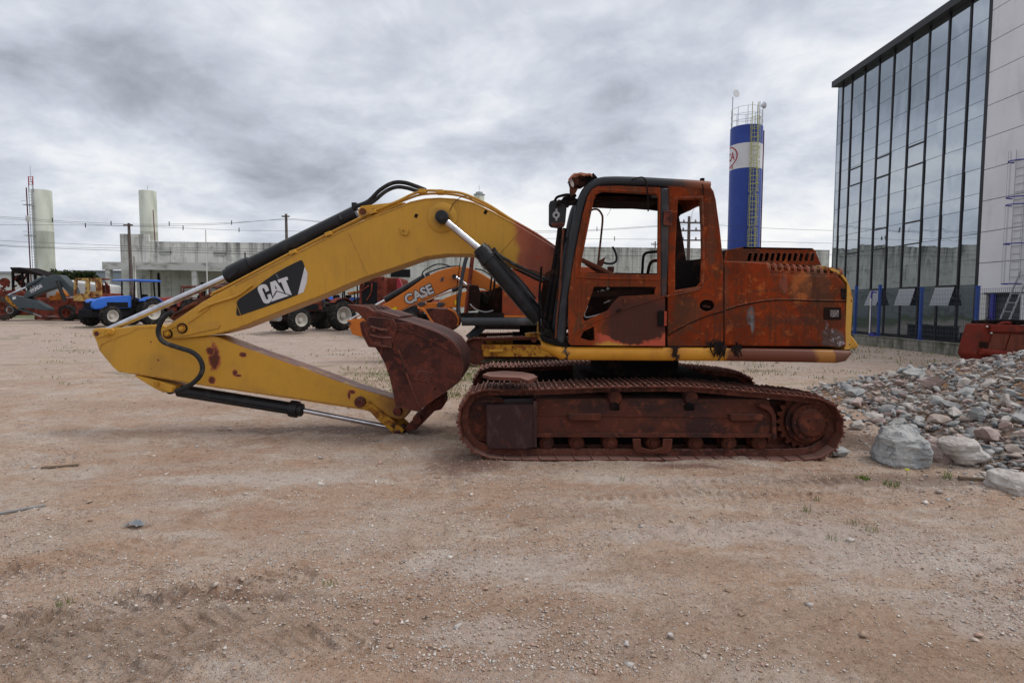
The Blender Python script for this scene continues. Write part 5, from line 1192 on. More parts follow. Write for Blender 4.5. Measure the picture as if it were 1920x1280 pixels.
# door furniture
MB().tube(catmull(px3([(1102, 573), (1097, 584), (1095.5, 591), (1099, 594.5), (1110, 593), (1138, 585)], DK + .05), 5), .009, 7).build('door_pull', M['steel'], door)
MB().tube(px3([(1132, 568), (1148, 561)], DK + .06), .009, 6).build('door_rod', M['steel'], door)
for x_, y_, a_ in ((1160, 582, .4), (1172, 564, 1.4)): MB().box(P(x_, y_, DK - .05), (.05, .02, .03), (0, -a_, 0)).build('door_stop', M['soot'] if x_ < 1165 else M['rustpipe'], door)
hg = MB().pp([(1234, 582), (1245, 582), (1245, 611), (1234, 611)], DK - .06, DK - .034).build('hinge', M['soot'], door, bevel=.004)
MB().pp([(1245.5, 583), (1250.5, 583), (1250.5, 610), (1245.5, 610)], DK - .065, DK - .03).build('hinge_leaf', mottled('red_lead', (.34, .06, .035), [((.15, .04, .03), 12, .5, .65)], .6), door, bevel=.004)
# centre post (scorched black) with hinge
post = MB().pp([(1238, 352), (1252, 352), (1254, 400), (1253, 470), (1250, 555), (1239, 556)], DK - .03, DK + .05).build('centre_post', M['pillar'], cabf, bevel=.012)
MB().pp([(1245, 394), (1260, 394), (1259, 422), (1244, 421)], DK - .065, DK - .03).build('post_hinge', M['bucket'], post, bevel=.005)
MB().tube(catmull(px3([(1184, 337), (1200, 332), (1208, 335), (1213, 350), (1215, 396)], DK - .06), 5), .008, 7).build('loose_cable', M['soot'], cabf)
MB().tube(catmull(px3([(1316, 344), (1318, 350), (1319, 365)], DK - .01), 4), .006, 6).build('roof_strap', M['soot'], cabf)
MB().box(P(1316, 338, DK + .1), (.04, .05, .05)).build('aerial_stub', M['soot'], cabf)
# ash on the lower door opening
def ashblob(x_, y_, D_, s_, sd_):
    o = stone_mesh('ash', sd_, 10, 1, .25); ob = bpy.data.objects.new('ash_residue', o); o.materials.append(M['ash']); COL.objects.link(ob); ob.parent = cabf; ob.location = P(x_, y_, D_) - EXO; ob.scale = s_; return ob
for x_, y_, s_, sd_ in ((1121, 547, (.07, .05, .03), 1), (1130, 544.5, (.06, .05, .035), 2), (1139, 541, (.05, .05, .05), 3), (1191, 548, (.06, .04, .022), 4)): ashblob(x_, y_, DK + .1, s_, sd_)
MB().bar(P(1105, 552, DK + .1), P(1232, 545, DK + .1), .08, .06).build('sill_box', M['void'], cabf)
# interior: levers, hoops, dashboard bars
for pts, r_, D_, mt in (([(1106, 395), (1113, 392), (1121, 393), (1127, 400), (1129.5, 410), (1127, 440), (1121, 496)], .013, DK2 - .3, 'rustpipe'), ([(1148, 462), (1153, 471), (1156, 483), (1153, 491), (1143, 494), (1126, 491)], .014, DK + .45, 'black'),
                        ([(1204, 512), (1206, 482), (1210, 475), (1217, 472.5), (1234, 471)], .017, DK + .5, 'soot'), ([(1214, 514), (1218, 496), (1224, 489), (1236, 488)], .020, DK + .6, 'void'),
                        ([(1090, 487), (1118, 500), (1152, 517)], .028, DK + .25, 'rustpipe'), ([(1098, 494), (1116, 506), (1132, 515)], .016, DK + .3, 'rustpipe')):
    MB().tube(catmull(px3(pts, D_), 6), r_, 8).build('lever' if mt in ('black',) else 'interior_rail', M[mt], cabf)
MB().pp([(1122, 489), (1134, 482), (1136, 480), (1130, 498), (1120, 505)], DK + .4, DK + .46).build('lever_plate', M['rustpipe'], cabf)
MB().pp([(1140, 499), (1152, 499), (1151, 510), (1141, 510)], DK + .5, DK + .58).build('joystick_base', M['bucket'], cabf, bevel=.01)
MB().tube(catmull(px3([(1138, 404), (1142, 398), (1145, 391)], DK + .4), 4), .002, 4).build('wire', M['soot'], cabf)
MB().tube(catmull(px3([(1297, 412), (1297, 400), (1301, 392)], DK + .4), 4), .002, 4).build('wire', M['soot'], cabf)
# mirror
mr = MB().pp([(1029, 383), (1031, 377), (1037, 375), (1060, 376), (1063, 381), (1060, 415), (1058, 424), (1048, 427), (1033, 425), (1029, 421)], DK + .12, DK + .2).build('mirror', M['black'], cabf, bevel=.012)
MB().pp([(1032, 418), (1058, 417), (1056, 424), (1048, 427), (1036, 424)], DK + .112, DK + .13).build('mirror_chin', M['bucket'], mr, bevel=.004)
c = P(1042.5, 403, DK + .12); MB().rings(c + Vector((0, -.012, 0)), c, [(0, .02), (0, .042), (.012, .045)], 20).build('mirror_mount', M['steel'], mr)
MB().pp([(1041.5, 391), (1044.5, 391), (1045, 398), (1046, 407), (1044, 414), (1042, 414), (1040, 407), (1041, 398)], DK + .105, DK + .118).build('mount_arm', M['steel'], mr)
c = P(1042.5, 403, DK + .10); MB().cyl(c, c + Vector((0, .006, 0)), .016, n=12).build('mount_hub', M['void'], mr)
for pts, r_ in (([(1040, 376), (1044, 370), (1052, 367), (1066, 365), (1078, 372)], .016), ([(1046, 378), (1060, 377), (1076, 374), (1086, 380)], .02), ([(1060, 384), (1070, 378), (1084, 376)], .018), ([(1055, 372), (1068, 370), (1080, 366)], .016), ([(1062, 388), (1066, 383), (1080, 381)], .02)):
    MB().tube(catmull(px3(pts, DK + .12), 4), r_, 8).build('mirror_bracket', M['soot'], mr)
mb = MB(); rg = random.Random(12)
for k in range(16): c = P(rg.uniform(1040, 1086), rg.uniform(366, 382), DK + rg.uniform(.05, .2)); mb.box(c, (rg.uniform(.02, .05),) * 3, (rg.random(), rg.random(), rg.random()))
mb.build('burnt_bracket', M['soot'], mr)
# burnt work lamp on the roof corner
wl = MB().pp([(1067, 340), (1073, 333), (1084, 331), (1086, 345), (1078, 352), (1070, 348)], DK + .05, DK + .2).build('work_lamp', M['void'], cabf, bevel=.01)
MB().pp([(1067, 338), (1071, 334), (1076, 345), (1075, 351), (1071, 349)], DK + .035, DK + .05).build('lamp_lens', M['lens'], wl)
MB().pp([(1068, 350), (1078, 352), (1084, 352), (1078, 364), (1070, 368), (1068, 360)], DK + .08, DK + .12).build('lamp_bracket', M['rustpipe'], wl)
cr_ = []
mb = MB(); xs = [1065, 1070, 1076, 1082, 1088, 1094, 1100, 1106, 1110]; yt = [336, 329, 325.5, 324.5, 323, 325, 324.5, 325, 328]
for D_, dy_ in ((DK + .03, 0), (DK + .14, -.5), (DK + .3, 1)):
    for k, x_ in enumerate(xs): mb.v.append(P(x_, yt[k] + dy_ + .8 * math.sin(k * 2.3), D_))
    for k, x_ in enumerate(xs): mb.v.append(P(x_, yt[k] + dy_ + 3.2 + 1.2 * math.sin(k * 1.7), D_))
n_ = len(xs)
for r_ in range(2):
    for k in range(n_ - 1): a_ = r_ * 2 * n_ + k; mb.f += [(a_, a_ + 1, a_ + 1 + 2 * n_, a_ + 2 * n_), (a_ + n_, a_ + n_ + 1, a_ + n_ + 1 + 2 * n_, a_ + n_ + 2 * n_)]
for k in range(n_ - 1): mb.f += [(k, k + 1, k + 1 + n_, k + n_)]
mb.build('melted_lamp_hood', M['peach'], wl)
MB().pp([(1068, 336), (1073, 331), (1082, 328), (1100, 327), (1110, 331), (1112, 338), (1098, 345), (1090, 350), (1080, 350), (1072, 342)], DK + .10, DK + .24).build('lamp_housing', M['void'], wl, bevel=.01)
MB().pp([(1066, 337), (1069, 331), (1076, 327), (1080, 324.5), (1090, 324), (1099, 325.5), (1108, 326), (1110, 329), (1098, 329.5), (1088, 329), (1081, 331), (1076, 335), (1070, 337.5)], DK + .06, DK + .26).build('melted_cap', M['peach'], wl, bevel=.006)
mb = MB()
for k in range(14): c = P(rg.uniform(1080, 1118), rg.uniform(328, 342), DK + rg.uniform(.08, .3)); mb.box(c, (rg.uniform(.03, .07), .04, rg.uniform(.02, .04)), (rg.random(), rg.random(), rg.random()))
mb.build('burnt_lamp_scraps', M['soot'], wl)
# tool rail at front left foot
MB().pp([(985, 626), (1003, 624), (1018, 628), (1030, 640), (1018, 640), (1005, 632), (986, 631)], DC - .2, DC + .1).build('front_step', M['yellow_rusty'], ex)
MB().pp([(1012, 600), (1019, 625), (1007, 627), (1008, 606)], DC - .2, DC - .1).build('boom_foot_lug', M['yellow'], ex)
# ================================================================ BUILDINGS AND YARD FURNITURE
def conc_post(t, v, col):
    pos = t.new('ShaderNodeNewGeometry').outputs['Position']; x, y, z = t.sep(pos)
    s = t.noise(t.mapping(pos, (1.1, .2, .06)), 1.6, 8, .65, .2); top = t.mapr(z, 4.2, 8.2)
    col = t.mix(t.math('MULTIPLY', t.mapr(s, .44, .66), t.math('MULTIPLY_ADD', top, .75, .12)), col, (.075, .075, .07))
    h = t.math('FRACT', t.math('MULTIPLY', x, 1 / 2.5)); col = t.mix(t.math('MULTIPLY', t.mapr(t.math('ABSOLUTE', t.math('SUBTRACT', h, .5)), .012, .006), .6), col, (.10, .10, .095))
    h = t.math('FRACT', t.math('MULTIPLY', z, 1 / 1.25)); return t.mix(t.math('MULTIPLY', t.mapr(t.math('ABSOLUTE', t.math('SUBTRACT', h, .5)), .02, .01), .35), col, (.14, .14, .13))
M['concrete'] = mottled('stained_concrete', (.64, .635, .59), [((.54, .535, .50), .35, .4, .65), ((.38, .375, .35), 1.5, .5, .7)], .9, coord='WORLD', post=conc_post)
M['fascia'] = mottled('white_corrugated_sheet', (.52, .52, .50), [((.26, .26, .24), .8, .45, .7, 6, .3, (1, 1, 3))], .7)
M['white'] = mottled('off_white_paint', (.58, .58, .56), [((.45, .44, .42), 1.0, .5, .7)], .7)
M['dark'] = mottled('dark_opening', (.015, .015, .017), [], .8)
M['tank'] = mottled('cream_tank_paint', (.60, .61, .53), [((.42, .44, .37), .5, .45, .7, 5, .2, (1, 1, .3))], .6)
M['blue_tank'] = mottled('blue_tank_paint', (.022, .050, .26), [((.03, .065, .30), .6, .45, .7)], .45)
M['white_tank'] = mottled('white_tank_paint', (.60, .60, .62), [((.5, .5, .52), 1, .5, .7)], .5)
M['red'] = mottled('red_paint', (.38, .035, .06), [], .6)
M['galv'] = mottled('galvanised_steel', (.34, .35, .37), [], .5, metal=.5)
M['ladder'] = mottled('yellow_green_ladder', (.38, .38, .14), [], .6)
M['pole'] = mottled('weathered_pole', (.12, .095, .085), [((.2, .18, .17), 3, .5, .7)], .9)
M['cable'] = mottled('power_cable', (.05, .05, .055), [], .7)
M['maroon'] = mottled('maroon_pipe', (.13, .035, .05), [], .6)
BL = Vector((wx(235, 58), 58, 0)); BR = Vector((wx(1549, 66), 66, 0)); BD = (BR - BL).normalized(); BN = Vector((BD.y, -BD.x, 0))
def bpt(px, yoff=0.0):                      # point on the front of the warehouse seen at column px
    k = (px - 960) / F; t_ = (BL.x - k * BL.y) / (k * BD.y - BD.x); return BL + BD * t_ + BN * yoff
def wall(mb, a, b2, z0, z1, th=.25):        # upright slab from a to b
    a = Vector((a.x, a.y, (z0 + z1) / 2)); b2 = Vector((b2.x, b2.y, (z0 + z1) / 2)); return mb.bar(a, b2, th, z1 - z0)
wh = thing('warehouse', 'long low stained concrete warehouse with canopied left end, far behind the machines', 'building', tuple(BL))
a = BL.copy(); c = BR.copy()
wall(MB(), a - BN * .0, c, .3, 7.72, .3).build('wall', M['concrete'], wh)
w2 = wall(MB(), a + BN * .20, bpt(288) + BN * .2, .3, 8.45, .3).build('tall_wall', M['concrete'], wh)
MB().bar(Vector((a.x, a.y, 8.1)) - BN * 2.5, Vector((a.x, a.y, 8.1)) - BN * 24, .3, .8).build('side_wall', M['concrete'], wh)
for q_ in (BL, BR): MB().bar(Vector((q_.x, q_.y, 4)) - BN * .2, Vector((q_.x, q_.y, 4)) - BN * 25, .3, 7.3).build('side_wall', M['concrete'], wh)
MB().bar(Vector((a.x, a.y, 7.6)) - BN * 12.6 + BD * .2, Vector((c.x, c.y, 7.6)) - BN * 12.6 - BD * .2, 24, .16).build('roof', M['concrete'], wh)
MB().bar(Vector((a.x, a.y, 7.74)), Vector((c.x, c.y, 7.74)), .36, .07).build('coping', M['concrete'], wh)
# canopy
cz0, cz1 = 4.72, 5.42
ca = Vector((wx(196, 53), 53, 0)); cb = bpt(560) + BN * 4.6; cb.z = 0; dcan = (cb - ca).normalized()
mb = MB(); L_ = (cb - ca).length; n_ = int(L_ / .12); vs = []; fs = []
for k in range(n_ + 1):
    p = ca + dcan * (L_ * k / n_) + BN * (.035 if k % 2 else 0); vs += [(p.x, p.y, cz0 + .04 * math.sin(k * .05)), (p.x, p.y, cz1 + (.02 if k % 2 else 0))]
fs = [(2 * k, 2 * k + 2, 2 * k + 3, 2 * k + 1) for k in range(n_)]
cn = mb.add(vs, fs).build('canopy_fascia', M['fascia'], wh, recalc=False, sharp=3)
MB().add([ca + Vector((0, 0, cz1 - .1)), cb + Vector((0, 0, cz1 - .1)), cb - BN * 5 + Vector((0, 0, cz1 + .15)), ca - BN * 5 + Vector((0, 0, cz1 + .15)), ca + Vector((0, 0, cz1 - .22)), cb + Vector((0, 0, cz1 - .22)), cb - BN * 5 + Vector((0, 0, cz1 + .0)), ca - BN * 5 + Vector((0, 0, cz1 + .0))],
         [(0, 1, 2, 3), (7, 6, 5, 4), (0, 4, 5, 1), (1, 5, 6, 2), (2, 6, 7, 3), (3, 7, 4, 0)]).build('canopy_roof', M['fascia'], wh)
for px in (205, 366, 470, 545):
    k = (px - 960) / F; t_ = (ca.x - k * ca.y) / (k * dcan.y - dcan.x); p = ca + dcan * t_ - BN * .3
    MB().box((p.x, p.y, 2.6), (.45, .35, 4.4)).build('canopy_pillar', M['concrete'] if px < 300 else M['white'], wh)
for px, w_, h_, z_, mt in ((316, 1.1, .38, 6.72, 'white'), (417, 1.1, .38, 6.66, 'white'), (600, 1.1, .38, 6.6, 'white'), (262, .5, .12, 6.45, 'dark')):
    p = bpt(px, .24); vt = thing  # louvred vent
    o = MB().bar(Vector((p.x, p.y, z_)) - BD * w_ / 2, Vector((p.x, p.y, z_)) + BD * w_ / 2, .1, h_).build('vent', M['dark'], wh)
    if mt == 'white':
        for k in range(3): MB().bar(Vector((p.x, p.y, z_ - .13 + k * .13)) - BD * w_ / 2 + BN * .06, Vector((p.x, p.y, z_ - .13 + k * .13)) + BD * w_ / 2 + BN * .06, .04, .07).build('louvre', M['white'], o)
for px0, px1, z0_, z1_ in ((734, 770, 4.45, 5.25), (258, 280, 2.9, 3.6), (380, 388, .4, 3.8), (300, 304, .4, 4.7)):
    p, q_ = bpt(px0, .17), bpt(px1, .17); o = wall(MB(), p, q_, z0_, z1_, .06).build('window', M['dark'], wh)
    if px0 == 258:
        for k in range(1, 4): s_ = p.lerp(q_, k / 4) + BN * .05; MB().box((s_.x, s_.y, (z0_ + z1_) / 2), (.06, .05, z1_ - z0_)).build('mullion', M['white'], o)
    if px0 == 734: wall(MB(), bpt(771, .18), bpt(776, .18), z0_ - .1, z1_ + .1, .1).build('frame', M['white'], o)
MB().bar(Vector((*bpt(300, .3).xy, 2.2)), Vector((*bpt(560, .3).xy, 2.2)), .2, .25).build('wainscot', M['concrete'], wh)
for px in (719, 441, 1186, 1222): p = bpt(px, .2); MB().box((p.x, p.y, 4.0), (.14, .14, 7.3)).build('pilaster', M['concrete'], wh)
# low buildings further left
lb = MB().box((wx(35, 95), 95, 3.2), (14, 8, 6)).build('low_building', M['white'], None); tag(lb, 'low white building at the far left edge of the yard', 'building')
MB().box((wx(35, 95) , 95, 6.35), (14.6, 8.6, .3)).build('roof', M['galv'], lb)
lb2 = MB().box((wx(212, 80), 80, 3.0), (6.5, 5, 5.6)).build('grey_shed', mottled('blue_grey_sheet', (.30, .33, .36), [], .6), None); tag(lb2, 'plain blue-grey shed wall left of the concrete warehouse', 'building')
MB().box((wx(212, 80), 80, 5.9), (6.9, 5.4, .16)).build('roof', M['galv'], lb2)

# ---------------- water towers
def tower(px, D, r_, ytop, label, mat, top=True):
    zt = P(960, ytop, D).z; x_ = wx(px, D); t_ = thing('water_tower', label, 'water tower', (x_, D, 0))
    MB().rings((x_, D, .2), (x_, D, zt), [(0, r_), (zt * .33, r_), (zt * .331, r_ * 1.01), (zt * .335, r_), (zt * .66, r_), (zt * .661, r_ * 1.01), (zt * .665, r_), (zt - .25, r_), (zt - .2, r_ * .98)], 36).build('tank', mat, t_); return t_, x_, zt
t1, x1, z1 = tower(90, 80, 1.14, 359, 'cream cylindrical water tower with a red and white mast, the leftmost tower', M['tank'])
MB().box((x1 - 1.28, 79.1, z1 / 2 + .2), (.10, .10, z1)).build('riser_pipe', M['maroon'], t1)
la = MB()
for s_ in (-.25, .25): la.box((x1 - .45 + s_, 78.75, z1 / 2 + .6), (.05, .05, z1 + 1.0))
for k in range(45): la.box((x1 - .45, 78.75, .4 + k * .37), (.5, .04, .04))
la.build('ladder', M['galv'], t1)
for zz in (14.6, 10.6, 5.6): p = MB().box((x1 - .65, 78.5, zz), (1.0, .8, .05)).build('platform', M['galv'], t1); MB().tube([(x1 - 1.3, 78.15, zz + .5), (x1 - .4, 78.15, zz + .5)], .03, 5).build('guard_rail', M['galv'], p)
for zz in (12.8, 5.9): MB().box((x1 - .75, 78.45, zz), (.42, .3, .75)).build('equipment_box', M['white'], t1, bevel=.03)
mb = MB(); mb2 = MB()
for s_ in (-.28, .28):
    mb2.box((x1 - .4 + s_, 78.8, z1 + .1), (.05, .05, 1.0)); mb.box((x1 - .4 + s_, 78.8, z1 + 1.05), (.08, .08, 1.1))
for k in range(4): mb.bar((x1 - .68, 78.8, z1 + .55 + .33 * k), (x1 - .12, 78.8, z1 + .55 + .33 * k), .06)
mb2.box((x1 - .4, 78.8, z1 + 1.9), (.035, .035, 2.2)); mb.build('mast_cage', M['red'], t1); mb2.build('mast', M['galv'], t1)
t2, x2, z2 = tower(286, 88, 1.14, 360, 'plain cream cylindrical water tower rising behind the warehouse block', M['tank'])
MB().box((x2, 88, z2 + .4), (.04, .04, .9)).build('lightning_rod', M['galv'], t2)
MB().tube([(x2 + 1.5, 87, 8), (x2 + 1.32, 87, 15.3)], .07, 6).build('riser_pipe', M['maroon'], t2)
t3, x3, z3 = tower(899, 150, 1.25, 366, 'distant round tank top just showing above the boom', M['tank'])
mb = MB(); mb.rings((x3, 150, z3), (x3, 150, z3 + 1), [(0, 1.45), (.15, 1.45), (.16, .9), (.7, .9), (.8, .5)], 20); mb.build('tank_top', M['galv'], t3); MB().box((x3, 150, z3 + 1.6), (.08, .08, 1.8)).build('lightning_rod', M['galv'], t3)
# blue tower
YB = 50.0; xb = wx(1390, YB); rb_ = 28.3 / F * YB; zb = P(960, 240, YB).z
bt = thing('water_tower', 'tall blue water tower with white band and yellow caged ladder, behind the excavator cab', 'water tower', (xb, YB, 0))
zA, zB_ = P(960, 262, YB - rb_).z - .15, P(960, 308, YB - rb_).z - .2
MB().cyl((xb, YB, 0), (xb, YB, zB_), rb_, n=48).build('lower_shell', M['blue_tank'], bt)
wb_ = MB().cyl((xb, YB, zB_), (xb, YB, zA), rb_, n=48).build('white_band', M['white_tank'], bt)
MB().cyl((xb, YB, zA), (xb, YB, zb), rb_, n=48).build('upper_shell', M['blue_tank'], bt)
# painted roundel: red oval with letters wrapped on the shell
def wrap(u_, z_, r_): th = -math.pi / 2 + u_ / rb_; return Vector((xb + r_ * math.cos(th), YB + r_ * math.sin(th), z_))
ucen, zc = -rb_ * 1.74, (zA + zB_) / 2 + .08; hh = (zA - zB_) * .43; ww = .86 * rb_
el = MB(); nE = 48; vs = []
for k in range(nE):
    a_ = 2 * math.pi * k / nE
    for f_ in (1.0, .90): vs.append(wrap(ucen + ww * f_ * math.cos(a_), zc + hh * f_ * math.sin(a_), rb_ + .012))
el.add(vs, [(2 * k, 2 * ((k + 1) % nE), 2 * ((k + 1) % nE) + 1, 2 * k + 1) for k in range(nE)]); el.build('roundel', M['red'], wb_, recalc=False)
def wrap_text(s, u0, z0, size, name):
    cu_ = bpy.data.curves.new('t', 'FONT'); cu_.body = s; cu_.size = size; cu_.offset = .012 * size; cu_.resolution_u = 3; ob = bpy.data.objects.new('t', cu_); COL.objects.link(ob)
    me_ = bpy.data.meshes.new_from_object(ob.evaluated_get(bpy.context.evaluated_depsgraph_get())); mb = MB(); mb.add([wrap(u0 + v_.co.x * .8, z0 + v_.co.y, rb_ + .014) for v_ in me_.vertices], [tuple(p.vertices) for p in me_.polygons])
    bpy.data.objects.remove(ob); bpy.data.meshes.remove(me_); mb.build(name, M['red'], wb_, recalc=False)
wrap_text('CA', -1.30 * rb_ - .80, zc - .32, .95, 'lettering'); wrap_text('UL', -1.30 * rb_ - .2, zB_ + .10, .34, 'lettering')
# guard rails, ladder with cage, aerials
rl_ = MB()
for zz in (zb + .45, zb + .95, zb + 1.5): rl_.tube([(xb + rb_ * .97 * math.cos(a_), YB + rb_ * .97 * math.sin(a_), zz) for a_ in [2 * math.pi * k / 32 for k in range(32)]], .014, 5, closed=True)
for k in range(10): a_ = 2 * math.pi * k / 10; rl_.tube([(xb + rb_ * .97 * math.cos(a_), YB + rb_ * .97 * math.sin(a_), zb), (xb + rb_ * .97 * math.cos(a_), YB + rb_ * .97 * math.sin(a_), zb + 1.5)], .022, 5)
rl_.build('guard_rail', M['galv'], bt)
th = -math.pi / 2 + .08; ld = MB(); cg = MB(); er = Vector((math.cos(th), math.sin(th), 0)); et = Vector((-er.y, er.x, 0)); lc = Vector((xb, YB, 0)) + er * (rb_ + .12)
for s_ in (-.24, .24): ld.tube([lc + et * s_ + Vector((0, 0, 2.5)), lc + et * s_ + Vector((0, 0, zb + 1.7))], .03, 5)
for k in range(int((zb - 2.5) / .34)): ld.tube([lc - et * .24 + Vector((0, 0, 2.7 + k * .34)), lc + et * .24 + Vector((0, 0, 2.7 + k * .34))], .02, 4)
ld.build('ladder', M['ladder'], bt)
for j, (za_, zb__) in enumerate(((2.9, 5.2), (5.5, 7.9), (8.2, 10.6), (10.9, 13.3), (13.6, zb + .4))):
    n_ = 4
    for k in range(n_ + 1):
        zz = za_ + (zb__ - za_) * k / n_; cg.tube([lc + et * (.36 * math.cos(b_)) + er * (.62 * math.sin(b_)) + Vector((0, 0, zz)) for b_ in [math.pi * q_ / 8 for q_ in range(9)]], .02, 4)
    for b_ in (0, .8, 1.57, 2.34, math.pi): p = lc + et * (.36 * math.cos(b_)) + er * (.62 * math.sin(b_)); cg.tube([p + Vector((0, 0, za_)), p + Vector((0, 0, zb__))], .016, 4)
cg.build('ladder_cage', M['ladder'], bt)
MB().tube([(xb + rb_ + .12, YB - .1, 1), (xb + rb_ + .12, YB - .1, zb - .2), (xb + rb_ - .3, YB - .1, zb - .2)], .05, 6).build('riser_pipe', M['maroon'], bt)
p0 = Vector((xb - rb_ * .95, YB, zb)); ps = MB().tube([p0 - Vector((0, 0, .5)), p0 + Vector((0, 0, 2.55))], .035, 6).build('aerial_pole', M['galv'], bt)
MB().rings(p0 + Vector((.15, -.1, 2.75)), p0 + Vector((.3, -.45, 2.8)), [(0, .05), (.03, .2), (.10, .30), (.14, .33), (.15, .33)], 20).build('dish', M['white_tank'], ps)
p0 = Vector((xb + rb_ * .72, YB - .3, zb)); ps = MB().tube([p0, p0 + Vector((0, 0, 2.1))], .035, 6).build('aerial_pole', M['galv'], bt)
MB().rings(p0 + Vector((.1, 0, 1.75)), p0 + Vector((.5, .1, 1.85)), [(0, .04), (.05, .1), (.3, .28), (.32, .28)], 14).build('dish', M['white_tank'], ps)

# ---------------- poles and wires
def pole(px, D, ytop, label, r_=.13, mat=None, arms=()):
    zt = P(960, ytop, D).z; x_ = wx(px, D); t_ = thing('utility_pole', label, 'pole', (x_, D, 0)); MB().rings((x_, D, .2), (x_, D, zt), [(0, r_ * 1.2), (zt - .2, r_ * .75)], 10).build('shaft', mat or M['pole'], t_)
    for ya, hw in arms:
        za = P(960, ya, D).z; o = MB().box((x_, D - .1, za), (hw * 2, .12, .1)).build('crossarm', M['pole'], t_)
        for s_ in (-.9, -.45, .5, .9) if hw > .5 else (): MB().rings((x_ + hw * s_, D - .1, za + .05), (x_ + hw * s_, D - .1, za + .3), [(0, .05), (.04, .09), (.08, .05), (.12, .09), (.17, .04), (.22, .03)], 8).build('insulator', M['galv'], o)
    return t_
pole(249, 46, 420, 'brown utility pole in front of the warehouse canopy', arms=((424, .35),))
pole(541, 47, 402, 'dark utility pole rising behind the raised boom', arms=((407, .3),))
pole(1288, 46, 405, 'utility pole with three crossarms seen through the rear cab window', .14, M['pole'], ((417, .95), (432, 1.05), (450, 1.05)))
pole(1226, 90, 452, 'small distant utility pole seen through the cab door', .12, M['pole'], ((458, .6),))
pole(391, 50, 432, 'thin white pole standing before the warehouse', .05, M['white'])
pole(463, 52, 474, 'short dark post behind the raised boom', .09, M['pole'])
pole(256, 45, 482, 'short pale post beside the brown utility pole', .11, M['concrete'])
pole(698, 50, 500, 'thin dark street post behind the folded bucket', .06, M['pole'])
def wire(pts, D, label, r_=.011, sp=()):
    p = catmull([P(x, y, D) for x, y in pts], 8); o = MB().tube(p, r_, 4).build('power_cable', M['cable']); tag(o, label, 'cable')
    for x, y in sp: MB().box(P(x, y, D), (.05, .05, .34)).build('cable_spacer', M['cable'], o)
wire([(-60, 404), (0, 408), (130, 417), (249, 422), (330, 421.5), (400, 420), (480, 416), (541, 411), (600, 416), (700, 424), (860, 432), (1000, 433), (1100, 431), (1240, 422), (1288, 418), (1420, 426), (1560, 431), (1800, 436)], 46, 'uppermost power cable crossing the whole yard', sp=((98, 414), (208, 420), (317, 421), (434, 418.5), (1119, 429)))
wire([(-60, 406), (0, 411), (130, 420), (249, 425), (400, 422.5), (541, 413), (700, 427), (1000, 436), (1240, 424), (1288, 420)], 46.2, 'power cable running just under the uppermost one')
wire([(-60, 422), (0, 423.5), (160, 424), (249, 426), (343, 429), (450, 433), (541, 434), (700, 440), (900, 446), (1100, 447.5), (1288, 449), (1560, 455)], 46.4, 'middle power cable with small dark spacers', sp=((160, 424), (343, 428.5), (448, 432), (1152, 447)))
wire([(-60, 448), (0, 453), (90, 457), (249, 463), (340, 466), (500, 468), (700, 470), (1000, 470), (1288, 472), (1560, 476)], 46.6, 'lower thick power cable in front of the warehouse wall')
wire([(-60, 455), (0, 461), (90, 465), (249, 467), (400, 471), (600, 474), (900, 478), (1200, 479), (1400, 481)], 46.8, 'lowest power cable in front of the warehouse wall')
wire([(-60, 456), (0, 463), (120, 468), (249, 472), (400, 476), (600, 480)], 47.0, 'slack telephone cable below the power cables', .015)

# ---------------- trees beyond the yard
M['leaf'] = mottled('dark_foliage', (.035, .05, .02), [((.07, .085, .03), 1.2, .5, .65), ((.02, .03, .013), 2.5, .5, .65)], .8)
M['leaf2'] = mottled('yellowish_foliage', (.12, .17, .03), [((.40, .34, .03), 1.1, .52, .6)], .8)
M['bark'] = mottled('bark', (.10, .075, .055), [], .9)
def tree(px, D, ytop, rx, rz, label, seed, mat, flat=.85):
    x_ = wx(px, D); zt = P(960, ytop, D).z; rg = random.Random(seed); t_ = thing('tree', label, 'tree', (x_, D, .4)); zc = zt - rz
    tk = MB(); tk.tube([(x_, D, .3), (x_ + .1, D, zc * .5), (x_, D, zc)], [.22, .16, .08], 8)
    for k in range(6): a_ = k * 1.05; tk.tube([(x_, D, zc * .6 + k * .1), (x_ + rx * .35 * math.cos(a_), D + rx * .35 * math.sin(a_), zc), (x_ + rx * .7 * math.cos(a_), D + rx * .7 * math.sin(a_), zc + rz * .4)], [.09, .06, .02], 6)
    tk.build('trunk', M['bark'], t_); vs = []; fs = []
    cl = [(rg.uniform(-1, 1), rg.uniform(-1, 1), rg.uniform(-.9, 1)) for _ in range(70)]; cl = [c_ for c_ in cl if c_[0] ** 2 + c_[1] ** 2 + c_[2] ** 4 < 1]
    for c_ in cl:
        cx, cy, cz_ = x_ + c_[0] * rx * .88, D + c_[1] * rx * .88, zc + c_[2] * rz * .85; cr_ = rg.uniform(.2, .36) * rx
        for _ in range(130):
            v_ = Vector((rg.gauss(0, 1), rg.gauss(0, 1), rg.gauss(0, .8))).normalized() * cr_ * rg.random() ** .4; p = Vector((cx, cy, cz_)) + v_; s_ = rg.uniform(.07, .16)
            a_ = Vector((rg.gauss(0, 1), rg.gauss(0, 1), rg.gauss(0, 1))).normalized() * s_; b_ = a_.cross(Vector((rg.gauss(0, 1), rg.gauss(0, 1), rg.gauss(0, 1)))).normalized() * s_ * .6; k = len(vs)
            vs += [p - a_, p + b_, p + a_, p - b_]; fs.append((k, k + 1, k + 2, k + 3))
    MB().add(vs, fs).build('crown', mat, t_, recalc=False)
tree(117, 72, 509, 1.7, .8, 'dark flat-topped tree just right of the left water tower', 1, M['leaf'])
tree(152, 70, 509, 1.0, 1.1, 'dark clipped round tree between the water towers, the taller left one of a pair', 2, M['leaf'])
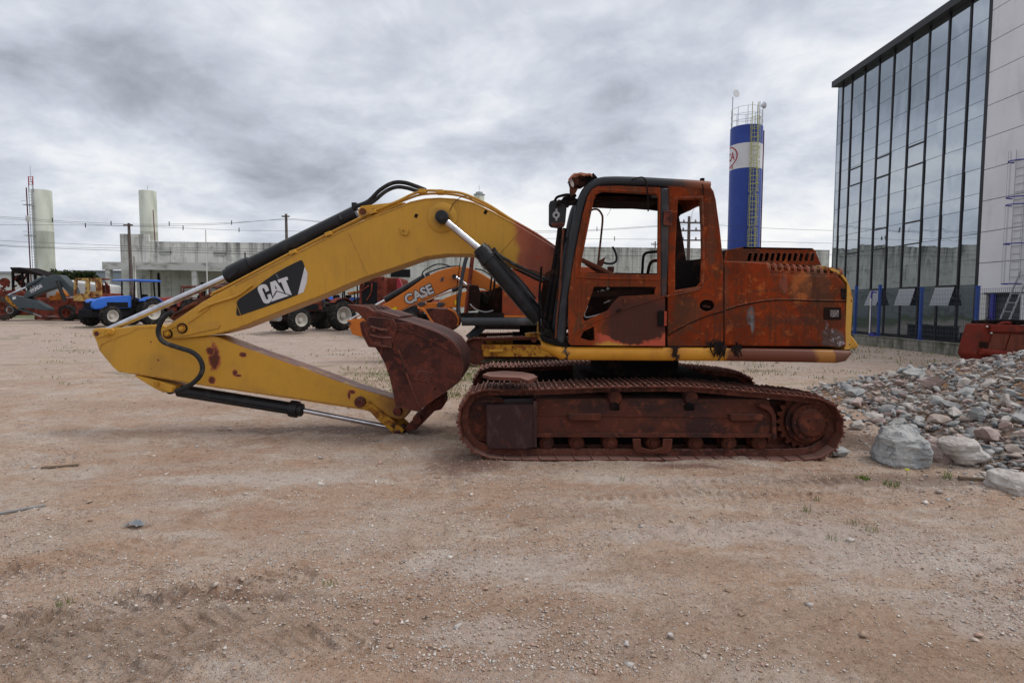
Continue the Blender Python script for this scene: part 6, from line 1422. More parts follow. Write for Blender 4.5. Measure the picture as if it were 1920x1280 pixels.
tree(171, 71, 510, 1.1, 1.1, 'dark clipped tree beside the shed, right one of the clipped pair', 3, M['leaf'])
tree(151, 47, 526, .9, .9, 'yellow-green shrub seen through the burnt cab of the grey excavator', 4, M['leaf2'])
tree(168, 48, 530, .7, .7, 'small green shrub behind the grey excavator cab', 6, M['leaf2'])
wcn = thing('tank_trailer', 'long white tank trailer parked behind the grey excavator', 'trailer', (wx(140, 44), 44, .5))
mb = MB().poly([(wx(70, 44), .9), (wx(195, 44), .9), (wx(195, 44), 3.1), (wx(150, 44), 3.35), (wx(112, 44), 3.5), (wx(70, 44), 3.4)], 44, 46.2).build('tank', M['white'], wcn, bevel=.15)
for px in (85, 100, 185): MB().cyl((wx(px, 44), 43.9, .95), (wx(px, 44), 44.3, .95), .48, n=18).build('wheel', M['dark'], wcn)

# ---------------- glass office building
GX = 18.5
def fy(px, py): d = ray(px, py); return GX * d.y / d.x           # depth of a facade point
def fz(px, py): d = ray(px, py); return CAMH + d.z * GX / d.x
yn, yf = fy(1851.6, 187), fy(1571, 187); ztop = 14.05
gb = thing('office_building', 'modern office block with dark glass facade and grey panelled end, at the right', 'building', (GX, (yn + yf) / 2, 0))
def glass(name, tint, rough, seed):
    m, t, b = mk(name); gl = t.new('ShaderNodeBsdfGlossy'); gl.inputs['Roughness'].default_value = rough; gl.inputs['Color'].default_value = (*tint, 1)
    df = t.new('ShaderNodeBsdfDiffuse'); df.inputs['Color'].default_value = (.008, .010, .012, 1)
    v = t.new('ShaderNodeNewGeometry').outputs['Position']; bn = t.new('ShaderNodeBump'); bn.inputs['Strength'].default_value = .9; bn.inputs['Distance'].default_value = .02
    t.put(bn.inputs['Height'], t.noise(t.mapping(v, (1, 1.0, .5)), .55, 2, .5, .4)); t.l.new(bn.outputs[0], gl.inputs['Normal'])
    mx_ = t.new('ShaderNodeAddShader'); t.l.new(gl.outputs[0], mx_.inputs[0]); t.l.new(df.outputs[0], mx_.inputs[1]); t.l.new(mx_.outputs[0], t.n['Material Output'].inputs[0]); t.n.remove(b); return m
M['glass'] = glass('reflective_glass', (.44, .475, .51), .015, 1); M['glass2'] = glass('dim_reflection_glass', (.17, .20, .23), .02, 2); M['glass3'] = glass('clear_vent_glass', (.50, .50, .48), .03, 3)  # lower panes: dim reflections are put into the darker tint
M['alu'] = mottled('black_aluminium', (.014, .014, .018), [], .4)
M['joint'] = mottled('grey_gasket', (.10, .11, .12), [], .6)
def pan_post(t, v, col):
    pos = t.new('ShaderNodeNewGeometry').outputs['Position']; s = t.noise(t.mapping(pos, (1, .8, .12)), 2.5, 7, .6, .2); return t.mix(t.math('MULTIPLY', t.mapr(s, .5, .75), .25), col, (.22, .22, .22))
M['panel'] = mottled('grey_composite_panel', (.66, .66, .69), [((.60, .60, .63), .6, .4, .7)], .5, coord='WORLD', post=pan_post)
mull = [1571] + [1579.7, 1596.6, 1620, 1646.6, 1673.4, 1704, 1737.8, 1773.8, 1813, 1851.6]; ym = [fy(p, 187) for p in mull]
D0 = fy(1851.6, 187); rowsy = [28, 80.6, 132, 182, 211, 261, 311.6, 359, 386.6, 436, 484, 532]
rz_ = [ztop] + [P(960, y_, D0).z for y_ in rowsy] ; rz_ = [min(z, ztop) for z in rz_]; rz_ = [z for i, z in enumerate(rz_) if i == 0 or z < rz_[i - 1] - .05] + [.35]
rg = random.Random(8)
groups_ = [(0, 1), (1, 2), (2, 3), (3, 5), (5, 6), (6, 7), (7, 9), (9, 10), (10, 12), (12, len(rz_) - 1)]
for i in range(len(ym) - 1):
    for (a_, b_) in groups_:
        if a_ >= len(rz_) - 1: continue
        zt_, zb2 = rz_[a_], rz_[min(b_, len(rz_) - 1)]; y0_, y1_ = ym[i + 1] + .045, ym[i] - .045; t0 = [rg.uniform(-.006, .006) for _ in range(2)]
        vs = [(GX + t0[0], y0_, zt_ - .01), (GX - t0[0], y1_, zt_ - .01), (GX - t0[0] + t0[1], y1_, zb2 + .01), (GX + t0[0] + t0[1], y0_, zb2 + .01)]
        vs += [(x + .03, y, z) for x, y, z in vs]
        low = zt_ < 2.8
        MB().add(vs, [(0, 1, 2, 3), (7, 6, 5, 4), (0, 4, 5, 1), (1, 5, 6, 2), (2, 6, 7, 3), (3, 7, 4, 0)]).build('glass_pane', M['glass2'] if low else M['glass'], gb)
for i, y_ in enumerate(ym[1:]):
    w_ = .20 if i == len(ym) - 2 else .085; MB().box((GX - .01, y_, ztop / 2), (.06 if w_ < .1 else .10, w_, ztop)).build('mullion', M['alu'], gb)
for z_ in rz_[1:-1]: MB().box((GX - .004, (ym[0] + ym[-1]) / 2, z_), (.012, ym[0] - ym[-1], .012)).build('glazing_joint', M['joint'], gb)
for a_, b_, py in ((1620, 1596.6, 314), (1620, 1596.6, 345), (1673.4, 1646.6, 292), (1673.4, 1646.6, 330), (1737.8, 1704, 270), (1737.8, 1704, 308), (1737.8, 1704, 415), (1737.8, 1704, 456), (1673.4, 1646.6, 428), (1673.4, 1646.6, 466), (1620, 1596.6, 474)):
    y0_, y1_ = fy(a_, 187), fy(b_, 187); z_ = P(960, py, (y0_ + y1_) / 2).z; MB().box((GX - .02, (y0_ + y1_) / 2, z_), (.06, y1_ - y0_, .05)).build('opening_transom', M['alu'], gb)
MB().box((GX - .12, (ym[0] + ym[-1]) / 2, ztop + .16), (.5, ym[0] - ym[-1] + .15, .32)).build('parapet', M['alu'], gb)
MB().box((GX + 5, (ym[0] + 14) / 2, 7), (9.8, ym[0] - 14 - .1, 13.9)).build('core', M['alu'], gb)
MB().box((GX + .03, ym[0] + .03, ztop / 2), (.06, .06, ztop)).build('corner_trim', M['glass'], gb)
# three top-hung vents swung open
for tl, tr, bl, brr in (((1633.5, 544), (1656, 541.6), (1620, 571), (1642, 571)), ((1688, 540), (1718, 538.5), (1676, 571), (1705, 571)), ((1756, 537), (1792, 535.6), (1742, 571), (1777, 571))):
    y1_, y0_ = fy(*tl), fy(*tr); z1_ = (fz(*tl) + fz(*tr)) / 2; xl = ray(*bl).x / ray(*bl).y * y1_; z0_ = CAMH + ray(*bl).z / ray(*bl).y * y1_
    vs = [(GX - .05, y0_, z1_), (GX - .05, y1_, z1_), (xl, y1_, z0_), (xl, y0_, z0_)]; vs += [(x + .02, y, z + .03) for x, y, z in vs]
    v_ = MB().add(vs, [(0, 1, 2, 3), (7, 6, 5, 4), (0, 4, 5, 1), (1, 5, 6, 2), (2, 6, 7, 3), (3, 7, 4, 0)]).build('open_vent', mottled('frosted_vent', (.27, .28, .30), [], .25), gb)
    MB().box((GX - .04, (y0_ + y1_) / 2, z1_ + .04), (.09, y1_ - y0_, .06)).build('vent_frame', M['alu'], v_)
    for y_ in (y0_ + .03, y1_ - .03): MB().tube([(GX - .03, y_, (z0_ + z1_) / 2 - .1), ((GX + xl) / 2, y_, (z0_ + z1_) / 2)], .012, 5).build('stay', M['galv'], v_)
# grey panelled end
pj = [fz(1861, 77), P(960, 136, fy(1856, 136)).z, P(960, 197, fy(1855, 197)).z, fz(1852.5, 257), P(960, 317, fy(1849, 317)).z, fz(1845, 376), P(960, 434, fy(1842, 434)).z, fz(1837.5, 492), fz(1836, 549)]
pj = [pj[0] + 2 * (pj[0] - pj[1]), pj[0] + (pj[0] - pj[1])] + pj
yE = 14.0; yA = ym[-1] - .1
dy0, dy1 = fy(1852, 580), fy(1917, 580); dzt = fz(1880, 549)
for i in range(len(pj) - 1):
    for y0_, y1_ in ((yA - 3.75, yA), (yE, yA - 3.77)):
        MB().box((GX - .03, (y0_ + y1_) / 2, (pj[i] + pj[i + 1]) / 2), (.1, y1_ - y0_ - .015, pj[i] - pj[i + 1] - .025)).build('facade_panel', M['panel'], gb)
MB().box((GX - .03, (dy0 + yA) / 2, pj[-1] / 2), (.1, yA - dy0, pj[-1] - .02)).build('facade_panel', M['white'], gb)
MB().box((GX - .03, (dy1 + yE) / 2, pj[-1] / 2), (.1, dy1 - yE, pj[-1] - .02)).build('facade_panel', M['panel'], gb)
dr = MB().box((GX + .05, (dy0 + dy1) / 2, dzt / 2), (.02, dy0 - dy1, dzt)).build('doorway', mottled('dark_doorway', (.05, .05, .055), [((.08, .08, .085), 2, .5, .6, 3, 0, (1, .1, 8))], .6), gb)  # dark banded sheet filling the doorway
MB().box((GX - .1, dy0 - .35, dzt / 2), (.12, .14, dzt)).build('blue_downpipe', mottled('deep_blue_paint', (.035, .035, .26), [], .5), dr)
MB().box((GX - .09, (dy0 + dy1) / 2, dzt + .03), (.06, dy0 - dy1 + .2, .05)).build('door_lintel', M['alu'], dr)
M['blue'] = mottled('blue_post_paint', (.015, .055, .26), [((.03, .08, .30), 3, .5, .7)], .5)
M['blue2'] = bpy.data.materials['deep_blue_paint']
lx = GX - .35; ly = fy(1912, 480); cgl = thing('caged_ladder', 'thin ladder with blue hoops fixed to the grey wall at the right edge', 'ladder', (lx, ly, 2.5))
mb = MB()
for y_ in (ly - .22, ly + .22): mb.tube([(lx + .2, y_, 2.7), (lx + .2, y_, 7.4)], .012, 5)
for k in range(16): mb.tube([(lx + .2, ly - .22, 2.8 + .28 * k), (lx + .2, ly + .22, 2.8 + .28 * k)], .012, 4)
mb.build('rails', M['galv'], cgl)
for z_ in [P(960, q9, ly).z for q9 in (300, 368, 382, 455, 530)]: MB().tube([(lx + .2 - .40 * math.sin(b_), ly + .3 * math.cos(b_), z_) for b_ in [math.pi * q_ / 10 for q_ in range(11)]], .022, 5).build('hoop', M['blue2'], cgl)
mb = MB()
for z0_, z1_ in ((P(960, 530, ly).z, P(960, 382, ly).z), (P(960, 368, ly).z, P(960, 280, ly).z)):
    for b_ in (.3, 1.0, 1.6, 2.2, 2.85): mb.tube([(lx + .2 - .40 * math.sin(b_), ly + .3 * math.cos(b_), z0_), (lx + .2 - .40 * math.sin(b_), ly + .3 * math.cos(b_), z1_)], .009, 4)
mb.build('cage_bars', M['galv'], cgl)
al = thing('leaning_ladder', 'aluminium ladder leaning beside the dark doorway', 'ladder', (GX - .9, dy1 - .1, 0)); mb = MB()
for s_ in (0, .4): mb.bar((GX - 1.0, dy1 + .25 - s_, .1), (GX - .15, dy1 - s_, 3.0), .05, .03)
for k in range(9): p = Vector((GX - 1.0, dy1 + .25, .1)).lerp(Vector((GX - .15, dy1, 3.0)), (k + .5) / 9); mb.bar(p, p - Vector((0, .4, 0)), .03, .03)
mb.build('rails', M['galv'], al)
# block wall and mesh fence
WX = 15.5
def blk_post(t, v, col):
    pos = t.new('ShaderNodeNewGeometry').outputs['Position']; x, y, z = t.sep(pos); s = t.noise(t.mapping(pos, (1, 1, .3)), 3, 7, .65, .3)
    col = t.mix(t.math('MULTIPLY', t.mapr(s, .45, .65), .8), col, (.07, .075, .055)); fr = t.math('FRACT', t.math('MULTIPLY', y, 2.5)); k = t.mapr(t.math('ABSOLUTE', t.math('SUBTRACT', fr, .5)), .03, .015)
    fz_ = t.math('FRACT', t.math('MULTIPLY', z, 5.0)); k2 = t.mapr(t.math('ABSOLUTE', t.math('SUBTRACT', fz_, .1)), .05, .03)
    return t.mix(t.math('MULTIPLY', t.math('MAXIMUM', k, k2), .6), col, (.08, .08, .07))
M['block'] = mottled('mossy_blockwork', (.24, .235, .21), [((.17, .17, .14), 2, .45, .65)], .95, bump=.3, coord='WORLD', post=blk_post)
bw = MB().box((WX + .1, 21, .2), (.2, 14, .42)).build('block_wall', M['block'], None); tag(bw, 'low mossy concrete block wall under the mesh fence before the glass building', 'wall')
MB().box((WX + .1, 21, .43), (.26, 14, .04)).build('wall_cap', M['block'], bw)
bw2 = MB().box((WX + .4, 29.5, .35), (.2, 3.2, .75)).build('block_wall', M['block'], None); tag(bw2, 'higher short stretch of block wall behind the counterweight', 'wall'); MB().box((WX + .4, 29.5, .74), (.26, 3.2, .04)).build('wall_cap', M['block'], bw2)
posts = [(fy(1723, 560) * WX / GX, 2.42), (fy(1827, 560) * WX / GX, 2.4), (fy(1645, 560) * WX / GX, 2.6), (fy(1601, 560) * WX / GX, 2.6)]
PL = ['square blue fence post in the middle, between the second and third open vents', 'square blue fence post at the right, before the grey panelled end', 'square blue fence post standing beside the slim blue frame', 'square blue fence post just right of the counterweight']
for (y_, z_), lb_ in zip(posts, PL):
    o = MB().box((WX + .1, y_, (.45 + z_) / 2), (.10, .10, z_ - .45)).build('fence_post', M['blue'], None, bevel=.008); tag(o, lb_, 'fence post')
    MB().box((WX + .1, y_, .46), (.2, .2, .03)).build('base_plate', M['blue'], o); MB().box((WX + .1, y_, z_ + .01), (.13, .13, .025)).build('post_cap', M['blue'], o)
ys = sorted([p[0] for p in posts]); ys = [14.2, 16.8] + ys
ms = MB(); z0_, z1_ = .52, 2.32
y_ = 14.2
while y_ < ys[-1]: ms.box((WX + .05, y_, (z0_ + z1_) / 2), (.006, .006, z1_ - z0_)); y_ += .075
for k in range(12): ms.box((WX + .045, (14.2 + ys[-1]) / 2, z0_ + k * (z1_ - z0_) / 11), (.006, ys[-1] - 14.2, .008))
tag(ms.build('mesh_fence', mottled('fence_wire', (.05, .06, .08), [], .5), None, recalc=False), 'fine welded wire mesh fence running between the blue posts', 'fence')
y_ = fy(1634, 560) * WX / GX; gp_ = thing('gate_frame', 'slim blue and white upright frame hooked beside a blue fence post', 'frame', (WX, y_, .4))
MB().tube(catmull([(WX, y_, .5), (WX, y_, 2.2), (WX, y_ - .12, 2.3), (WX, y_ - .3, 2.3)], 3), .035, 6).build('hook_pipe', M['blue2'], gp_)
MB().box((WX - .04, y_ - .02, 1.3), (.03, .06, 1.5)).build('white_strip', M['white'], gp_); MB().box((WX, y_ - .14, .5), (.08, .36, .12)).build('foot', M['blue2'], gp_)
# flower-like wall lamp: small street camera on post
# ---------------- red scrap body at the right
M['redrust'] = mottled('faded_red_paint', (.15, .024, .016), [((.085, .024, .017), 2, .45, .65), ((.20, .045, .03), 3, .55, .7), ((.07, .03, .022), 5, .6, .72)], .6, bump=.1)
M['redrust2'] = mottled('rust_red_sheet', (.14, .045, .03), [((.09, .03, .022), 2, .45, .65, 6, .3, (3, 1, .5)), ((.18, .06, .04), 4, .55, .7)], .7, bump=.15)
YR = 15.5; rbn = thing('hopper', 'dented red steel hopper resting behind the rubble heap at the right edge', 'hopper', (wx(1870, YR), YR, 0))
MB().pp([(1846, 606), (1862, 606), (2100, 613), (2100, 700), (1882, 689), (1841, 687), (1836, 674), (1829, 663), (1836, 637)], YR, YR + .65).build('body', M['redrust'], rbn, bevel=.03)
MB().pp([(1860, 607), (2100, 614), (2100, 624), (1858, 620)], YR - .08, YR).build('top_rail', M['redrust'], rbn, bevel=.015)
MB().pp([(1862, 623), (1893, 625), (1882, 657), (1852, 654)], YR - .03, YR).build('side_sheet', M['redrust2'], rbn)
MB().pp([(1896, 625), (2100, 630), (2100, 668), (1885, 658)], YR - .03, YR).build('side_sheet', M['redrust2'], rbn)
MB().tube(px3([(1838, 657), (1880, 661), (2000, 670), (2100, 677)], YR - .06), .09, 14).build('roll_bar', M['redrust'], rbn)
MB().pp([(1838, 638), (1853, 640), (1851, 653), (1837, 650)], YR - .02, YR).build('recess', M['void'], rbn)
MB().pp([(1840, 674), (1878, 677), (1878, 688), (1842, 686)], YR - .05, YR).build('skirt', M['redrust2'], rbn)
for x_, y_ in ((1850, 610), (1858, 622)): c = P(x_, y_, YR - .03); MB().cyl(c, c + Vector((0, -.03, 0)), .022, n=8).build('bolt', M['white'], rbn)
mb = MB()
for k in range(14): c = P(1840 + 9 * k, 603 - (k % 3), YR + .6); mb.box(c, (.18, .4, .09), (0, rg.uniform(-.3, .3), rg.random()))
mb.build('scrap_inside', M['soot'], rbn); MB().tube(catmull(px3([(1848, 604), (1851, 595), (1856, 593), (1860, 604)], YR + .3), 5), .012, 6).build('wire_loop', M['soot'], rbn)
MB().tube(px3([(1870, 608), (1880, 603), (1893, 603), (1894, 608)], YR + .1), .04, 8).build('lifting_eye', M['redrust'], rbn)
# ================================================================ BACKGROUND MACHINES
M['blue_paint'] = mottled('blue_tractor_paint', (.035, .14, .56), [((.04, .13, .46), 3, .5, .7)], .35)
M['burnt_red'] = mottled('burnt_red_paint', (.16, .040, .028), [((.08, .025, .018), 2.5, .45, .62), ((.26, .06, .04), 4, .55, .68)], .75)
M['pink_red'] = mottled('faded_pinkish_red_paint', (.36, .085, .075), [((.22, .05, .04), 3, .5, .68)], .6)
M['burnt_orange'] = mottled('burnt_orange_paint', (.36, .12, .02), [((.14, .04, .02), 3, .5, .62)], .6)
M['tyre'] = mottled('tyre_rubber', (.022, .022, .022), [((.07, .06, .052), 5, .5, .68)], .85, bump=.2)
M['tyre_dusty'] = mottled('dusty_tyre_rubber', (.06, .045, .038), [((.10, .07, .055), 5, .5, .68)], .9)
M['rim_w'] = mottled('white_rim', (.46, .44, .40), [((.4, .36, .32), 6, .55, .7)], .6)
M['orange'] = mottled('orange_paint', (.50, .14, .015), [((.46, .12, .015), 3, .45, .7), ((.2, .06, .03), 14, .68, .74)], .42)
M['dgrey'] = mottled('dark_grey_paint', (.045, .06, .068), [((.06, .075, .082), 2, .45, .7), ((.10, .09, .07), 12, .66, .72)], .5)
M['sticker'] = mottled('yellow_sticker', (.60, .46, .02), [], .6)
M['grey_black'] = mottled('grey_black_paint', (.035, .038, .044), [((.07, .07, .075), 3, .5, .7), ((.13, .09, .06), 12, .68, .74)], .45)
def wheel(root, c, ax, R_, w_, tm, rm):
    """c centre, ax unit axle direction (outer side), R radius, w width"""
    c = Vector(c); ax = Vector(ax).normalized(); hub = MB().rings(c - ax * w_ * .2, c, [(0, .05), (0, R_ * .18), (w_ * .55, R_ * .18), (w_ * .56, .05)], 14).build('wheel', rm, root)
    t_ = MB().rings(c - ax * w_ / 2, c, [(0, R_ * .56), (0, R_ * .62), (w_ * .04, R_ * .86), (w_ * .15, R_ * .95), (w_ * .5, R_ * .965), (w_ * .85, R_ * .95), (w_ * .96, R_ * .86), (w_, R_ * .62), (w_, R_ * .56), (w_ * .9, R_ * .54), (w_ * .1, R_ * .54)], 30)
    up_ = Vector((0, 0, 1)); u_ = ax.cross(up_).normalized(); nL = 20
    for k in range(nL):
        for s_ in (-1, 1):
            a_ = 2 * math.pi * (k + (.5 if s_ > 0 else 0)) / nL; a2 = a_ + .22; r0 = R_ * .965
            p = c + (u_ * math.cos(a_) + up_ * math.sin(a_)) * r0 + ax * s_ * w_ * .03; q_ = c + (u_ * math.cos(a2) + up_ * math.sin(a2)) * r0 * .99 + ax * s_ * w_ * .46; t_.bar(p, q_, R_ * .07, R_ * .08, up=tuple(u_ * math.cos(a_) + up_ * math.sin(a_)))
    t_.build('tyre', tm, hub)
    MB().rings(c + ax * w_ * .05, c + ax * w_, [(0, R_ * .2), (0, R_ * .34), (w_ * .12, R_ * .46), (w_ * .40, R_ * .53), (w_ * .46, R_ * .56), (w_ * .46, R_ * .52), (w_ * .36, R_ * .48), (w_ * .14, R_ * .40), (w_ * .05, R_ * .22)], 26).build('rim', rm, hub)
def tractor(label, wpos, rot, body, rimm, roof='canopy', tm='tyre', group=None, fend=None, bar=False, scale=1.0, roofm=None, hood=True, name='tractor'):
    O = Vector(wpos); t_ = thing(name, label, 'tractor', wpos, group); q = Matrix.Translation(O) @ Matrix.Rotation(rot, 4, 'Z') @ Matrix.Scale(scale, 4); OFF_ = OFF[t_.name]
    def put(mb, nm, mt, par=None, bevel=0.0): mb.xform(q); return mb.build(nm, mt, par or t_, bevel=bevel)
    bm = M[body]; fm = M[fend or body]; ax = (q.to_3x3() @ Vector((0, 1, 0))).normalized(); dk = M['dark'] if body == 'blue_paint' else M['burnt_red']
    for s_ in (1, -1):
        wheel(t_, q @ Vector((0, .85 * s_, .76)), ax * s_, .78 * scale, .46 * scale, M[tm], M[rimm]); wheel(t_, q @ Vector((2.35, .80 * s_, .58)), ax * s_, .58 * scale, .34 * scale, M[tm], M[rimm])
    put(MB().poly([(-.3, .55), (2.9, .5), (2.95, .85), (.8, .95), (-.4, .95)], -.22, .22), 'chassis', M['soot'] if body != 'blue_paint' else M['dark'], bevel=.02)
    put(MB().cyl((2.35, -.65, .58), (2.35, .65, .58), .09), 'front_axle', dk); put(MB().cyl((0, -.7, .76), (0, .7, .76), .16), 'rear_axle', dk)
    if hood:
        h_ = put(MB().poly([(.75, 1.0), (2.75, .92), (3.02, 1.0), (3.05, 1.3), (2.9, 1.48), (2.2, 1.62), (.75, 1.72)], -.34, .34), 'hood', bm, bevel=.07)
        put(MB().box((3.05, 0, 1.16), (.03, .52, .3)), 'grille', M['dark'], h_); put(MB().box((2.55, 0, 1.575), (.3, .3, .02), (0, .2, 0)), 'air_intake', M['dark'], h_)
        for s_ in (1, -1): put(MB().box((2.99, .24 * s_, 1.32), (.08, .14, .1)), 'headlight', M['dark'], h_); put(MB().box((1.6, .345 * s_, 1.18), (1.2, .02, .3)), 'side_grille', M['dark'], h_)
    else: put(MB().box((1.8, 0, 1.15), (1.7, .5, .5)), 'engine', M['burnt_red'], bevel=.05); put(MB().cyl((1.2, .1, 1.3), (1.2, .1, 2.0), .06), 'exhaust', M['burnt_red'])
    put(MB().box((3.15, 0, .72), (.35, .62, .42)), 'front_weights', dk, bevel=.03)
    if bar: put(MB().cyl((3.5, -.95, .7), (3.5, .95, .7), .17), 'front_roller', M['steel'])
    for s_ in (1, -1):
        pr = [(-.82 * math.cos(a_), .80 + .86 * math.sin(a_)) for a_ in [R(20) + R(115) * k / 9 for k in range(10)]]; pr2 = [(x * .95, .78 + (z - .78) * .95) for x, z in reversed(pr)]
        put(MB().poly(pr + pr2, .62 * s_, 1.08 * s_), 'fender', fm)
    put(MB().box((-.05, 0, 1.28), (.5, .5, .12)), 'seat', M['soot'], bevel=.03); put(MB().box((-.3, 0, 1.55), (.1, .46, .5)), 'seat_back', M['soot'], bevel=.03)
    put(MB().tube([(.7, 0, 1.5), (.45, 0, 1.75)], .03, 6), 'steering_column', M['soot']); put(MB().tube([(.45 + .08 * math.cos(a_) * .6, .19 * math.sin(a_), 1.75 + .19 * math.cos(a_) * .8) for a_ in [k * .5236 for k in range(12)]], .015, 5, closed=True), 'steering_wheel', M['soot'])
    if roof:
        rg = random.Random(int(abs(wpos[0]) * 10)); zt = 2.52 if roof == 'canopy' else 2.4
        for x_, y_ in ((-.55, .55), (-.55, -.55), (.75, .5), (.75, -.5)): put(MB().bar((x_, y_, 1.1), (x_ * .9, y_, zt), .06), 'roof_post', M['soot'] if body == 'blue_paint' else M['burnt_red'])
        if roof == 'canopy': put(MB().poly([(-.85, zt), (1.15, zt + .02), (1.2, zt + .06), (.9, zt + .12), (-.7, zt + .13), (-.9, zt + .06)], -.72, .72), 'roof', roofm or bm, bevel=.03)
        elif roof == 'frame':
            fr = MB()
            for a_, b_ in (((-.5, .55), (.68, .5)), ((-.5, -.55), (.68, -.5)), ((-.5, .55), (-.5, -.55)), ((.68, .5), (.68, -.5))): fr.bar((*a_, zt), (*b_, zt + rg.uniform(-.08, .08)), .06)
            put(fr, 'roof_frame', M['burnt_red']); put(MB().box((.1, 0, zt + .06), (1.1, 1.0, .03), (rg.uniform(-.1, .1), .1, 0)), 'roof_sheet', M['burnt_red'])
    return t_
def gp3(px, D, dz=0): return (wx(px, D), D, float(gz(wx(px, D), D)) + dz)
AZ = lambda th: math.pi + R(th)             # facing left, turned th degrees towards the camera
tractor('bright blue tractor with flat blue canopy and white rims, parked left of the arm tip', gp3(264, 34.5), AZ(70), 'blue_paint', 'rim_w', group='blue tractors')
tractor('burnt tractor with faded pinkish-red hood beside the blue canopy tractor', gp3(365, 41), AZ(20), 'pink_red', 'rim_w', 'frame', fend='burnt_red')
tractor('stripped burnt red tractor frame seen above the chrome arm rod', gp3(404, 43), AZ(60), 'burnt_red', 'rim_w', 'frame', hood=False)
tractor('burnt tractor with a dark red roof behind the boom nose', gp3(452, 41), AZ(50), 'burnt_red', 'rim_w', 'canopy', hood=False)
tractor('burnt red-brown tractor with white rims and grey front roller under the boom', gp3(622, 31), AZ(52), 'burnt_red', 'rim_w', None, bar=True, scale=1.02)
tractor('blue tractor with dark cab frame beyond the burnt one under the boom', gp3(648, 37), AZ(62), 'blue_paint', 'rim_w', 'canopy', group='blue tractors', roofm=M['dark'])
tractor('burnt tractor seen in part between the orange booms', gp3(800, 29), AZ(60), 'burnt_red', 'tyre', None)

# burnt harvester and wrecks
def wreck_box(px0, px1, y0, y1, D, dep, label, cat, seed, mat, roof=False, wheels=(), openf=None, name='burnt_harvester'):
    c = gp3((px0 + px1) / 2, D); t_ = thing(name, label, cat, c); rg = random.Random(seed)
    MB().pp([(px0, y1), (px0 + 2, y0 + 3), (px0 + 6, y0), (px1 - 4, y0), (px1, y0 + 4), (px1, y1)], D, D + dep).build('body', mat, t_, bevel=.04)
    if openf: MB().pp([(openf[0], openf[1]), (openf[2], openf[1]), (openf[2], openf[3]), (openf[0], openf[3])], D - .02, D + .0).build('opening', M['dark'], t_)
    for k in range(10): a_ = P(rg.uniform(px0, px1), rg.uniform(y0, y1), D - .05); MB().bar(a_, a_ + Vector((rg.uniform(-.5, .5), 0, rg.uniform(-.5, .5))), .06).build('bent_bar', M['burnt_red'], t_)
    for x_, y_, r_, rm, tm in wheels:
        cc = P(x_, y_, D - .3); wheel(t_, cc, (0, -1, 0), r_ / F * D, .4, M[tm], M[rm])
    return t_
h1 = wreck_box(-30, 46, 547, 593, 41, 2.0, 'burnt red-brown harvester with a black sloping roof at the left edge', 'harvester', 1, M['burnt_red'], wheels=((8, 580, 22, 'burnt_red', 'tyre_dusty'), (23, 583, 12, 'rim_w', 'tyre')))
MB().pp([(18, 503), (36, 503), (80, 517), (82, 521), (40, 512), (24, 514)], 41.2, 43.0).build('sloping_roof', M['soot'], h1, bevel=.02)
for a_, b_ in (((24, 510), (25, 550)), ((41, 512), (46, 550)), ((52, 514), (54, 550)), ((66, 517), (67, 545))): MB().bar(P(*a_, 41.4), P(*b_, 41.4), .12).build('roof_post', M['soot'], h1)
mb = MB(); rg = random.Random(3)
for k in range(26): a_ = P(rg.uniform(0, 62), rg.uniform(525, 552), 41.5 + rg.random()); mb.bar(a_, a_ + Vector((rg.uniform(-.6, .6), 0, rg.uniform(-.5, .5))), .08)
mb.build('twisted_frame', M['burnt_red'], h1); MB().pp([(24, 520), (40, 516), (43, 530), (41, 536), (30, 530)], 42, 42.1).build('cab_panel', M['soot'], h1)
MB().rings(P(9, 531, 41.6), P(9, 531, 41), [(0, .1), (0, .3), (.2, .3), (.2, .1)], 16).build('pulley', M['burnt_red'], h1)
wr = wreck_box(64, 205, 560, 601, 41, 2.0, 'burnt red-brown wreck with orange bits under the grey boom', 'wreck', 2, M['burnt_red'], name='burnt_wreck', wheels=((128, 588, 15, 'burnt_red', 'tyre'),))
MB().pp([(91, 556), (103, 556), (105, 548), (114, 560), (114, 564), (92, 565)], 39.6, 39.9).build('orange_bracket', M['burnt_orange'], wr, bevel=.03)
MB().pp([(109, 545), (114, 544), (126, 556), (125, 559), (118, 558)], 39.5, 39.8).build('orange_guard', M['burnt_orange'], wr, bevel=.03)
wreck_box(672, 722, 519, 590, 28, 2.4, 'tall burnt brown cab body with a black opening left of the orange boom', 'harvester', 4, M['burnt_red'], openf=(678, 529, 707, 571))
wr3 = wreck_box(716, 752, 521, 575, 28.6, 2.0, 'rust-brown machine body with a red tail beside the black-opening wreck', 'wreck', 6, M['burnt_red'], name='burnt_wreck')
MB().pp([(744, 522), (748, 522), (757, 545), (756, 551), (744, 551)], 28.3, 28.6).build('red_tail', mottled('crimson_paint', (.30, .02, .04), [], .5), wr3)
tb = thing('implement', 'small orange-topped implement on thin legs beyond the blue tractor', 'implement', gp3(660, 36)); MB().pp([(651, 549), (674, 545), (674, 548), (652, 553)], 36, 37).build('top_sheet', M['burnt_orange'], tb)
for x_ in (665, 671): MB().tube([P(x_, 548, 36), P(x_, 580, 36)], .04, 5).build('leg', M['soot'], tb)

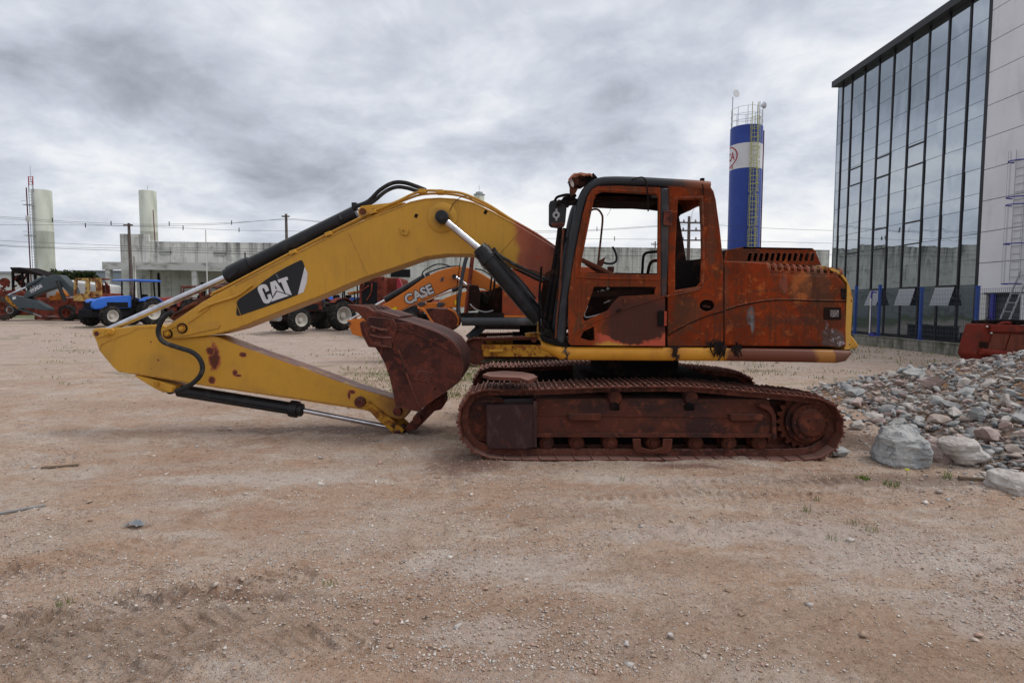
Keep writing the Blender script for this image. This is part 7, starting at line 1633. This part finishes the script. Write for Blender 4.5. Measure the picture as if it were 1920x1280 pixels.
def text3(s, p0, ang, size, D, mat, par, off=0.0, name='lettering', ext=.002, sx=1.0):
    cu_ = bpy.data.curves.new('t', 'FONT'); cu_.body = s; cu_.size = size; cu_.offset = off; cu_.extrude = ext; cu_.resolution_u = 4; ob = bpy.data.objects.new('t', cu_); COL.objects.link(ob)
    me_ = bpy.data.meshes.new_from_object(ob.evaluated_get(bpy.context.evaluated_depsgraph_get())); mb = MB(); ca, sa = math.cos(ang), math.sin(ang); o = P(*p0, D)
    mb.add([Vector((o.x + (v_.co.x * sx * ca - v_.co.y * sa), D - v_.co.z, o.z + (v_.co.x * sx * sa + v_.co.y * ca))) for v_ in me_.vertices], [tuple(p.vertices) for p in me_.polygons])
    bpy.data.objects.remove(ob); bpy.data.meshes.remove(me_); return mb.build(name, mat, par, sharp=.3)

M['cab_burnt'] = mottled('scorched_cream_yellow', (.46, .30, .11), [((.20, .07, .03), 2.5, .42, .58), ((.06, .03, .02), 5, .52, .64)], .8)
# ---- dark grey excavator, far left
D = 37.0
gxc = thing('excavator', 'dark grey excavator with a burnt yellow cab at the far left of the yard', 'excavator', gp3(150, D))
bo = MB().pp([(44, 559), (46, 551), (86, 520.5), (101.5, 516.4), (112, 517.4), (122, 527.5), (135, 541), (140, 556), (132, 557), (117, 539), (110, 538.5), (91, 544), (53, 559), (48, 561)], D, D + .6).build('boom', M['dgrey'], gxc, bevel=.03)
text3('HYUNDAI', (58.5, 551.5), math.atan2(13, 24), .30, D - .01, M['decal_white'], bo, off=.012, sx=.62)
MB().pp([(9, 556), (12, 554.5), (17, 555), (45, 559), (65, 565), (91, 580), (92, 584.5), (80, 583), (49, 579), (33, 581), (20, 573), (12, 565)], D, D + .5).build('arm', M['dgrey'], gxc, bevel=.03)
MB().pp([(9, 556), (14, 556), (20, 566), (33, 578), (33, 581), (20, 573), (11, 564)], D - .02, D + .52).build('arm_edge', M['yellow_rusty'], gxc)
MB().pp([(23, 559), (29, 558), (30, 562), (24, 564)], D - .015, D).build('number_plate', M['decal_white'], gxc)
cy = MB().cyl(P(51, 539, D + .3), P(84, 521, D + .3), .13).build('arm_cylinder', M['dgrey'], gxc); MB().cyl(P(16, 555.5, D + .3), P(52, 539, D + .3), .06).build('piston_rod', M['chrome'], cy)
cy = MB().cyl(P(33, 579, D + .2), P(62, 589, D + .2), .09).build('bucket_cylinder', M['dgrey'], gxc); MB().cyl(P(60, 588, D + .2), P(81, 597, D + .2), .05).build('piston_rod', M['steel'], cy)
MB().pp([(76, 596), (84, 593), (94, 597), (84, 602)], D, D + .8).build('bucket', M['bucket'], gxc, bevel=.03)
MB().cyl(P(107, 528, D - .15), P(122, 566, D - .15), .11).build('boom_cylinder', M['black'], gxc)
cb_ = MB().pp([[(137, 566), (139, 527), (142, 523), (187, 522.5), (189, 526), (190, 566)], [(142.5, 527), (160, 527.5), (160, 545), (158, 552), (141.5, 552)], [(167, 529), (179, 529), (180, 548), (167, 548)]], D - .9, D - .8).build('cab', M['cab_burnt'], gxc)
MB().pp([(137, 566), (141, 566), (144, 526), (140, 524)], D - .9 + .9, D + .1).build('far_pillar', M['burnt_red'], cb_); MB().pp([(140, 524), (188, 523), (188, 525.5), (140, 527)], D - .8, D + .1).build('cab_roof', M['burnt_red'], cb_)
MB().pp([(141, 553), (190, 551), (192, 560), (192, 588), (141, 590)], D - .5, D + 1.6).build('machine_house', M['burnt_red'], gxc, bevel=.05); MB().pp([(140, 584), (192, 582), (193, 599), (141, 601)], D - .3, D + 1.8).build('undercarriage', M['soot'], gxc, bevel=.1)
mb = MB()
for k in range(9): a_ = P(180 + k * 3, 530 + (k % 3) * 3, D + .3); mb.bar(a_, a_ + Vector((.05, 0, -.9)), .07)
mb.build('burnt_bars', M['burnt_red'], gxc)

# ---- orange excavator right behind the yellow one
D2 = 16.5; DB_ = D2 + 1.25; dxl = (866 - 960) / F * D2 - X2(853, 800, DN)[0]
ox = thing('excavator', 'orange excavator with burnt doorless cab, parked just behind the yellow one', 'excavator', (0, D2 + 1.5, 0))
loop2 = [(x + dxl, z) for x, z in LOOP]
crawler(ox, loop2, D2, .60, 45, (M['track'], M['track'])); crawler(ox, loop2, D2 + 2.38, .60, 45, (M['track'], M['track']))
xl2 = loop2[0][0]
for Dd in (D2 + .1, D2 + 2.6):
    f2 = MB().poly([(xl2 + .25, .30), (xl2 + 3.3, .30), (xl2 + 3.4, .62), (xl2 + .2, .64)], Dd, Dd + .35).build('track_frame', M['yellow_rusty'], ox, bevel=.02)
    MB().box((xl2 + .62, Dd - .05, .47), (.4, .1, .06)).build('step', M['yellow'], f2, bevel=.01)
    MB().cyl((xl2 + .05, Dd + .05, .45), (xl2 + .05, Dd + .3, .45), .33, n=24).build('idler', M['frame'], ox)
    MB().rings((xl2 + 1.7, Dd, .78), (xl2 + 1.7, Dd + .3, .78), [(0, .08), (.3, .08)], 14).build('carrier_roller', M['frame'], ox)
MB().box((xl2 + 1.9, D2 + 1.5, .7), (1.6, 1.8, .4)).build('centre_frame', M['soot'], ox); MB().cyl((xl2 + 1.9, D2 + 1.5, .85), (xl2 + 1.9, D2 + 1.5, 1.2), .6, n=30).build('slewing_ring', M['soot'], ox)
ral = MB().tube(px3([(866, 602.5), (1010, 602.5), (1150, 602.5)], D2 + .2), .125, 14).build('side_rail', M['grey_black'], ox)
MB().pp([(866, 600), (1150, 600), (1150, 608), (866, 608)], D2 + .2, D2 + 2.7).build('upper_frame', M['soot'], ox)
MB().bar(P(905, 611, D2 + .9), P(880, 634, D2 + .7), .28, .18).build('blade_strut', M['grey_black'], ox)
ob2 = MB().pp([(700, 586), (708, 577.5), (735, 562), (765, 543), (798, 519.5), (820, 509), (840, 503), (857, 499.5), (872, 500.5), (888, 505), (905, 514), (921, 524), (945, 541), (972, 567), (960, 577), (931, 552), (905, 541), (880, 536), (858, 536.5), (840, 543), (823, 551), (770, 573), (735, 590), (715, 597)], DB_, DB_ + .5).build('boom', M['orange'], ox, bevel=.02)
text3('CASE', (763, 571.5), math.atan2(27.5, 61), .395, DB_ - .004, M['decal_black'], ob2, off=.036, ext=.002, name='lettering_outline', sx=.98)
text3('CASE', (763, 571.5), math.atan2(27.5, 61), .395, DB_ - .009, mottled('decal_grey', (.42, .42, .43), [], .5), ob2, off=.014, ext=.003, sx=.98)
MB().pp([(729, 581), (743, 575), (744, 580), (731, 587)], DB_ - .006, DB_).build('warning_sticker', M['sticker'], ob2)
for x_, y_ in ((829, 524),): c = P(x_, y_, DB_); MB().box(c, (.07, .05, .12), (0, .4, 0)).build('hose_bracket', M['grey_black'], ob2)
c = P(852, 519, DB_ - .1); MB().cyl(c + Vector((0, -.08, 0)), c + Vector((0, .1, 0)), .07, n=16).build('pin', M['black'], ob2)
MB().cyl(P(855, 520, DB_ - .15), P(876, 535, DB_ - .15), .045, n=12).build('boom_rod', M['chrome'], ox); MB().cyl(P(876, 535, DB_ - .15), P(925, 590, DB_ - .15), .1, n=16).build('boom_cylinder', M['black'], ox)
ac2 = MB().cyl(P(722, 563, DB_ + .25), P(797, 519, DB_ + .25), .095, n=18).build('arm_cylinder', M['black'], ox); MB().cyl(P(657, 600, DB_ + .25), P(724, 562, DB_ + .25), .042, n=12).build('piston_rod', M['chrome'], ac2)
c = P(802, 516, DB_ + .1); MB().box(c, (.14, .2, .08), (0, -.5, 0)).build('bracket', M['grey_black'], ob2, bevel=.01)
for pts, r_ in (([(791, 519), (793, 510), (806, 501), (818, 496), (832, 496), (845, 500)], .020), ([(797, 514), (812, 508), (828, 503), (845, 500), (862, 499)], .020), ([(842, 503), (840, 510), (838, 519)], .010), ([(890, 504), (905, 507), (922, 518), (940, 530)], .02), ([(740, 560), (765, 547), (789, 527)], .012)):
    MB().tube(catmull(px3(pts, DB_ + .05), 6), r_, 8).build('hose', M['rubber'], ob2)
st2 = MB().pp([(650.5, 604), (652, 600.5), (658, 600), (684, 596.5), (720, 600), (760, 618), (800, 640), (812, 655), (800, 660), (740, 652), (678, 632), (661, 627.5)], DB_, DB_ + .42).build('arm', M['orange'], ox, bevel=.02)
c = P(654.5, 607, DB_ - .01); MB().cyl(c + Vector((0, -.03, 0)), c + Vector((0, .1, 0)), .05, n=16).build('pin', M['grey_black'], st2)
bk2 = MB().pp([(793, 581), (797, 579), (815, 577), (840, 579), (850, 583), (857, 590), (860, 603), (857, 612), (848, 620), (834, 625), (821, 617), (806, 603)], DB_ - .35, DB_ + .8).build('bucket', M['bucket'], ox, bevel=.03)
MB().tube(catmull(px3([(783, 577), (795, 581), (808, 600), (822, 617)], DB_ - .36), 4), .03, 8).build('side_edge', M['orange'], bk2); MB().tube(catmull(px3([(840, 579), (853, 586), (860, 600), (858, 611)], DB_ - .36), 4), .03, 8).build('side_edge', M['orange'], bk2)
for x_ in (820, 830, 840): MB().tube(px3([(x_, 585), (x_ + 1, 616)], DB_ - .35), .008, 5).build('bucket_rib', M['bucket'], bk2)
# doorless cab
cb2 = MB().tube(catmull(px3([(915, 474), (880, 474), (874, 484), (867, 515), (862, 550), (859.5, 570), (861, 592)], D2 + .25), 5), .055, 10).build('cab', M['grey_black'], ox)
MB().bar(P(887, 478, D2 + 1.1), P(875, 588, D2 + 1.1), .09).build('far_pillar', M['burnt_red'], cb2); MB().bar(P(884, 480, D2 + .3), P(871, 590, D2 + .3), .05).build('door_frame', M['burnt_red'], cb2)
MB().tube(px3([(864, 480), (857, 535), (856, 584)], D2 + .2), .012, 6).build('wiper_rod', M['soot'], cb2); MB().bar(P(926, 480, D2 + .3), P(918, 556, D2 + .3), .05).build('door_frame', M['soot'], cb2); MB().bar(P(931, 480, D2 + .5), P(925, 560, D2 + .5), .06).build('rear_pillar', M['soot'], cb2)
MB().pp([(864, 587), (945, 587), (945, 596), (864, 596)], D2 + .15, D2 + 1.2).build('cab_floor', M['soot'], cb2); MB().pp([(880, 534), (896, 535), (900, 548), (899, 582), (878, 584)], D2 + .5, D2 + .8).build('console', M['void'], cb2, bevel=.03)
MB().pp([(900, 552), (943, 535), (943, 590), (896, 590)], D2 + 1.0, D2 + 1.1).build('back_panel', M['void'], cb2); MB().pp([(900, 546), (908, 548), (918, 560), (915, 572), (903, 566)], D2 + .7, D2 + .9).build('seat', M['soot'], cb2, bevel=.04)
MB().tube(catmull(px3([(881, 570), (892, 580), (910, 585), (925, 582)], D2 + .3), 5), .018, 6).build('loose_trim', M['steel'], cb2)
hs2 = MB().pp([(942, 530), (950, 505), (1010, 500), (1130, 500), (1130, 595), (941, 595)], D2 + .2, D2 + 2.5).build('engine_house', mottled('burnt_red_orange', (.26, .055, .025), [((.18, .05, .03), 3, .45, .65), ((.10, .03, .02), 8, .6, .7), ((.40, .12, .03), 5, .62, .72)], .6), ox, bevel=.03)
MB().pp([(941, 591), (1130, 591), (1130, 596), (941, 596)], D2 + .17, D2 + .19).build('lower_strip', M['orange'], hs2); MB().pp([(979, 571), (993, 571), (993, 583), (979, 583)], D2 + .19, D2 + .199).build('sticker', M['sticker'], hs2)
for k in range(4): MB().pp([(982, 573.5 + 2.4 * k), (992, 573.5 + 2.4 * k), (992, 574.3 + 2.4 * k), (982, 574.3 + 2.4 * k)], D2 + .186, D2 + .19).build('sticker_line', M['black'], hs2)
# ---- second orange excavator, only its folded arm in view
D3 = 22.0; o3 = thing('excavator', 'second orange excavator of which only the folded arm shows above the rusty bucket', 'excavator', gp3(900, D3 + 1))
s3 = MB().pp([(779, 568), (783, 566.5), (796, 568), (817, 567), (826, 569), (850, 585), (860, 600), (850, 604), (800, 588), (786, 580)], D3, D3 + .5).build('arm', M['orange'], o3, bevel=.02)
b3 = MB().pp([(818, 571), (822, 566), (836, 558), (862, 548.5), (890, 543), (930, 545), (960, 560), (960, 575), (930, 560), (890, 560), (870, 576), (826, 578)], D3 + .02, D3 + .48).build('boom', M['orange'], o3, bevel=.02)
for x_, y_, p_ in ((788, 570.5, s3), (824, 571.5, b3)):
    c = P(x_, y_, D3 - .01); MB().rings(c + Vector((0, -.08, 0)), c, [(0, .04), (0, .09), (.08, .10)], 16).build('pin', M['grey_black'], p_)
    MB().box(c + Vector((.1, -.03, .02)), (.2, .06, .12)).build('link_plate', M['grey_black'], p_, bevel=.02)
r3 = MB().cyl(P(848, 544.5, D3 + .25), P(905, 522, D3 + .25), .09, n=14).build('arm_cylinder', M['black'], o3); MB().cyl(P(785, 568, D3 + .25), P(848, 544.5, D3 + .25), .05, n=12).build('piston_rod', M['chrome'], r3)
MB().pp([(853, 563), (862, 561), (862, 570), (853, 572)], D3 - .005, D3 + .01).build('warning_sticker', M['sticker'], b3)
MB().pp([(900, 545), (1050, 545), (1050, 600), (900, 600)], D3 - .3, D3 + 2).build('machine_house', M['burnt_red'], o3, bevel=.05); MB().pp([(890, 597), (1080, 597), (1080, 618), (890, 618)], D3 - .6, D3 + 2.2).build('undercarriage', M['soot'], o3, bevel=.1)
